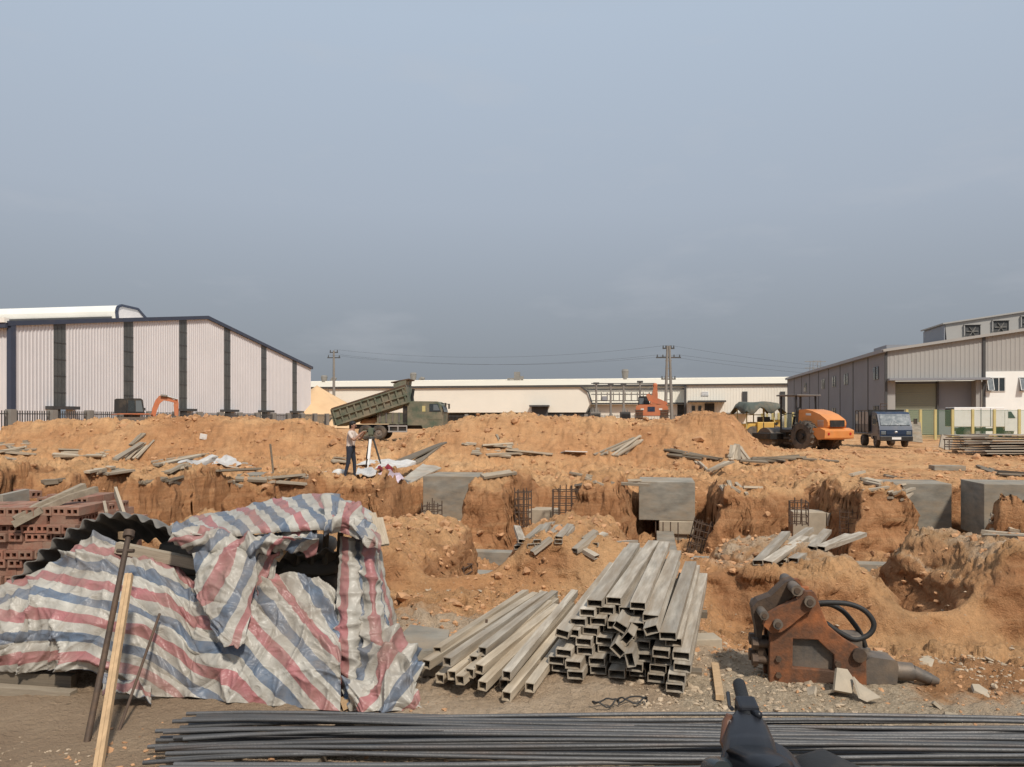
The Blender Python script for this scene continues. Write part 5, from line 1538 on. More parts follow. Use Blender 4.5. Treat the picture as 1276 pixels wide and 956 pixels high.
sheet_px([cL(840, 668), cL(960, 672), cL(930, 636), cL(850, 632)], M_SHEET_PALE, 'bent pale sheet right of the crumpled one on the left bank', crum=.06)
sheet_px([cL(900, 680), cL(1020, 688), cL(1000, 665), cL(930, 650)], M_SHEET, 'flat grey sheet at the right end of the left bank heap', crum=.03)
o = MB().box((-0.13, -0.02, 0), (0.13, 0.02, 0.2)).box((-0.04, -0.03, 0.05), (0.04, -0.021, 0.12)).build('white_box', M_WHITE, loc=hit(253, 549), rot=(0.2, 0.2, 0.1))
tag(o, 'small white scrap lying on the left bank below the excavator', 'scrap')
# ------------------------------------------------------------------ sheets by the surveyor
cS = lambda x, y: (390 + x / 5.622, 440 + y / 5.622)
YS = 22.6
sheet_px([cS(300, 805), cS(560, 800), cS(580, 765), cS(400, 765)], M_SHEET_PALE, 'pale sheet lying behind the tripod legs', lift=.10, crum=.02)
sheet_px([cS(430, 835), cS(720, 805), cS(730, 780), cS(540, 770)], M_SHEET_PALE, 'large pale sheet lying right of the tripod', lift=.08, crum=.03)
sheet_px([cS(590, 915), cS(680, 915), cS(900, 800), cS(770, 775)], M_SHEET, 'dark grey sheet sloping down to the pedestal', Y=[18.9, 18.9, 21.6, 21.9], crum=.015, th=.03)
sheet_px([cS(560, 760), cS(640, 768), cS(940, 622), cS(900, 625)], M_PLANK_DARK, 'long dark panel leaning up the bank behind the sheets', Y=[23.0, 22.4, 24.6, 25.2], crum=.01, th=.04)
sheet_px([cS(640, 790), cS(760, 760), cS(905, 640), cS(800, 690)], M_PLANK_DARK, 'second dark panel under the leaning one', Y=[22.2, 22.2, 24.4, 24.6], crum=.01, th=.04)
sheet_px([cS(300, 880), cS(440, 885), cS(450, 840), cS(320, 825)], M_SHEET_PALE, 'white sheet lying on the earth at the tripod foot', lift=.08, crum=.03)
sheet_px([cS(450, 860), cS(560, 870), cS(560, 835), cS(470, 820)], M_CLOTHRED, 'dark red cloth bunched beside the pale pink sheet', 'cloth', 'cloth', lift=.10, crum=.06)
sheet_px([cS(455, 890), cS(600, 950), cS(640, 910), cS(545, 858)], M_PAPER, 'pale pink sheet draped over the edge below the red cloth', 'plastic_sheet', 'sheet', lift=.12, crum=.04)
def sack(px, py, Y, s, label):
    c = P(px, py, Y)
    mb = MB(); mb.sphere((0, 0, 0), (s, s * .7, s * .5), 14, 8)
    rr = random.Random(int(px))
    mb.v = [(x * (1 + rr.uniform(-.1, .1)), y * (1 + rr.uniform(-.1, .1)), max(z, -s * .3) * (1 + rr.uniform(-.15, .15))) for x, y, z in mb.v]
    tag(mb.build('sack', M_SACK, loc=(c.x, c.y, c.z)), label, 'sack')
sack(407, 594, 22.8, 0.30, 'white sack at the left of the surveyor feet')
sack(424, 590, 23.4, 0.26, 'grey-white sack just behind the surveyor')
sack(417, 597, 22.3, 0.22, 'small white sack between the others left of the surveyor')
heap([(416, 570, 432, 571), (414, 574, 431, 576)], .18, .05, 'grey board on the ground behind the surveyor', 'boards behind the surveyor', M_PLANK, 1.5, 0)

# ------------------------------------------------------------------ brick stack
def brick_mesh():
    L, w, h = 0.21, 0.10, 0.06          # holes open at the short ends; local y = length
    mb = MB()
    x = [-w / 2, -0.036, -0.008, 0.008, 0.036, w / 2]; z = [0, 0.016, 0.044, h]
    for sgn in (-1, 1):
        y = sgn * L / 2
        for i in range(5):
            for j in range(3):
                hole = i in (1, 3) and j == 1
                q = [(x[i], y, z[j]), (x[i + 1], y, z[j]), (x[i + 1], y, z[j + 1]), (x[i], y, z[j + 1])]
                if hole:
                    r = [(a, y - sgn * 0.06, c) for a, _, c in q]
                    mb.add(q + r, [(0, 1, 5, 4), (1, 2, 6, 5), (2, 3, 7, 6), (3, 0, 4, 7), (4, 5, 6, 7)], 1)
                else:
                    mb.add(q, [(0, 1, 2, 3)])
    a, b = w / 2, L / 2
    vs = [(-a, -b, 0), (a, -b, 0), (a, b, 0), (-a, b, 0), (-a, -b, h), (a, -b, h), (a, b, h), (-a, b, h)]
    mb.add(vs, [(3, 2, 1, 0), (4, 5, 6, 7), (1, 2, 6, 5), (3, 0, 4, 7)])
    me = mb.mesh('brick'); me.materials.append(M_BRICK); me.materials.append(M_BRICK_HOLE)
    return me
BRICK = brick_mesh()
def bricks():
    rr = random.Random(9)
    LB = []
    lab = 'hollow red brick, course %s up, number %s from right end, left edge stack'
    Yf = 5.55
    x0 = P(-40, 0, Yf).x
    nz = 16
    z0 = 0.02
    for r in range(nz):
        # the stack steps down towards the right
        right = [-2.85, -2.85, -2.85, -2.87, -2.9, -2.92, -2.95, -3.0, -3.02, -3.05, -3.1, -3.12, -3.15, -3.0, -3.06, -3.14][r]
        zz = z0 + r * 0.0615
        if r % 3 == 2:       # a course laid lengthways
            x = x0 + rr.uniform(0, .06)
            while x < right:
                for d in (0.052, 0.16, 0.27):
                    if d > 0.1 and r < nz - 4: continue
                    o = share('brick', BRICK, (x + rr.uniform(-.012, .012), Yf + d + rr.uniform(-.03, .03), zz), (0, 0, math.pi / 2 + rr.uniform(-.09, .09)))
                    LB.append((o, r, x, d > .1))
                x += 0.218
        else:
            x = x0 + rr.uniform(0, .03)
            while x < right:
                for d in (0.105, 0.325):
                    if d > 0.2 and r < nz - 4: continue
                    o = share('brick', BRICK, (x + rr.uniform(-.003, .003), Yf + d + rr.uniform(-.04, .03), zz), (0, 0, rr.uniform(-.07, .07)))
                    LB.append((o, r, x, d > .2))
                x += 0.106
    for r in range(nz):
        for back in (False, True):
            cs = sorted([b for b in LB if b[1] == r and b[3] == back], key=lambda b: -b[2])
            for n, b in enumerate(cs):
                tag(b[0], lab % (NUM[r], NUM[n]) if not back else 'hollow red brick in the hidden second row of the left edge stack', 'brick', 'bricks stacked at the left edge')
    # second stack further back, on the right
    lab2 = 'hollow red clay brick in the lower rear stack beside the corrugated sheet'
    RB = []
    for r in range(13, 17):
        x = -3.90 + (r - 13) * 0.03
        while x < -3.46 + 0.06 * (17 - r):
            for d in (0.0, 0.22):
                o = share('brick', BRICK, (x, 6.35 + d + rr.uniform(-.01, .01), z0 + r * 0.0615 - 0.06), (0, 0, rr.uniform(-.08, .08) + (math.pi / 2 if r % 2 else 0)))
                RB.append((o, r, x, d))
            x += 0.218 if r % 2 else 0.106
    for r in range(13, 17):
        for d in (0.0, 0.22):
            for n, b in enumerate(sorted([b for b in RB if b[1] == r and b[3] == d], key=lambda b: b[2])):
                tag(b[0], 'hollow red brick in the %s row of the rear stack, course %s, %s from left' % ('front' if d == 0 else 'back', NUM[r - 13], ORD[n]), 'brick', 'bricks in the rear stack')
    # what carries the rear stack
    b = MB()
    b.box((-3.98, 6.22, 0), (-3.25, 6.75, z0 + 13 * 0.0615 - 0.062)).build('brick_pallet', M_BRICK)
    tag(bpy.data.objects['brick_pallet'], 'solid lower courses of the rear brick stack behind the corrugated sheet', 'brick stack')
    # loose ones on top
    for k, (px, py, Y, rz, lb) in enumerate(((78, 618, 6.3, 1.5, 'loose brick on top of the stack, under the curved planks'), (92, 628, 6.1, 1.4, 'loose brick at the top right of the stack'), (34, 612, 6.5, 1.2, 'dusty loose brick topmost at the back of the stack'),
                                             (112, 626, 6.35, 0.3, 'loose brick right of the topmost ones, by the upright boards'))):
        c = P(px, py, Y)
        tag(share('brick', BRICK, (c.x, c.y, c.z - 0.05), (0.05, 0.05, rz)), lb, 'brick')
bricks()
def curved_plank(pts, w, h, label):
    mb = MB(); pts = [Vector(p) for p in pts]
    for a, b in zip(pts[:-1], pts[1:]):
        mb.bar(a, b + (b - a) * 0.03, w, h)
    tag(mb.build('plank', M_PLANK), label, 'plank')
curved_plank([P(18, 648, 5.5), P(45, 632, 5.6), P(80, 617, 5.75), P(104, 606, 5.9)], 0.05, 0.045, 'upper curved pole resting over the brick stack')
curved_plank([P(16, 654, 5.48), P(50, 636, 5.58), P(85, 620, 5.75), P(119, 610, 5.95)], 0.05, 0.045, 'lower curved pole resting over the brick stack')
for k, (a, b, c, d, lb) in enumerate(((133, 642, 130, 628, 'short pale board standing between bricks and corrugated sheet'), (155, 645, 144, 612, 'tall pale board leaning at the corrugated sheet edge'))):
    tag(plank(P(a, b, 5.6), P(c, d, 5.9), 0.075 if k else 0.05, 0.02, M_PLANK, 1.5), lb, 'board')
tag(plank(P(0, 625, 6.0), P(33, 617, 6.3), 0.05, 0.10, M_SHEET), 'grey block lying on the brick stack at the left edge', 'block')

# ------------------------------------------------------------------ low shelter: corrugated sheet, timbers, bags
def arch_sheet():
    prof = [(2, 742, 5.15), (22, 716, 5.15), (48, 690, 5.2), (82, 664, 5.22), (118, 645, 5.25), (150, 641, 5.25), (185, 649, 5.25), (222, 668, 5.2), (258, 688, 5.15), (300, 700, 5.15), (360, 690, 5.2), (420, 684, 5.25)]
    pts = [P(*p) for p in prof]
    # resample evenly
    fine = []
    for i in range(len(pts) - 1):
        a, b, c, d = pts[max(i - 1, 0)], pts[i], pts[i + 1], pts[min(i + 2, len(pts) - 1)]
        for s in range(16):
            u = s / 16
            fine.append(0.5 * ((2 * b) + (c - a) * u + (2 * a - 5 * b + 4 * c - d) * u * u + (3 * b - a - 3 * c + d) * u ** 3))
    n = len(fine)
    D = 0.55
    m = 8
    dist = 0.0
    top = []; bot = []
    for i, p in enumerate(fine):
        if i: dist += (p - fine[i - 1]).length
        t = (fine[min(i + 1, n - 1)] - fine[max(i - 1, 0)]); t.y = 0; t.normalize()
        nn = Vector((-t.z, 0, t.x))
        w = 0.021 * math.sin(dist * 2 * math.pi / 0.115)
        for j in range(m):
            q = p + nn * w + Vector((0, D * j / (m - 1), -0.26 * (j / (m - 1)) ** 1.5))
            top.append(q); bot.append(q - nn * 0.007)
    mb = MB(); N = n * m
    f = []
    for i in range(n - 1):
        for j in range(m - 1):
            a = i * m + j
            f += [(a, a + m, a + m + 1, a + 1), (a + N, a + 1 + N, a + m + 1 + N, a + m + N)]
        f += [(i * m, i * m + N, (i + 1) * m + N, (i + 1) * m)]
    mb.add(top + bot, f, 0, True)
    tag(mb.build('corrugated_sheet', M_FIBRE), 'dark bent corrugated sheet roofing the heap under the striped tarpaulin', 'corrugated sheet')
arch_sheet()
def shelter():
    rr = random.Random(4)
    # bags inside
    def bag(me, loc, rz): 
        return share('cement_bag', me, loc, (rr.uniform(-.03, .03), 0, rz))
    mb = MB(); mb.sphere((0, 0, 0.06), (0.36, 0.22, 0.075), 16, 10)
    def sq(p):
        x, y, z = p
        f = lambda a, r: math.copysign(abs(a / r) ** 0.55 * r, a)
        return (f(x, .36), f(y, .22), 0.06 + f(z - .06, .075))
    mb.v = [sq(p) for p in mb.v]
    me = mb.mesh('cement_bag'); me.materials.append(M_BAG)
    for r in range(5):
        for k in range(3):
            x = -2.80 + k * 0.56 + rr.uniform(-.04, .04) + (0.1 if r % 2 else 0)
            if r > 3 and k == 0: continue
            o = bag(me, (x, 5.75 + rr.uniform(-.05, .05), 0.13 + r * 0.125), rr.uniform(-.1, .1))
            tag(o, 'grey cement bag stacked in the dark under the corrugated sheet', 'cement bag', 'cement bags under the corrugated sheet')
    o = MB()
    for k in range(5):
        o.box((-3.0, 5.35 + k * 0.2, 0.075), (-1.25, 5.5 + k * 0.2, 0.105))
    for k in range(3):
        o.box((-2.9 + k * 0.75, 5.33, 0.0), (-2.78 + k * 0.75, 6.3, 0.075))
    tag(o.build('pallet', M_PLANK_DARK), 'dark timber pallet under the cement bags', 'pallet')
    # upright boards in the dark opening
    for k in range(6):
        x = -1.52 + k * 0.1
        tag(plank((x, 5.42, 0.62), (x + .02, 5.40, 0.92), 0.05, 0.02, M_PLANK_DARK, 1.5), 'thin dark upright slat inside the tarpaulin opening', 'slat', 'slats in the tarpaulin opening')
    # timbers
    for a, b, w, h, m, lb in ((P(146, 682, 5.08), P(262, 706, 5.05), .055, .07, M_PLANK, 'grey timber lying over the tarpaulin top beneath the corrugated sheet'),
                              (P(160, 668, 5.12), P(152, 667, 5.3), .05, .05, M_WOOD, 'short timber end beside the steel pipe head'),
                              (P(-20, 858, 4.62), P(92, 866, 4.58), .07, .05, M_PLANK, 'long grey timber on the ground under the left tarpaulin hem'),
                              (P(-20, 842, 4.72), P(92, 850, 4.70), .06, .09, M_PLANK_DARK, 'dark timber above the long grey one at the left hem'),
                              (P(140, 868, 4.56), P(330, 882, 4.50), .06, .06, M_PLANK, 'grey timber along the tarpaulin foot behind the steel bars'),
                              (P(150, 877, 4.58), P(300, 886, 4.54), .08, .03, M_PLANK_DARK, 'dark plank under the grey timber at the tarpaulin foot'),
                              (P(425, 878, 4.42), P(472, 856, 4.50), .075, .05, M_WOOD, 'fresh yellow timber end tucked in the tarpaulin corner'),
                              (P(344, 698, 5.0), P(382, 648, 5.15), .035, .035, M_WOOD, 'stick poking out of the tarpaulin opening'),
                              (P(463, 640, 5.7), P(474, 680, 5.5), .06, .02, M_PLANK, 'pale board sticking out at the tarpaulin top right'),
                              (P(472, 646, 5.75), P(480, 679, 5.55), .06, .02, M_PLANK, 'second pale board at the tarpaulin top right')):
        tag(plank(a, b, w, h, m), lb, 'timber')
    # props leaning on the heap
    t = thing('steel_prop', 'rusty brown steel pipe prop leaning on the tarpaulin heap', 'prop', P(108, 926, 3.92))
    a = Vector((0, 0, 0)); b = P(161, 664, 4.62) - P(108, 926, 3.92)
    MB().cyl(a, b, 0.0165, n=12).build('pipe', M_RUSTDARK, t)
    d = b.normalized()
    MB().cyl(b - d * 0.03, b + d * 0.01, 0.032, n=14).build('head_plate', M_RUSTDARK, t)
    MB().cyl(b - d * 0.12 + Vector((-.05, 0, 0)), b - d * 0.12 + Vector((.05, 0, 0)), 0.012, n=8).build('cross_pin', M_RUSTDARK, t)
    t = thing('timber_post', 'fresh sawn double timber post leaning on the tarpaulin heap', 'timber', P(122, 960, 3.62))
    b = P(161, 716, 4.42) - P(122, 960, 3.62)
    for s in (-0.5, 0.5):
        MB().bar(Vector((s * 0.021, 0, 0)), b + Vector((s * 0.021, 0, 0)), 0.030, 0.019, up=(1, 0, 0)).build('plank', M_WOOD, t)
    tag(MB().cyl(P(148, 912, 4.05), P(199, 765, 4.60), 0.008, n=7).build('iron_rod', M_RUSTROD), 'thin rusty iron rod propped against the striped tarpaulin', 'rod')
shelter()

# ------------------------------------------------------------------ striped tarpaulin
def cr(a, b, c, d, u):
    return 0.5 * ((2 * b) + (c - a) * u + (2 * a - 5 * b + 4 * c - d) * u * u + (3 * b - a - 3 * c + d) * u ** 3)
def upsample(arr, n):
    """Catmull-Rom along axis 0"""
    m = arr.shape[0]
    t = np.linspace(0, m - 1, n)
    i = np.minimum(t.astype(int), m - 2); u = (t - i)[:, None, None]
    return cr(arr[np.maximum(i - 1, 0)], arr[i], arr[i + 1], arr[np.minimum(i + 2, m - 1)], u)
def cloth(ctrl, nu, nv, amp, fold, seed, jag=0.0):
    """ctrl[row][col] = (px, py, depth, stripe phase); folds and creases are pushed along the normal"""
    A = np.array([[(*P(c[0], c[1], c[2]), c[3]) for c in row] for row in ctrl], float)
    A = upsample(A, nv)
    A = np.swapaxes(upsample(np.swapaxes(A, 0, 1), nu), 0, 1)
    pos, ph = A[..., :3], A[..., 3]
    du = np.gradient(pos, axis=1); dv = np.gradient(pos, axis=0)
    n = np.cross(du, dv); n /= np.maximum(np.linalg.norm(n, axis=-1, keepdims=True), 1e-6)
    n *= np.where(n[..., 1:2] > 0, -1, 1)      # towards the viewer's side
    U = np.cumsum(np.linalg.norm(du, axis=-1), axis=1); V = np.cumsum(np.linalg.norm(dv, axis=-1), axis=0)
    fx, fy = fold
    def ridge(a, b, s, p=2.5): return (1 - np.abs(2 * vnoise(a, b, s) - 1)) ** p
    wob = fbm(U * 2, V * 2, 3, seed + 40) * 0.35
    h = 1.0 * fbm(U * 1.6, V * 1.6, 3, seed)
    h += 1.0 * (ridge((U + wob) * fx, (V + wob) * fy, seed + 1) - 0.4)
    h += 0.55 * (ridge((U - V * .6 + wob) * fx * 1.9, (V + U * .5) * fy * 2.1, seed + 2) - 0.4)
    h += 0.26 * (ridge((U + V * .8) * 7.5, (V - U * .6) * 7.5, seed + 3, 3) - 0.3)
    h += 0.10 * (ridge((U + V * .3) * 17, (V - U * .4) * 17, seed + 4, 3) - 0.3)
    # sharp creases, most of them along the pull of the sheet
    rr = random.Random(seed)
    um, vm = float(U.max()), float(V.max())
    for q in range(int(26 + 46 * um * vm)):
        cu, cv = rr.uniform(0, um), rr.uniform(0, vm)
        an = math.atan2(fx, fy) + math.pi / 2 + rr.gauss(0, 0.55) if rr.random() < .7 else rr.uniform(0, math.pi)
        ca, sa = math.cos(an), math.sin(an)
        L = rr.uniform(.08, .38); wd = rr.uniform(.008, .032)
        du_, dv_ = U - cu, V - cv
        al = du_ * ca + dv_ * sa; ac = -du_ * sa + dv_ * ca + 0.25 * al * al * rr.uniform(-1, 1)
        h = h + rr.uniform(-.6, 1.0) * np.exp(-np.abs(ac) / wd) * np.exp(-(al / L) ** 2)
    pos = pos + n * (amp * h)[..., None]
    ph = ph + 0.05 * fbm(U * 4, V * 4, 2, seed + 9)
    return pos, ph, jag
def tarp_object(patches, name, label):
    vs, fs, uv = [], [], []
    for pos, ph, jag in patches:
        nv, nu = ph.shape
        o = len(vs)
        vs += [tuple(p) for p in pos.reshape(-1, 3)]
        uv += [(0.0, float(p)) for p in ph.ravel()]
        for j in range(nv - 1):
            for i in range(nu - 1):
                a = o + j * nu + i
                if jag and j > nv - 7 and vnoise(np.array(i * 0.13), np.array(2.0), int(jag)) * 7 > nv - j: continue
                fs.append((a, a + 1, a + nu + 1, a + nu))
    me = bpy.data.meshes.new(name)
    me.from_pydata(vs, [], fs)
    l = me.uv_layers.new(name='UVMap')
    vi = np.zeros(len(me.loops), np.int32); me.loops.foreach_get('vertex_index', vi)
    l.data.foreach_set('uv', np.array(uv, np.float32)[vi].ravel())
    me.polygons.foreach_set('use_smooth', np.ones(len(me.polygons), bool))
    me.update()
    me.materials.append(M_TARP)
    o = bpy.data.objects.new(name, me); C.objects.link(o)
    so = o.modifiers.new('thickness', 'SOLIDIFY'); so.thickness = 0.003
    return tag(o, label, 'tarpaulin')

# front sheet: left part with level stripes, middle part with slanting ones
xs = [-60, -10, 30, 70, 110, 140, 170, 205, 240, 270, 300, 330, 360, 395, 425]
topy = [768, 742, 726, 697, 668, 667, 676, 697, 722, 728, 724, 719, 717, 727, 742]
toyY = [5.2, 5.2, 5.2, 5.2, 5.22, 5.22, 5.2, 5.12, 5.05, 5.0, 5.0, 5.0, 5.02, 5.02, 5.0]
boty = [836, 834, 833, 832, 832, 850, 862, 868, 870, 872, 874, 878, 880, 884, 886]
botY = [4.75, 4.72, 4.70, 4.68, 4.62, 4.58, 4.54, 4.52, 4.50, 4.48, 4.46, 4.44, 4.42, 4.40, 4.40]
ptop = [1.7, 1.2, .95, .4, -.45, -.5, -.4, -.25, -.05, .2, .45, .1, -.35, -.75, -1.0]
pbot = [3.4, 3.3, 3.35, 3.4, 3.4, 3.5, 3.6, 3.3, 2.75, 2.5, 2.3, 1.95, 1.65, 1.2, .85]
rows = []
for r in range(6):
    q = r / 5
    row = []
    for i in range(len(xs)):
        bulge = 0.16 * math.sin(math.pi * q) * (1.0 if xs[i] < 200 else 0.6)
        Yd = toyY[i] + (botY[i] - toyY[i]) * (q ** 0.8) - bulge * (0.35 if 225 < xs[i] < 255 else 1.0)
        row.append((xs[i], topy[i] + (boty[i] - topy[i]) * q, Yd, ptop[i] + (pbot[i] - ptop[i]) * q))
    rows.append(row)
A = cloth(rows, 420, 190, 0.060, (1.5, 2.2), 301)
# a deep fold tucked down between the two parts
# right-hand curtain with upright stripes
rows = []
for q, xr in ((0, (424, 436, 448, 458, 466)), (.25, (424, 437, 451, 464, 474)), (.5, (424, 437, 452, 468, 481)), (.75, (422, 437, 454, 472, 487)), (.9, (420, 437, 456, 476, 494)), (1.0, (418, 438, 460, 482, 504))):
    rows.append([(x, 668 + 208 * q + 2 * i, 5.02 - 0.52 * q + (0.05 if i in (0, 2) else 0) + 0.08 * (i == 4), -.25 + .42 * i) for i, x in enumerate(xr)])
Bc = cloth(rows, 120, 160, 0.034, (6.0, 0.9), 311)
# crumpled corner on the ground
rows = []
for r, (yy, YY) in enumerate(((792, 4.80), (822, 4.58), (848, 4.40), (868, 4.32), (886, 4.30))):
    xr = [430, 450, 470, 490, 508, 522]
    rows.append([(x + (r - 2) * 3, yy + [26, 14, 0, -2, 14, 24][i] * (1 - r / 4) ** 0.8, YY + 0.10 * abs(i - 2.5) / 2.5, -.2 + .33 * i + .25 * r) for i, x in enumerate(xr)])
D = cloth(rows, 130, 110, 0.060, (4.0, 3.6), 321)
# rear corner hanging to the ground at the right
rows = []
for q in (0, .33, .66, 1.0):
    rows.append([(462 + 22 * q + 24 * s * q + 6 * s, 680 + 190 * q - 22 * s, 5.1 - 0.45 * q + 0.75 * s, .9 + 1.4 * s) for s in (0, .33, .66, 1)])
E0 = cloth(rows, 60, 80, 0.03, (6, 2), 331)
# loose tail lying at the foot near the props
rows = [[(128 + 20 * i, 842 + 5 * i + 8 * r, 4.50 - 0.05 * r, 1.2 + .15 * i + .28 * r) for i in range(4)] for r in range(4)]
T1 = cloth(rows, 40, 40, 0.03, (5, 5), 341)
rows = [[(150 + 24 * i, 886 + 2 * i + 8 * r, 4.42 - 0.07 * r, -.2 + .05 * i + .25 * r) for i in range(5)] for r in range(4)]
T2 = cloth(rows, 60, 30, 0.02, (5, 5), 345)
tarp_object([A, Bc, D, E0, T1, T2], 'tarpaulin', 'red white and blue striped tarpaulin draped over the front of the heap')
# upper sheet: rolled over the top, with a flap hanging in front
rows = []
for r, f in enumerate((0, .2, .45, .7, .88, 1.0)):
    row = []
    for i, (x, yt, yb) in enumerate(((212, 655, 664), (245, 647, 668), (280, 636, 668), (315, 627, 664), (350, 622, 662), (385, 621, 660), (412, 617, 664), (436, 622, 672), (462, 640, 684))):
        Y = 5.75 - 0.85 * math.sin(f * math.pi * 0.52) if r else 5.85
        row.append((x + 14 * f, yt + (yb - yt) * f, Y, -1.9 + .0205 * (x - 205) + (-.45 * f)))
    rows.append(row)
F1 = cloth(rows, 210, 90, 0.024, (3.6, 3.2), 351)
# folds bunched below the roll
rows = []
for r, f in enumerate((0, .33, .66, 1.0)):
    row = []
    for i, (x, yt, yb) in enumerate(((214, 656, 672), (245, 660, 690), (275, 664, 694), (305, 664, 698), (335, 660, 690), (362, 658, 682), (395, 656, 690))):
        row.append((x, yt + (yb - yt) * f, 4.98 - 0.13 * math.sin(f * math.pi), .2 + .017 * (x - 214) + .9 * f))
    rows.append(row)
F2 = cloth(rows, 150, 50, 0.040, (3.5, 8.0), 361)
# right-hand crumple where the sheets meet
rows = []
for r, f in enumerate((0, .33, .66, 1.0)):
    rows.append([(404 + 16 * i, (626, 618, 624, 644, 655)[i] + ((668, 664, 668, 676, 682)[i] - (626, 618, 624, 644, 655)[i]) * f, 5.2 - 0.35 * math.sin(f * 2.0), .1 + .42 * i + .3 * f) for i in range(5)])
F3 = cloth(rows, 80, 60, 0.040, (6, 5), 371)
# hanging flap
rows = [[(240, 690, 4.86, .3), (262, 686, 4.84, .62), (290, 684, 4.82, 1.05), (318, 690, 4.85, 1.5)],
        [(248, 712, 4.80, .55), (266, 716, 4.73, .9), (292, 718, 4.69, 1.25), (320, 712, 4.80, 1.75)],
        [(250, 745, 4.71, .95), (268, 752, 4.61, 1.2), (290, 756, 4.59, 1.55), (315, 745, 4.71, 2.0)],
        [(262, 778, 4.59, 1.35), (276, 784, 4.52, 1.55), (291, 788, 4.51, 1.85), (309, 778, 4.59, 2.2)],
        [(276, 800, 4.50, 1.7), (285, 808, 4.44, 1.85), (293, 812, 4.44, 2.05), (303, 804, 4.49, 2.35)]]
F4 = cloth(rows, 80, 120, 0.026, (5.0, 2.2), 381, 5)
# inner side of the flap's fold
rows = [[(318, 690, 4.92, 1.5), (336, 690, 4.98, 1.9), (352, 676, 5.02, 2.2)], [(320, 712, 4.90, 1.75), (330, 712, 4.97, 2.05), (344, 696, 5.02, 2.35)], [(315, 745, 4.86, 2.0), (319, 740, 4.92, 2.2), (326, 728, 4.97, 2.4)]]
F5 = cloth(rows, 40, 40, 0.02, (6, 4), 391)
tarp_object([F1, F2, F3, F4, F5], 'tarpaulin', 'second striped tarpaulin rolled over the heap top with a torn hanging flap')

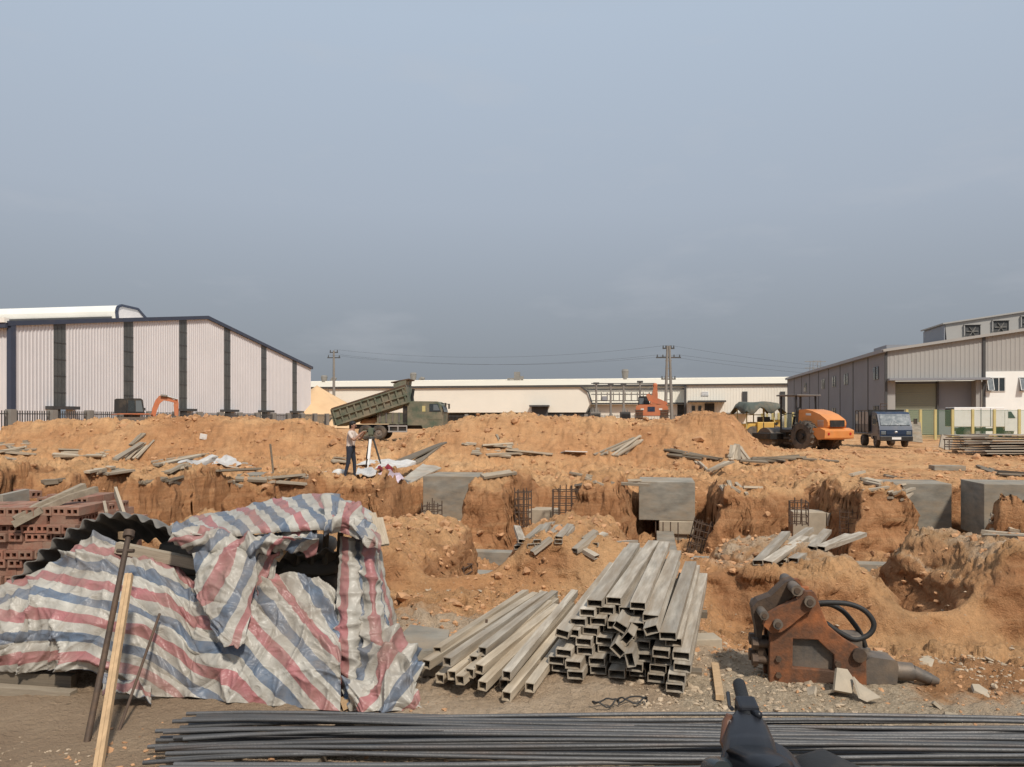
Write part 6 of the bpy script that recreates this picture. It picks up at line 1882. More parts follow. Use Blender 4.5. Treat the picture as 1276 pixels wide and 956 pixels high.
# ------------------------------------------------------------------ scooter in the near foreground
def scooter():
    Yc = 1.86
    bx = P(960, 521, Yc).x
    g = gz(bx + .3, Yc)
    t = thing('motor_scooter', 'black motor scooter parked close by, only handlebar and seat in frame', 'scooter', (bx, Yc, g), math.radians(-4))
    # local: scooter faces -x; +y is away from the camera (its right-hand side)
    def loc(px, py, Y):
        p = P(px, py, Y) - Vector((bx, Yc, g))
        return Matrix.Rotation(math.radians(4), 3, 'Z') @ p
    gr0, gr1 = loc(928, 880, 2.05), loc(920.5, 851, 2.17)
    d = (gr1 - gr0).normalized()
    MB().tube([gr0 - d * .06, gr0, gr0 + d * .012, gr0 + d * .05, gr1 - d * .012, gr1 - d * .004, gr1], [.013, .015, .0185, .0175, .0175, .0165, .008], 16).build('grip', M_GRIP, t)
    gl = loc(928, 880, 2.05); gl.y = -gl.y
    MB().tube([(gr0.x, -gr0.y, gr0.z), (gr1.x, -gr1.y, gr1.z)], .0175, 16).build('grip', M_GRIP, t)
    # switch housing and lever
    h0 = gr0 - d * 0.015
    MB().box((-.024, -.03, -.026), (.03, .03, .024), M=Matrix.Translation(h0) @ Matrix.Rotation(.2, 4, 'X')).build('switch_housing', M_PLASTIC, t, bevel=.008)
    k = loc(945, 891, 1.98)
    MB().tube([h0 + Vector((.02, -.02, 0)), (h0 + k) / 2, k], [.008, .007, .011], 10).sphere(k, .011, 10, 6).build('mirror_boss', M_PLASTIC, t)
    MB().tube([h0 + Vector((-.035, 0, 0)), h0 + d * .05 + Vector((-.036, 0, -.02)), gr1 + Vector((-.030, 0, -.03))], [.006, .005, .006], 8).build('brake_lever', M_PLASTIC, t)
    # handlebar cowl: lofted sections from the grip to the dash
    def loft(name, secs, mat, bevel=0.0, n=20):
        mb = MB(); vs = []
        for c, a, b, rx, rz in secs:
            c = Vector(c)
            for i in range(n):
                u = 2 * math.pi * i / n
                cx = math.copysign(abs(math.cos(u)) ** .7, math.cos(u)); sx = math.copysign(abs(math.sin(u)) ** .7, math.sin(u))
                vs.append(c + Vector(a) * (cx * rx) + Vector(b) * (sx * rz))
        fs = []
        for j in range(len(secs) - 1):
            for i in range(n):
                fs.append((j * n + i, j * n + (i + 1) % n, (j + 1) * n + (i + 1) % n, (j + 1) * n + i))
        mb.add(vs, fs, 0, True)
        mb.add(vs[:n], [tuple(range(n))]); mb.add(vs[-n:], [tuple(reversed(range(n)))])
        return mb.build(name, mat, t)
    X, Z, Yv = (1, 0, 0), (0, 0, 1), (0, 1, 0)
    c0, c1, c2, c3_ = loc(928, 892, 2.03), loc(931, 912, 1.98), loc(934, 940, 1.90), loc(938, 985, 1.80)
    loft('handlebar_cowl', [(c0, X, Z, .022, .022), (c0.lerp(c1, .5), X, Z, .042, .030), (c1, X, Z, .053, .042), (c2, X, Z, .066, .055), (c3_, X, Z, .085, .075), ((c3_.x, -c2.y, c2.z), X, Z, .066, .055), ((c1.x, -c1.y, c1.z), X, Z, .053, .042), ((c0.x, -c0.y, c0.z), X, Z, .02, .02)], M_PLASTIC)
    # dash pod sloping towards the rider
    e0, e1, e2 = loc(950, 930, 1.86), loc(975, 945, 1.84), loc(1004, 972, 1.80)
    pl = MB()
    A = [loc(937, 921, 1.92), loc(962, 921, 1.92), loc(980, 930, 1.90), loc(1006, 962, 1.86), loc(1004, 990, 1.84), loc(930, 990, 1.84), loc(925, 950, 1.90)]
    B = [p + Vector((0, -0.26, -0.005)) for p in A]
    n = len(A)
    pl.add(A + B, [(i, (i + 1) % n, (i + 1) % n + n, i + n) for i in range(n)] + [tuple(range(n)), tuple(range(2 * n - 1, n - 1, -1))])
    pl.build('dash_pod', M_PLASTIC, t, bevel=.012)
    # amber indicator at the front edge
    i0 = [loc(903, 900, 1.99), loc(900.5, 925, 1.95), loc(902, 938, 1.93)]
    MB().tube([i0[0] + Vector((.012, 0, .02)), i0[0] + Vector((.006, 0, 0)), i0[1] + Vector((.006, 0, 0)), i0[2] + Vector((.012, 0, -.01))], [.008, .013, .014, .007], 12).build('indicator', M_AMBER, t)
    loft('headlamp', [(loc(900, 965, 1.88), X, Z, .03, .04), (loc(893, 968, 1.86) , X, Z, .04, .05), (loc(893, 970, 1.78), X, Z, .04, .05), (loc(900, 965, 1.74), X, Z, .02, .03)], M_GLASS)
    # body below: steering column, front shield, floor, seat, wheels
    zt = c3_.z
    MB().tube([(c3_.x, 0, zt - .02), (c3_.x - .05, 0, .55), (c3_.x - .12, 0, .30)], [.05, .04, .035], 12).build('steering_column', M_PLASTIC, t)
    sh = [(c3_.x - .10, zt - .06), (c3_.x - .02, zt - .06), (c3_.x + .03, .40), (c3_.x + .05, .22), (c3_.x - .06, .22), (c3_.x - .11, .5)]
    MB().prism(sh, -.17, .17).build('front_shield', M_PLASTIC, t, bevel=.03)
    MB().box((c3_.x + .03, -.14, .20), (c3_.x + .42, .14, .27)).build('floorboard', M_PLASTIC, t, bevel=.015)
    s0 = loc(1040, 947, 1.84)
    body = [(c3_.x + .38, .22), (c3_.x + .42, s0.z - .20), (c3_.x + 1.1, s0.z - .20), (c3_.x + 1.2, .52), (c3_.x + .95, .30)]
    MB().prism(body, -.14, .14).build('rear_body', M_PLASTIC, t, bevel=.03)
    loft('seat', [((s0.x - .105, 0, s0.z - .09), Yv, Z, .04, .03), ((s0.x - .07, 0, s0.z - .07), Yv, Z, .085, .055), ((s0.x, 0, s0.z - .075), Yv, Z, .115, .075), ((s0.x + .10, 0, s0.z - .11), Yv, Z, .12, .06), ((s0.x + .25, 0, s0.z - .17), Yv, Z, .13, .06), ((s0.x + .55, 0, s0.z - .16), Yv, Z, .11, .06), ((s0.x + .72, 0, s0.z - .15), Yv, Z, .06, .03)], M_RUBBER)
    for x in (c3_.x - .22, c3_.x + 1.02):
        w = MB()
        w.cyl((x, -.045, .235), (x, .045, .235), .235, n=28); w.build('tyre', M_TYRE, t, bevel=.02)
        MB().cyl((x, -.05, .235), (x, .05, .235), .14, n=20).build('rim', M_CHROME, t)
    MB().prism([(c3_.x - .46, .36), (c3_.x - .40, .46), (c3_.x - .24, .51), (c3_.x - .08, .46), (c3_.x - .06, .40), (c3_.x - .24, .46), (c3_.x - .38, .41)], -.07, .07).build('front_mudguard', M_PLASTIC, t, bevel=.01)
    MB().cyl((c3_.x + .4, .0, .10), (c3_.x + .38, -.16, 0.0), .012, n=8).build('side_stand', M_RUBBER, t)
scooter()
# ------------------------------------------------------------------ machines
def wheel(t, x, y, z, r, w, hub=0.5, lugs=0, name='wheel', hubmat=None, out=-1):
    """axle along local y; the face at the out side shows the rim"""
    o = MB()
    pr = [(-w / 2, r * .86), (-w / 2 + w * .12, r * .97), (-w / 4, r), (w / 4, r), (w / 2 - w * .12, r * .97), (w / 2, r * .86), (w / 2, r * hub), (-w / 2, r * hub)]
    n = 28
    vs = []
    for a, rr in pr:
        for i in range(n):
            q = 2 * math.pi * i / n
            vs.append((rr * math.cos(q), a, rr * math.sin(q)))
    m = len(pr)
    o.add(vs, [(j * n + i, ((j + 1) % m) * n + i, ((j + 1) % m) * n + (i + 1) % n, j * n + (i + 1) % n) for j in range(m) for i in range(n)], 0, False)
    wh = o.build(name, M_TYRE, t, loc=(x, y, z))
    if lugs:
        lb = MB()
        for i in range(lugs):
            q = 2 * math.pi * i / lugs
            for s in (-1, 1):
                q2 = q + (math.pi / lugs if s > 0 else 0)
                a = Vector((r * .99 * math.cos(q2), s * w * .02, r * .99 * math.sin(q2)))
                b = Vector((r * .99 * math.cos(q2 + s * .0 + .28), s * w * .5, r * .99 * math.sin(q2 + .28)))
                lb.bar(a, b, r * .09, r * .14, up=(math.cos(q2), 0, math.sin(q2)))
        lb.build('tread', M_TYRE, wh)
    rim = MB()
    rim.cyl((0, -w * .36, 0), (0, w * .36, 0), r * hub * 1.01, n=20)
    for s in (-1, 1):
        rim.cyl((0, s * w * .36, 0), (0, s * w * .48, 0), r * hub * .42, r * hub * .34, 12)
        for k in range(6):
            q = k * math.pi / 3
            rim.cyl((r * hub * .68 * math.cos(q), s * w * .34, r * hub * .68 * math.sin(q)), (r * hub * .68 * math.cos(q), s * w * .39, r * hub * .68 * math.sin(q)), r * .04, n=6)
    rim.build('rim', hubmat or M_TRUCKGREY, wh)
    return wh

def tipper():
    Y = 56.0
    k = Y / F0
    ox = 405.0
    g = P(ox, 548, Y)
    t = thing('tipper_truck', 'dusty green tipper truck with its ribbed bed raised to unload', 'truck', g, math.radians(-3))
    X = lambda px: (px - ox) * k
    Z = lambda py: (548 - py) * k
    # chassis
    MB().box((X(432), 0.75, 0.78), (X(553), 0.95, 1.1)).build('chassis_rail', M_BLACK, t)
    MB().box((X(432), 1.55, 0.78), (X(553), 1.75, 1.1)).build('chassis_rail', M_BLACK, t)
    for px in (455.5, 472.5):
        for y in (0.28, 2.2):
            wheel(t, X(px), y, 0.53, 0.54, 0.5, .52, hubmat=M_GREEN if px < 460 else M_TRUCKGREY)
    for y in (0.2, 2.3):
        wheel(t, X(541), y, 0.53, 0.54, 0.32, .52)
    MB().box((X(450), 0.3, 0.5), (X(478), 2.2, 0.62)).build('axle', M_BLACK, t)
    MB().box((X(486), 0.06, 0.55), (X(506), 0.5, 1.05)).build('fuel_tank', M_BLACK, t, bevel=.05)
    for z in (0.55, 0.95):
        MB().box((X(484), -0.02, z), (X(508), 0.05, z + 0.1)).build('side_guard', M_CHROME, t)
    for px in (485, 496, 507):
        MB().box((X(px), -0.025, 0.55), (X(px) + .08, 0.055, 1.05)).build('side_guard_post', M_CHROME, t)
    # low front frame behind the cab
    fr = MB().box((X(468), 0.1, 1.15), (X(508), 2.4, 1.25)).box((X(470), 0.12, 1.25), (X(506), 0.2, 1.95))
    fr.build('subframe_board', M_GREEN, t)
    for px in (473, 481, 489, 497):
        MB().box((X(px), 0.05, 1.25), (X(px) + .1, 0.119, 1.98)).build('board_rib', M_TRUCKGREY, t)
    # cab
    cab = [(X(508.5), 1.05), (X(508.5), Z(501)), (X(512), Z(500)), (X(546), Z(500.5)), (X(550.5), Z(505)), (X(553), Z(514)), (X(553), 0.65), (X(548), 0.55), (X(530), 0.6), (X(526), 1.05)]
    c = MB().prism(cab, 0.0, 2.45).build('cab', M_GREEN, t, bevel=.05)
    MB().prism([(X(536), Z(513)), (X(536), Z(503.5)), (X(546.5), Z(503.5)), (X(550.3), Z(513))], -0.03, -0.004).build('side_window', M_GLASS, c)
    MB().prism([(X(541), Z(511.5)), (X(541), Z(504.5)), (X(546), Z(504.5)), (X(549), Z(511.5))], -0.045, -0.031).build('quarter_pane', M_GLASSPALE, c)
    MB().prism([(X(534), Z(523)), (X(534), Z(514)), (X(551), Z(514)), (X(551.5), Z(523))], -0.02, -0.003).build('door_panel', M_GREEN, c)
    MB().prism([(X(527), Z(513)), (X(527), Z(506)), (X(531), Z(506)), (X(531), Z(513))], -0.02, -0.003).build('yellow_sticker', M_YELLOWPOST, c)
    w = MB(); w.add([(X(551.2) + .03, 0.15, Z(505.5)), (X(551.2) + .03, 2.3, Z(505.5)), (X(553.4) + .03, 2.3, Z(513.5)), (X(553.4) + .03, 0.15, Z(513.5))], [(0, 1, 2, 3)]); w.build('windscreen', M_GLASS, c)
    mi = MB().cyl((X(551), -0.05, Z(503)), (X(557), -0.35, Z(503)), 0.03, n=6); mi.box((X(556), -0.45, Z(507.5)), (X(557.8), -0.25, Z(502.5))); mi.build('mirror', M_BLACK, c)
    mi = MB().cyl((X(551), 2.5, Z(503)), (X(555), 2.8, Z(503)), 0.03, n=6); mi.box((X(553), 2.7, Z(509)), (X(555), 2.9, Z(503))); mi.build('mirror', M_BLACK, c)
    MB().box((X(552), 0.05, 0.4), (X(555.5), 2.4, 0.85)).build('bumper', M_BLACK, t, bevel=.04)
    # hoist ram and air stack behind the cab
    MB().cyl((X(505), 1.2, 1.0), (X(512.5), 1.2, Z(484)), 0.14, 0.10, 10).build('hoist_ram', M_BLACK, t)
    MB().box((X(502.5), 0.1, 1.1), (X(508), 0.7, Z(506))).build('air_stack', M_BLACK, t)
    # raised bed: built level from its hinge, then tilted
    hinge = (X(433), Z(527.5))
    L, Hb = X(513) - X(433), 1.28
    ang = math.radians(-17.5)
    bt = bpy.data.objects.new('bed', None)
    me = MB()
    L = 4.75
    x0, x1, z1 = -0.75, L, Hb
    me.box((x0, -0.06, 0), (x1, 2.56, 0.12))
    me.box((x0, -0.06, 0.12), (x1, 0.02, z1)); me.box((x0, 2.48, 0.12), (x1, 2.56, z1)); me.prism([(x1 - .1, 0.12), (x1, 0.12), (x1 + .18, z1 + .1), (x1 + .08, z1 + .1)], 0.02, 2.48)
    bed = me.build('bed', M_GREEN, t, loc=(hinge[0], 0, hinge[1]), rot=(0, ang, 0))
    rb = MB()
    for i in range(11):
        x = x0 + 0.05 + i * (x1 - x0 - 0.15) / 10
        rb.box((x - 0.06, -0.17, 0.1), (x + 0.06, -0.061, z1))
    rb.build('upright_rib', M_GREEN, bed)
    rl = MB()
    for z in (0.06, 0.6, z1 - .12):
        rl.box((x0, -0.2, z), (x1 + .1, -0.062, z + (.14 if z != .6 else .09)))
    rl.build('side_rail', M_GREEN, bed)
    MB().box((x0, -0.22, z1), (x1 + .15, 0.03, z1 + 0.10)).build('top_rail', M_RUSTDARK, bed)
    # overhang plate above the cab
    MB().prism([(x1 - .75, z1 + .1), (x1 + .15, z1 + .1), (x1 + .30, z1 + .42), (x1 + .0, z1 + .5), (x1 - .7, z1 + .4)], 0.1, 2.4).build('cab_guard', M_GREEN, bed)
    MB().box((x1 - .8, .08, z1 + .46), (x1 + 0.55, 2.42, z1 + .53), M=Matrix.Translation((x1, 0, z1 + .7)) @ Matrix.Rotation(.12, 4, 'Y') @ Matrix.Translation((-x1, 0, -z1 - .7))).build('cab_guard_top', M_RUSTDARK, bed)
    # tailgate hanging at the back
    tg = MB().box((-0.06, -0.04, -1.15), (0.06, 2.54, 0.05)); tg.build('tailgate', M_GREEN, bed, loc=(x0 - .08, 0, z1), rot=(0, -ang * 0.3, 0))
    # earth still in the bed's foot
    sp = MB(); sp.sphere((0, 0, 0), (1.1, 0.9, 0.5), 16, 8)
    sp.v = [(x * (1 + .1 * math.sin(9 * y)), y, max(z, -.05) * (1 + .2 * math.sin(7 * x))) for x, y, z in sp.v]
    tag(sp.build('earth_spill', M_RUBBLE, loc=g + Vector((X(463), 1.2, 1.2))), 'orange earth spilled on the tipper frame behind its wheels', 'earth')
tipper()

def excavator_left():
    Y = 70.0; k = Y / F0; ox = 142.0
    g = P(ox, 521, Y); zg = P(ox, 516.5, Y).z - 1.0
    g.z = zg
    t = thing('excavator', 'orange excavator with dark cab behind the left spoil ridge', 'excavator', g, math.radians(27.4))
    X = lambda px: (px - ox) * k * 0.887
    Z = lambda py: P(0, py, Y).z - zg
    h = MB().prism([(X(139), 1.0), (X(138), Z(516.3)), (X(150), Z(515.2)), (X(186), Z(515.2)), (X(192), Z(516)), (X(193), 1.0)], 0, 2.3).build('upper_body', M_EXO, t, bevel=.05)
    MB().box((X(154), -0.02, 1.02), (X(166), -0.003, Z(516.2))).build('pale_panel', M_SACK, h)
    MB().prism([(X(142), Z(515.1)), (X(142.5), Z(498)), (X(145), Z(496.7)), (X(157.5), Z(496.7)), (X(157.5), Z(515.1))], 0.15, 2.1).build('engine_hood', M_BLACK, t, bevel=.05)
    c = MB().prism([(X(158), Z(515.1)), (X(158), Z(497)), (X(160), Z(496.2)), (X(176), Z(496.2)), (X(178.6), Z(498)), (X(181), Z(515.1))], 0.1, 1.3).build('cab', M_BLACK, t, bevel=.05)
    MB().prism([(X(160), Z(513)), (X(160), Z(499)), (X(168.2), Z(499)), (X(168.2), Z(513))], 0.06, 0.097).build('side_window', M_GLASS, c)
    MB().prism([(X(169.5), Z(513)), (X(169.5), Z(499)), (X(176.5), Z(499)), (X(179), Z(513))], 0.06, 0.097).build('side_window', M_GLASSPALE, c)
    def arm(pts, w, name, mat=M_EXO, y=1.55, th=.34):
        MB().prism([(X(a), Z(b)) for a, b in pts], y, y + th).build(name, mat, t, bevel=.03)
    arm([(190, 519), (192, 508), (196, 498), (201, 492), (206, 491.3), (215, 494), (224, 498.5), (224, 501.5), (214, 499), (207, 498), (202, 502), (198, 511), (196, 519)], 0, 'boom')
    arm([(221.5, 497), (226, 496), (227.3, 502), (226.8, 518), (222, 518.5), (220.5, 504)], 0, 'dipper_arm', y=1.58, th=.28)
    MB().cyl((X(206), 1.5, Z(491)), (X(225), 1.5, Z(496)), .09, n=8).build('arm_ram', M_CHROME, t)
    MB().cyl((X(203), 1.45, Z(492)), (X(212), 1.45, Z(492.7)), .13, n=8).build('arm_ram', M_STEELDARK, t)
    arm([(219.5, 518), (228, 518), (229, 523), (226, 528), (218.5, 526)], 0, 'bucket', M_STEELDARK, 1.4, .7)
    for y in (0.0, 1.85):
        MB().prism([(X(140), .25), (X(142), .0), (X(186), .0), (X(190), .25), (X(190), .55), (X(187), .75), (X(143), .75), (X(140), .5)], y, y + .45).build('track', M_STEELDARK, t, bevel=.06)
    MB().cyl((X(165), 1.15, .6), (X(165), 1.15, 1.0), .7, n=18).build('slew_ring', M_STEELDARK, t)
excavator_left()

def excavator_back():
    Y = 54.0; k = Y / F0; ox = 812.0
    zg = P(0, 522, Y).z
    g = P(ox, 521, Y); g.z = zg - 0.05
    t = thing('excavator', 'orange excavator seen from the rear on top of the middle ridge', 'excavator', g, math.radians(-10.3))
    X = lambda px: (px - ox) * k
    Z = lambda py: P(0, py, Y).z - g.z
    # counterweight and body
    b = MB().prism([(X(793), Z(518)), (X(792), Z(514)), (X(793), Z(506)), (X(797), Z(504.2)), (X(829), Z(504.2)), (X(832), Z(507)), (X(832.5), Z(514)), (X(831), Z(518))], 0.0, 1.1).build('counterweight', M_EXO, t, bevel=.09)
    MB().box((X(807), -.02, Z(513)), (X(816), -.004, Z(507))).build('maker_plate', M_BLUE, b)
    for a in (798.5, 821):
        MB().box((X(a), -.02, Z(511)), (X(a + 4), -.004, Z(509))).build('reflector', M_SACK, b)
    MB().box((X(793), 1.1, Z(518)), (X(832), 3.1, Z(506))).build('upper_body', M_EXO, t, bevel=.05)
    MB().box((X(818), 1.2, Z(506)), (X(831), 2.9, Z(500))).build('engine_hood', M_EXO, t, bevel=.05)
    c = MB().prism([(X(795), Z(506)), (X(795), Z(494.5)), (X(797), Z(493)), (X(808), Z(493)), (X(809), Z(494.5)), (X(809), Z(506))], 1.5, 3.1).build('cab', M_BLACK, t, bevel=.05)
    MB().box((X(796.3), 1.46, Z(503)), (X(802), 1.497, Z(495.5))).build('rear_window', M_GLASSPALE, c)
    MB().box((X(803), 1.46, Z(503)), (X(808), 1.497, Z(495.5))).build('rear_window', M_GLASS, c)
    # boom rising and coming back towards the machine's right
    def arm(pts, y, th, name):
        MB().prism([(X(a), Z(q)) for a, q in pts], y, y + th).build(name, M_EXO, t, bevel=.03)
    arm([(811.5, 506), (813, 490), (814.5, 480), (816.5, 476.5), (819, 478), (820, 490), (819.5, 506)], 3.0, .5, 'boom')
    arm([(805, 492), (808, 490), (815, 494), (830, 500.5), (832, 503), (829, 504.5), (818, 503), (808, 499)], 0.75, .4, 'dipper_arm')
    MB().cyl((X(811), 3.0, Z(503)), (X(815), 3.2, Z(485)), .1, n=8).build('boom_ram', M_EXO, t)
    MB().sphere((X(816.5), 3.2, Z(478)), .18, 10, 6).build('boom_head', M_EXO, t)
    for a, e in ((792, 801), (823, 832.5)):
        tr = MB().prism([(.0, .12), (.15, 0), (3.2, 0), (3.4, .2), (3.4, .55), (3.2, .75), (.15, .75), (0, .6)], X(a), X(e), axes='yz').build('track', M_STEELDARK, t, bevel=.04)
        pd = MB()
        for i in range(4):
            pd.box((X(a) - .02, -.03, .1 + i * .16), (X(e) + .02, 0.03, .2 + i * .16))
        pd.build('track_pad', M_RUSTDARK, tr)
    MB().box((X(801), .5, .3), (X(823), 2.9, Z(518))).build('undercarriage', M_STEELDARK, t)
    for z, x in ((Z(499), 833.5), (Z(499), 793)):
        pass
excavator_back()

def roller():
    Y = 40.5
    g = P(1024, 562, Y); g.z = P(0, 562, Y).z
    # local +x is forward (away to the left), +y to the machine's left (towards the camera)
    fwd = math.atan2(0.91, -0.42)
    t = thing('soil_roller', 'bright orange soil compactor with big ribbed tyre parked before the warehouse', 'roller', g, fwd)
    hw = 0.95
    for s in (-1, 1):
        wheel(t, 0.35, s * 0.82, 0.77, 0.79, 0.60, .50, 18, hubmat=M_BLACK)
    # rear frame and bumper
    fr = MB().prism([(-1.0, .62), (-1.05, 1.0), (-.75, 1.12), (.9, 1.12), (1.0, .75), (.4, .6)], -.52, .52).build('rear_frame', M_ROLLER, t, bevel=.04)
    MB().prism([(-1.15, .68), (-1.18, 1.10), (-.85, 1.22), (-.35, 1.22), (-.35, .95), (-.7, .62)], -1.02, 1.02).build('bumper', M_ROLLER, t, bevel=.05)
    # hood sloping down to the rear
    hd = MB().prism([(-.98, 1.22), (-1.02, 1.50), (-.92, 1.66), (-.5, 1.92), (0, 2.10), (.5, 2.20), (.92, 2.18), (1.0, 1.22)], -.66, .66).build('engine_hood', M_ROLLER, t, bevel=.14)
    MB().box((-1.04, -.5, 1.27), (-1.005, .5, 1.62)).build('rear_grille', M_BLACK, hd)
    sl = MB()
    for i in range(5):
        sl.box((-.75, .655, 1.30 + i * .07), (-.35, .675, 1.335 + i * .07))
    sl.build('side_louvre', M_CHROME, hd)
    MB().prism([(.1, 1.86), (.1, 1.98), (.45, 2.0), (.45, 1.88)], .655, .672).build('badge', M_SACK, hd)
    for s in (-.4, .4):
        MB().cyl((-1.19, s * 1.9, .92), (-1.16, s * 1.9, .92), .07, n=10).build('tail_lamp', M_REDLENS, t)
    # operator platform and canopy
    MB().box((1.0, -.72, .95), (2.25, .72, 1.12)).build('platform', M_BLACK, t, bevel=.02)
    st = MB().box((1.15, -.28, 1.30), (1.65, .28, 1.42)).box((1.08, -.28, 1.42), (1.2, .28, 1.95)).box((1.25, -.2, 1.12), (1.55, .2, 1.30)).build('seat', M_BLACK, t, bevel=.03)
    MB().cyl((2.05, 0, 1.12), (1.9, 0, 1.82), .06, n=8).build('steering_column', M_BLACK, t)
    rg = MB(); rg.tube([(1.88 + .0 * i, .19 * math.cos(i * math.pi / 8), 1.86 + .19 * math.sin(i * math.pi / 8) * .5) for i in range(17)], .018, 6); rg.build('steering_wheel', M_BLACK, t)
    for x in (1.02, 2.2):
        for y in (-.7, .7):
            MB().bar((x, y, 1.0), (x + (.08 if x < 2 else -.02), y, 2.92), .075, .075).build('canopy_post', M_BLACK, t)
    MB().box((.85, -.85, 2.92), (2.4, .85, 3.0)).build('canopy_roof', M_TRUCKGREY, t, bevel=.02)
    for s in (-.7, .7):
        MB().tube([(1.1, s, 1.9), (1.6, s, 2.0), (2.2, s, 1.85)], .022, 6).build('hand_rail', M_BLACK, t)
    MB().sphere((1.5, .1, 2.12), (.17, .17, .19), 10, 8).cyl((1.45, .1, 1.45), (1.48, .1, 1.98), .2, .16, 10).build('seat_cover', M_BLACK, t)
    # articulation and drum at the front
    MB().prism([(2.25, .55), (2.25, 1.05), (2.7, 1.05), (2.7, .55)], -.3, .3).build('articulation', M_BLACK, t)
    for s in (-1, 1):
        MB().box((2.6, s * 1.12 - .09, .55), (3.75, s * 1.12 + .09, .9)).build('drum_frame', M_BLACK, t, bevel=.03)
    MB().box((2.45, -1.2, .55), (2.6, 1.2, .9)).build('drum_crossbar', M_BLACK, t, bevel=.02)
    MB().box((3.75, -1.2, .55), (3.9, 1.2, .9)).build('drum_crossbar', M_BLACK, t, bevel=.02)
    MB().cyl((3.15, -1.0, .60), (3.15, 1.0, .60), .60, n=36).build('drum', M_STEELDARK, t)
    MB().box((1.15, .72, .62), (1.75, .95, .70)).box((1.15, .72, .35), (1.75, .95, .42)).build('step', M_BLACK, t)
roller()

def yellow_machine():
    Y = 46.0; k = Y / F0; ox = 945.0
    zg = P(0, 549, Y).z
    g = P(ox, 549, Y)
    t = thing('yellow_roller', 'small yellow machine under a sagging dark canvas canopy', 'roller', g, math.radians(8))
    X = lambda px: (px - ox) * k
    Z = lambda py: (549 - py) * k
    b = MB().box((X(944), 0, .25), (X(967), 1.5, Z(526))).build('body', M_YELLOW, t, bevel=.05)
    MB().box((X(951.5), -.03, .3), (X(952.3), -.002, Z(526.5))).box((X(966), -.03, .3), (X(966.8), -.002, Z(526.5))).build('panel_seam', M_BLACK, b)
    MB().box((X(953), .2, Z(526)), (X(963), 1.0, Z(519.5))).build('engine_cover', M_BLACK, t, bevel=.04)
    MB().box((X(932), .2, .35), (X(944), 1.4, Z(528))).build('front_frame', M_YELLOW, t, bevel=.04)
    MB().box((X(967), .2, .3), (X(977), 1.4, Z(523))).build('rear_body', M_YELLOW, t, bevel=.05)
    MB().cyl((X(971), .19, Z(528)), (X(971), .16, Z(528)), .09, n=10).build('hole', M_BLACK, t)
    for px in (940, 970):
        MB().cyl((X(px), .1, .42), (X(px), 1.5, .42), .44, n=22).build('drum', M_STEELDARK, t)
    for px in (930.5, 952.5, 967):
        for y in (.1, 1.4):
            MB().cyl((X(px), y, .7), (X(px), y, Z(508)), .035, n=6).build('canopy_post', M_YELLOWPOST, t)
    MB().cyl((X(930.5), .1, Z(517)), (X(952), .1, Z(517)), .03, n=6).build('hand_rail', M_YELLOWPOST, t)
    # canopy
    mb = MB(); vs = []
    n, m = 22, 10
    for j in range(m):
        for i in range(n):
            u, v = i / (n - 1), j / (m - 1)
            edge = max(abs(u - .5), abs(v - .5)) * 2
            z = Z(501) - .05 * math.sin(u * 9) * math.sin(v * 5 + 1) - (max(0, edge - .72) / .28) ** 1.3 * (.52 + .2 * math.sin(u * 13 + v * 7))
            vs.append((X(926) + (X(978) - X(926)) * u, -.4 + 2.4 * v, z))
    mb.add(vs, [(j * n + i, j * n + i + 1, (j + 1) * n + i + 1, (j + 1) * n + i) for j in range(m - 1) for i in range(n - 1)], 0, True)
    cv = mb.build('canopy', M_CANVAS, t); s = cv.modifiers.new('thickness', 'SOLIDIFY'); s.thickness = .03
yellow_machine()

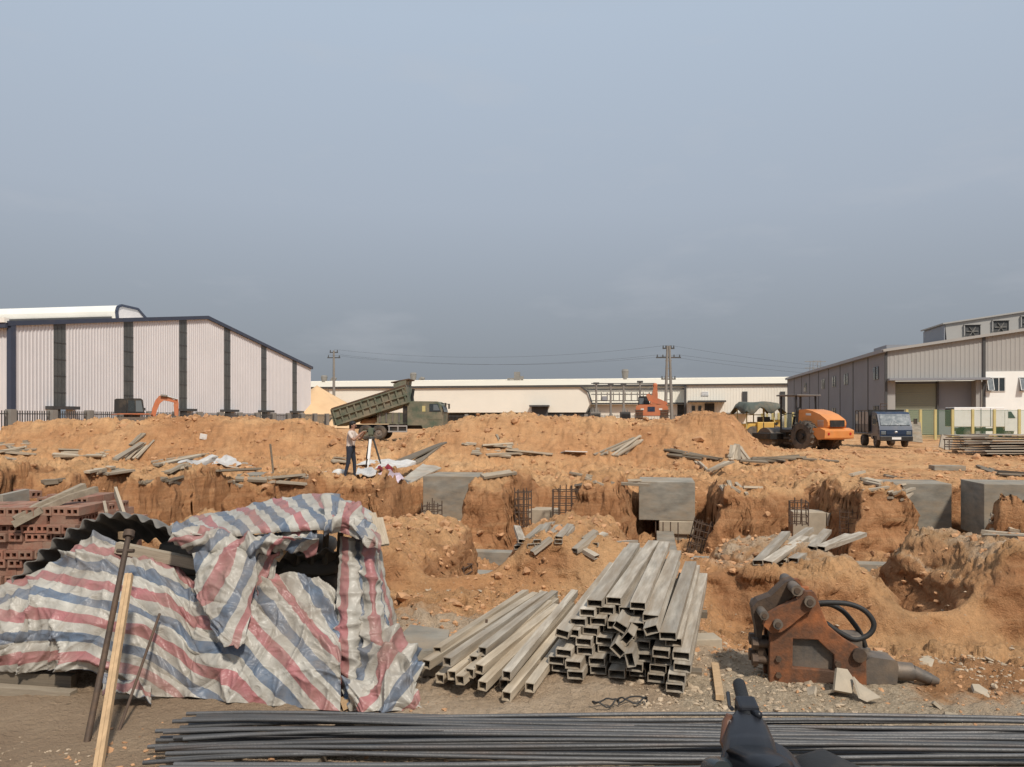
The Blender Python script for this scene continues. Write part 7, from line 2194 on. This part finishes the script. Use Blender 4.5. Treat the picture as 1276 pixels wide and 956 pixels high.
def blue_truck():
    Y = 44.0
    g = P(1110, 557, Y)
    fwd = math.atan2(-0.985, -0.17)
    t = thing('light_truck', 'dark blue light truck with grey boarded bed facing the camera', 'truck', g, fwd)
    # +x forward, origin at the front axle centre on the ground
    w = .86
    for x in (0, -2.5):
        for s in (-1, 1):
            wheel(t, x, s * .74, .33, .34, .24 if x == 0 else .34, .55)
    cab = [(-.75, .48), (-.75, 1.95), (-.55, 2.02), (.25, 1.98), (.42, 1.88), (.85, 1.20), (.93, .98), (.93, .42), (.42, .40), (.36, .62), (-.36, .62), (-.42, .42)]
    c = MB().prism(cab, -w, w).build('cab', M_BLUE, t, bevel=.05)
    ws = MB(); ws.add([(.455, -.74, 1.85), (.455, .74, 1.85), (.855, .78, 1.24), (.855, -.78, 1.24)], [(0, 1, 2, 3)]); ws.build('windscreen', M_GLASSPALE, c, loc=(.012, 0, .008))
    for s in (-1, 1):
        MB().prism([(-.5, 1.25), (-.5, 1.85), (.28, 1.82), (.66, 1.25)], s * (w + .003), s * (w + .02)).build('side_window', M_GLASS, c)
        MB().prism([(-.52, .7), (-.5, 1.23), (.68, 1.23), (.70, .72)], s * (w + .002), s * (w + .012)).build('door', M_BLUE, c)
        MB().box((.925, s * .66 - .13, .72), (.96, s * .66 + .13, .90)).build('headlight', M_GLASSPALE, c, bevel=.02)
        m = MB().cyl((.55, s * .84, 1.45), (.72, s * 1.08, 1.50), .02, n=6); m.box((.68, s * 1.08 - .09, 1.32), (.76, s * 1.08 + .09, 1.62)); m.build('mirror', M_BLACK, c)
    MB().box((.925, -.50, .72), (.955, .50, .98)).build('grille', M_BLUE, c)
    MB().sphere((.955, 0, .86), (.015, .10, .06), 10, 6).build('badge', M_CHROME, c)
    MB().box((.90, -.87, .36), (1.02, .87, .64)).build('bumper', M_BLACK, c, bevel=.04)
    MB().box((1.021, -.24, .45), (1.035, .24, .58)).build('number_plate', M_WHITE, c)
    for s in (-.3, .3):
        MB().bar((.87, s, 1.23), (.72, s * .2 - .1, 1.46), .02, .02).build('wiper', M_BLACK, c)
    MB().box((-3.6, -.35, .5), (-.4, .35, .62)).build('chassis', M_BLACK, t)
    MB().box((-3.75, -.92, .78), (-.85, .92, .88)).build('bed_floor', M_TRUCKGREY, t)
    for s in (-1, 1):
        sd = MB().box((-3.75, s * .92 - .025, .88), (-.85, s * .92 + .025, 1.30)).build('bed_side', M_TRUCKGREY, t)
        MB().box((-3.1, s * .92 - .02, 1.305), (-.95, s * .92 + .02, 2.02)).build('side_panel', M_CURTAIN, t)
        for x in (-3.72, -3.1, -2.4, -1.7, -.9):
            MB().box((x - .03, s * .955 - .02, .80), (x + .03, s * .955 + .02, 2.1)).build('bed_post', M_BLACK, t)
        MB().box((-3.75, s * .95 - .02, 2.08), (-.87, s * .95 + .02, 2.13)).build('top_rail', M_BLACK, t)
    MB().box((-.9, -.95, .88), (-.84, .95, 2.14)).build('headboard', M_BLACK, t)
    MB().box((-3.78, -.92, .88), (-3.73, .92, 1.9)).build('tail_board', M_TRUCKGREY, t)
    fr = MB()
    for y in (-.3, .05):
        fr.cyl((-.86, y, 2.1), (-.86, y, 2.5), .02, n=6)
    fr.cyl((-.86, -.3, 2.5), (-.86, .05, 2.5), .02, n=6); fr.cyl((-.86, -.3, 2.32), (-.86, .05, 2.32), .02, n=6); fr.build('rack_bar', M_RUSTROD, t)
    MB().cyl((-.25, 1.02, 2.2), (-.25, 1.05, 2.2), .02, n=6)
blue_truck()

def box_truck():
    T = 73.0
    S = S_at(1193, T)
    t = thing('box_truck', 'white box truck parked beside the office wall behind the mesh fence', 'truck', site(S, T), -YAW)
    k = (CS * T - SN * S) / F0
    X = lambda px: S_at(px, T) - S
    Z = lambda py: z_at(1230, py, T)
    bx = MB().box((X(1189), 0, Z(532)), (X(1252), 2.1, Z(507.5))).build('cargo_box', M_WHITE, t, bevel=.04)
    for px in (1222, 1234):
        MB().box((X(px), -.02, Z(531)), (X(px) + .06, -.003, Z(509))).build('box_door_seam', M_GREYWALL, bx)
    MB().box((X(1189) - .03, .05, Z(531.5)), (X(1198), 2.05, Z(508.5)), ).build('rear_frame', M_GREYDARK, t)
    cab = [(X(1253), Z(537)), (X(1253), Z(511)), (X(1260), Z(510)), (X(1265), Z(516)), (X(1270), Z(523)), (X(1271), Z(537))]
    c = MB().prism(cab, .1, 2.0).build('cab', M_WHITE, t, bevel=.08)
    MB().prism([(X(1257), Z(521)), (X(1257), Z(513)), (X(1260.5), Z(513)), (X(1266), Z(521))], .07, .097).build('side_window', M_GLASS, c)
    for px in (1208, 1258):
        wheel(t, X(px), .25, .42, .42, .25, .5); wheel(t, X(px), 1.85, .42, .42, .25, .5)
    MB().box((X(1195), .5, .5), (X(1268), 1.6, .75)).build('chassis', M_BLACK, t)
box_truck()

# concrete slab standing by the fence, stacks of shuttering sheets
o = MB().box((-.45, -.05, 0), (.45, .05, 1.25)).build('concrete_slab', M_CONC, loc=P(1141, 551, 46), rot=(-.25, .08, .2)); tag(o, 'grey slab leaning upright beside the blue truck', 'slab')
o = MB().box((-.35, -.04, 0), (.35, .04, .75)).build('board', M_SHEET, loc=P(1177, 560, 42), rot=(-.2, .35, .1)); tag(o, 'tilted grey board standing left of the sheet stacks', 'board')
def sheet_stack(px0, px1, py, Y, n, dpt, lab, grp, mat):
    rr = random.Random(int(px0))
    a = P(px0, py, Y); b = P(px1, py, Y)
    L = b.x - a.x
    for i in range(n):
        o = share('shuttering_sheet', unit(mat), ((a.x + b.x) / 2 + rr.uniform(-.12, .12), Y + dpt / 2 + rr.uniform(-.1, .1), a.z + 0.06 + i * 0.105), (rr.uniform(-.012, .012), rr.uniform(-.015, .015), rr.uniform(-.05, .05) - .05), (L * rr.uniform(.93, 1.03), dpt, 0.045))
        tag(o, lab + ', ' + ORD[n - 1 - i] + ' from top', 'sheet', grp)
sheet_stack(1199, 1236, 563, 33.5, 7, 1.3, 'grey shuttering sheet in the smaller stack by the tilted board', 'sheets in the smaller stack', M_SHEET)
sheet_stack(1233, 1310, 567, 31.0, 8, 1.5, 'grey shuttering sheet in the larger stack at the right edge', 'sheets in the larger stack', M_SHEET)
for k, (px, py) in enumerate(((1189, 563), (1197, 565))):
    pass
# wheelbarrow-like frame between them
t = thing('trestle', 'low rusty metal trestle between the tilted board and the sheet stacks', 'trestle', P(1190, 561, 38))
MB().box((-.45, -.25, .50), (.45, .25, .55)).build('top', M_RUSTDARK, t)
for x in (-.4, .4):
    for y in (-.2, .2):
        MB().cyl((x, y, 0), (x, y, .5), .02, n=6).build('leg', M_RUSTROD, t)

# ------------------------------------------------------------------ surveyor and tripod
def surveyor():
    base = P(437, 598, YS)
    gzv = gz(base.x, base.y)
    base.z = gzv
    # px height 68 -> about 1.66 m
    t_h = 1.66
    V, E, R = [], [], []
    def vtx(p, r):
        V.append(p); R.append(r); return len(V) - 1
    # facing +x (towards the tripod), y away from camera
    pel = vtx((0, 0, .90), (.145, .125))
    wa = vtx((.0, 0, 1.02), (.135, .115)); ch = vtx((.02, 0, 1.22), (.155, .125)); sh = vtx((.03, 0, 1.36), (.12, .10)); nk = vtx((.055, 0, 1.44), (.055, .055)); hd0 = vtx((.075, 0, 1.50), (.068, .062)); hd1 = vtx((.085, 0, 1.58), (.092, .078)); hd2 = vtx((.075, 0, 1.635), (.065, .055))
    for a, b in ((pel, wa), (wa, ch), (ch, sh), (sh, nk), (nk, hd0), (hd0, hd1), (hd1, hd2)): E.append((a, b))
    for s in (-1, 1):
        hp = vtx((0, s * .09, .84), (.095, .09)); kn = vtx((.05 * s + .02, s * .11, .47), (.062, .06)); an = vtx((.10 * s - .03, s * .12, .10), (.042, .042)); ft = vtx((.10 * s + .00, s * .125, .05), (.045, .04)); to = vtx((.10 * s + .14, s * .13, .035), (.04, .03))
        for a, b in ((pel, hp), (hp, kn), (kn, an), (an, ft), (ft, to)): E.append((a, b))
        so = vtx((.03, s * .17, 1.34), (.062, .06)); el = vtx((.20, s * .24, 1.13 + (.02 if s > 0 else 0)), (.045, .043)); wr = vtx((.37, s * .12, 1.33), (.030, .030)); ha = vtx((.42, s * .09, 1.37), (.034, .026))
        for a, b in ((sh, so), (so, el), (el, wr), (wr, ha)): E.append((a, b))
        for q in range(4):
            f0 = vtx((.455, s * .085 + (q - 1.5) * .018, 1.39 - q * .006), (.0095, .0095)); f1 = vtx((.485, s * .06 + (q - 1.5) * .016, 1.385 - q * .010), (.008, .008))
            E.append((ha, f0)); E.append((f0, f1))
        th = vtx((.43, s * .05, 1.40), (.010, .010)); E.append((ha, th))
    me = bpy.data.meshes.new('body_frame'); me.from_pydata(V, E, [])
    o = bpy.data.objects.new('body_frame', me); C.objects.link(o)
    sk = o.modifiers.new('skin', 'SKIN')
    for i, r in enumerate(R):
        me.skin_vertices[0].data[i].radius = r
    me.skin_vertices[0].data[pel].use_root = True
    sb = o.modifiers.new('sub', 'SUBSURF'); sb.levels = 2; sb.render_levels = 2
    dg = bpy.context.evaluated_depsgraph_get()
    ev = o.evaluated_get(dg)
    body = bpy.data.meshes.new_from_object(ev)
    bpy.data.objects.remove(o)
    body.materials.clear()
    for m in (M_SKIN, M_SHIRT, M_TROUSERS, M_BLACK): body.materials.append(m)
    for p in body.polygons:
        c = p.center
        p.use_smooth = True
        if c.z < .085: p.material_index = 3
        elif c.z < .97 and c.x < .3: p.material_index = 2
        elif c.z < 1.415 and c.x < .17 and not (abs(c.y) > .2 and c.z < 1.2): p.material_index = 1
        elif c.z < 1.40 and c.x < .12: p.material_index = 1
        else: p.material_index = 0
    pe = thing('person', 'person in pale shirt and dark trousers bending to a tripod instrument', 'person', base, math.radians(-12))
    b = bpy.data.objects.new('body', body); C.objects.link(b); b.parent = pe
    h = MB(); h.sphere((.066, 0, 1.605), (.105, .092, .090), 18, 12)
    h.v = [(x, y, z if not (x > .13 and z < 1.60) else 1.60 + (z - 1.60) * .1) for x, y, z in h.v]
    h.v = [(x - (.03 if x > .12 and z < 1.62 else 0), y, z) for x, y, z in h.v]
    h.build('hair', M_HAIR, pe)
    f = MB(); f.prism([(.165, 1.555), (.193, 1.535), (.165, 1.528)], -.012, .012); f.build('nose', M_SKIN, pe)
    for s in (-1, 1):
        MB().sphere((.08, s * .088, 1.55), (.022, .012, .032), 8, 6).build('ear', M_SKIN, pe)
        MB().sphere((.158, s * .032, 1.565), (.008, .012, .008), 8, 6).build('eye', M_BLACK, pe)
    MB().box((.156, -.025, 1.508), (.166, .025, 1.514)).build('mouth', M_CLOTHRED, pe)
    # tripod and instrument
    tp = base + Matrix.Rotation(math.radians(-12), 3, 'Z') @ Vector((.62, .05, 0))
    z0 = gz(tp.x, tp.y)
    tr = thing('survey_tripod', 'surveying instrument on a tripod with one bright pale leg', 'tripod', (tp.x, tp.y, base.z), 0)
    hz = 1.20
    for k, (dx, dy, m) in enumerate(((-.04, -.50, M_WHITE), (.42, .20, M_GREYDARK), (-.30, .42, M_GREYDARK))):
        zz = gz(tp.x + dx, tp.y + dy) - base.z
        lg = MB().bar((dx * .12, dy * .12, hz), (dx * .55, dy * .55, hz * .5 + zz * .5), .075, .04); lg.build('leg', m, tr)
        MB().cyl((dx * .5, dy * .5, hz * .55 + zz * .45), (dx, dy, zz), .022, .014, 8).build('leg_foot', m, tr)
    MB().cyl((0, 0, hz - .03), (0, 0, hz + .03), .10, n=14).build('tripod_head', M_GREYDARK, tr)
    iz = hz + .03
    ins = MB().cyl((0, 0, iz), (0, 0, iz + .06), .07, n=12).box((-.075, -.09, iz + .06), (.075, -.055, iz + .26)).box((-.075, .055, iz + .06), (.075, .09, iz + .26)).box((-.06, -.055, iz + .06), (.06, .055, iz + .1))
    io = ins.build('instrument', M_GREEN, tr, bevel=.01)
    MB().cyl((-.12, 0, iz + .17), (.12, 0, iz + .17), .035, .042, 12).build('telescope', M_BLACK, io)
surveyor()
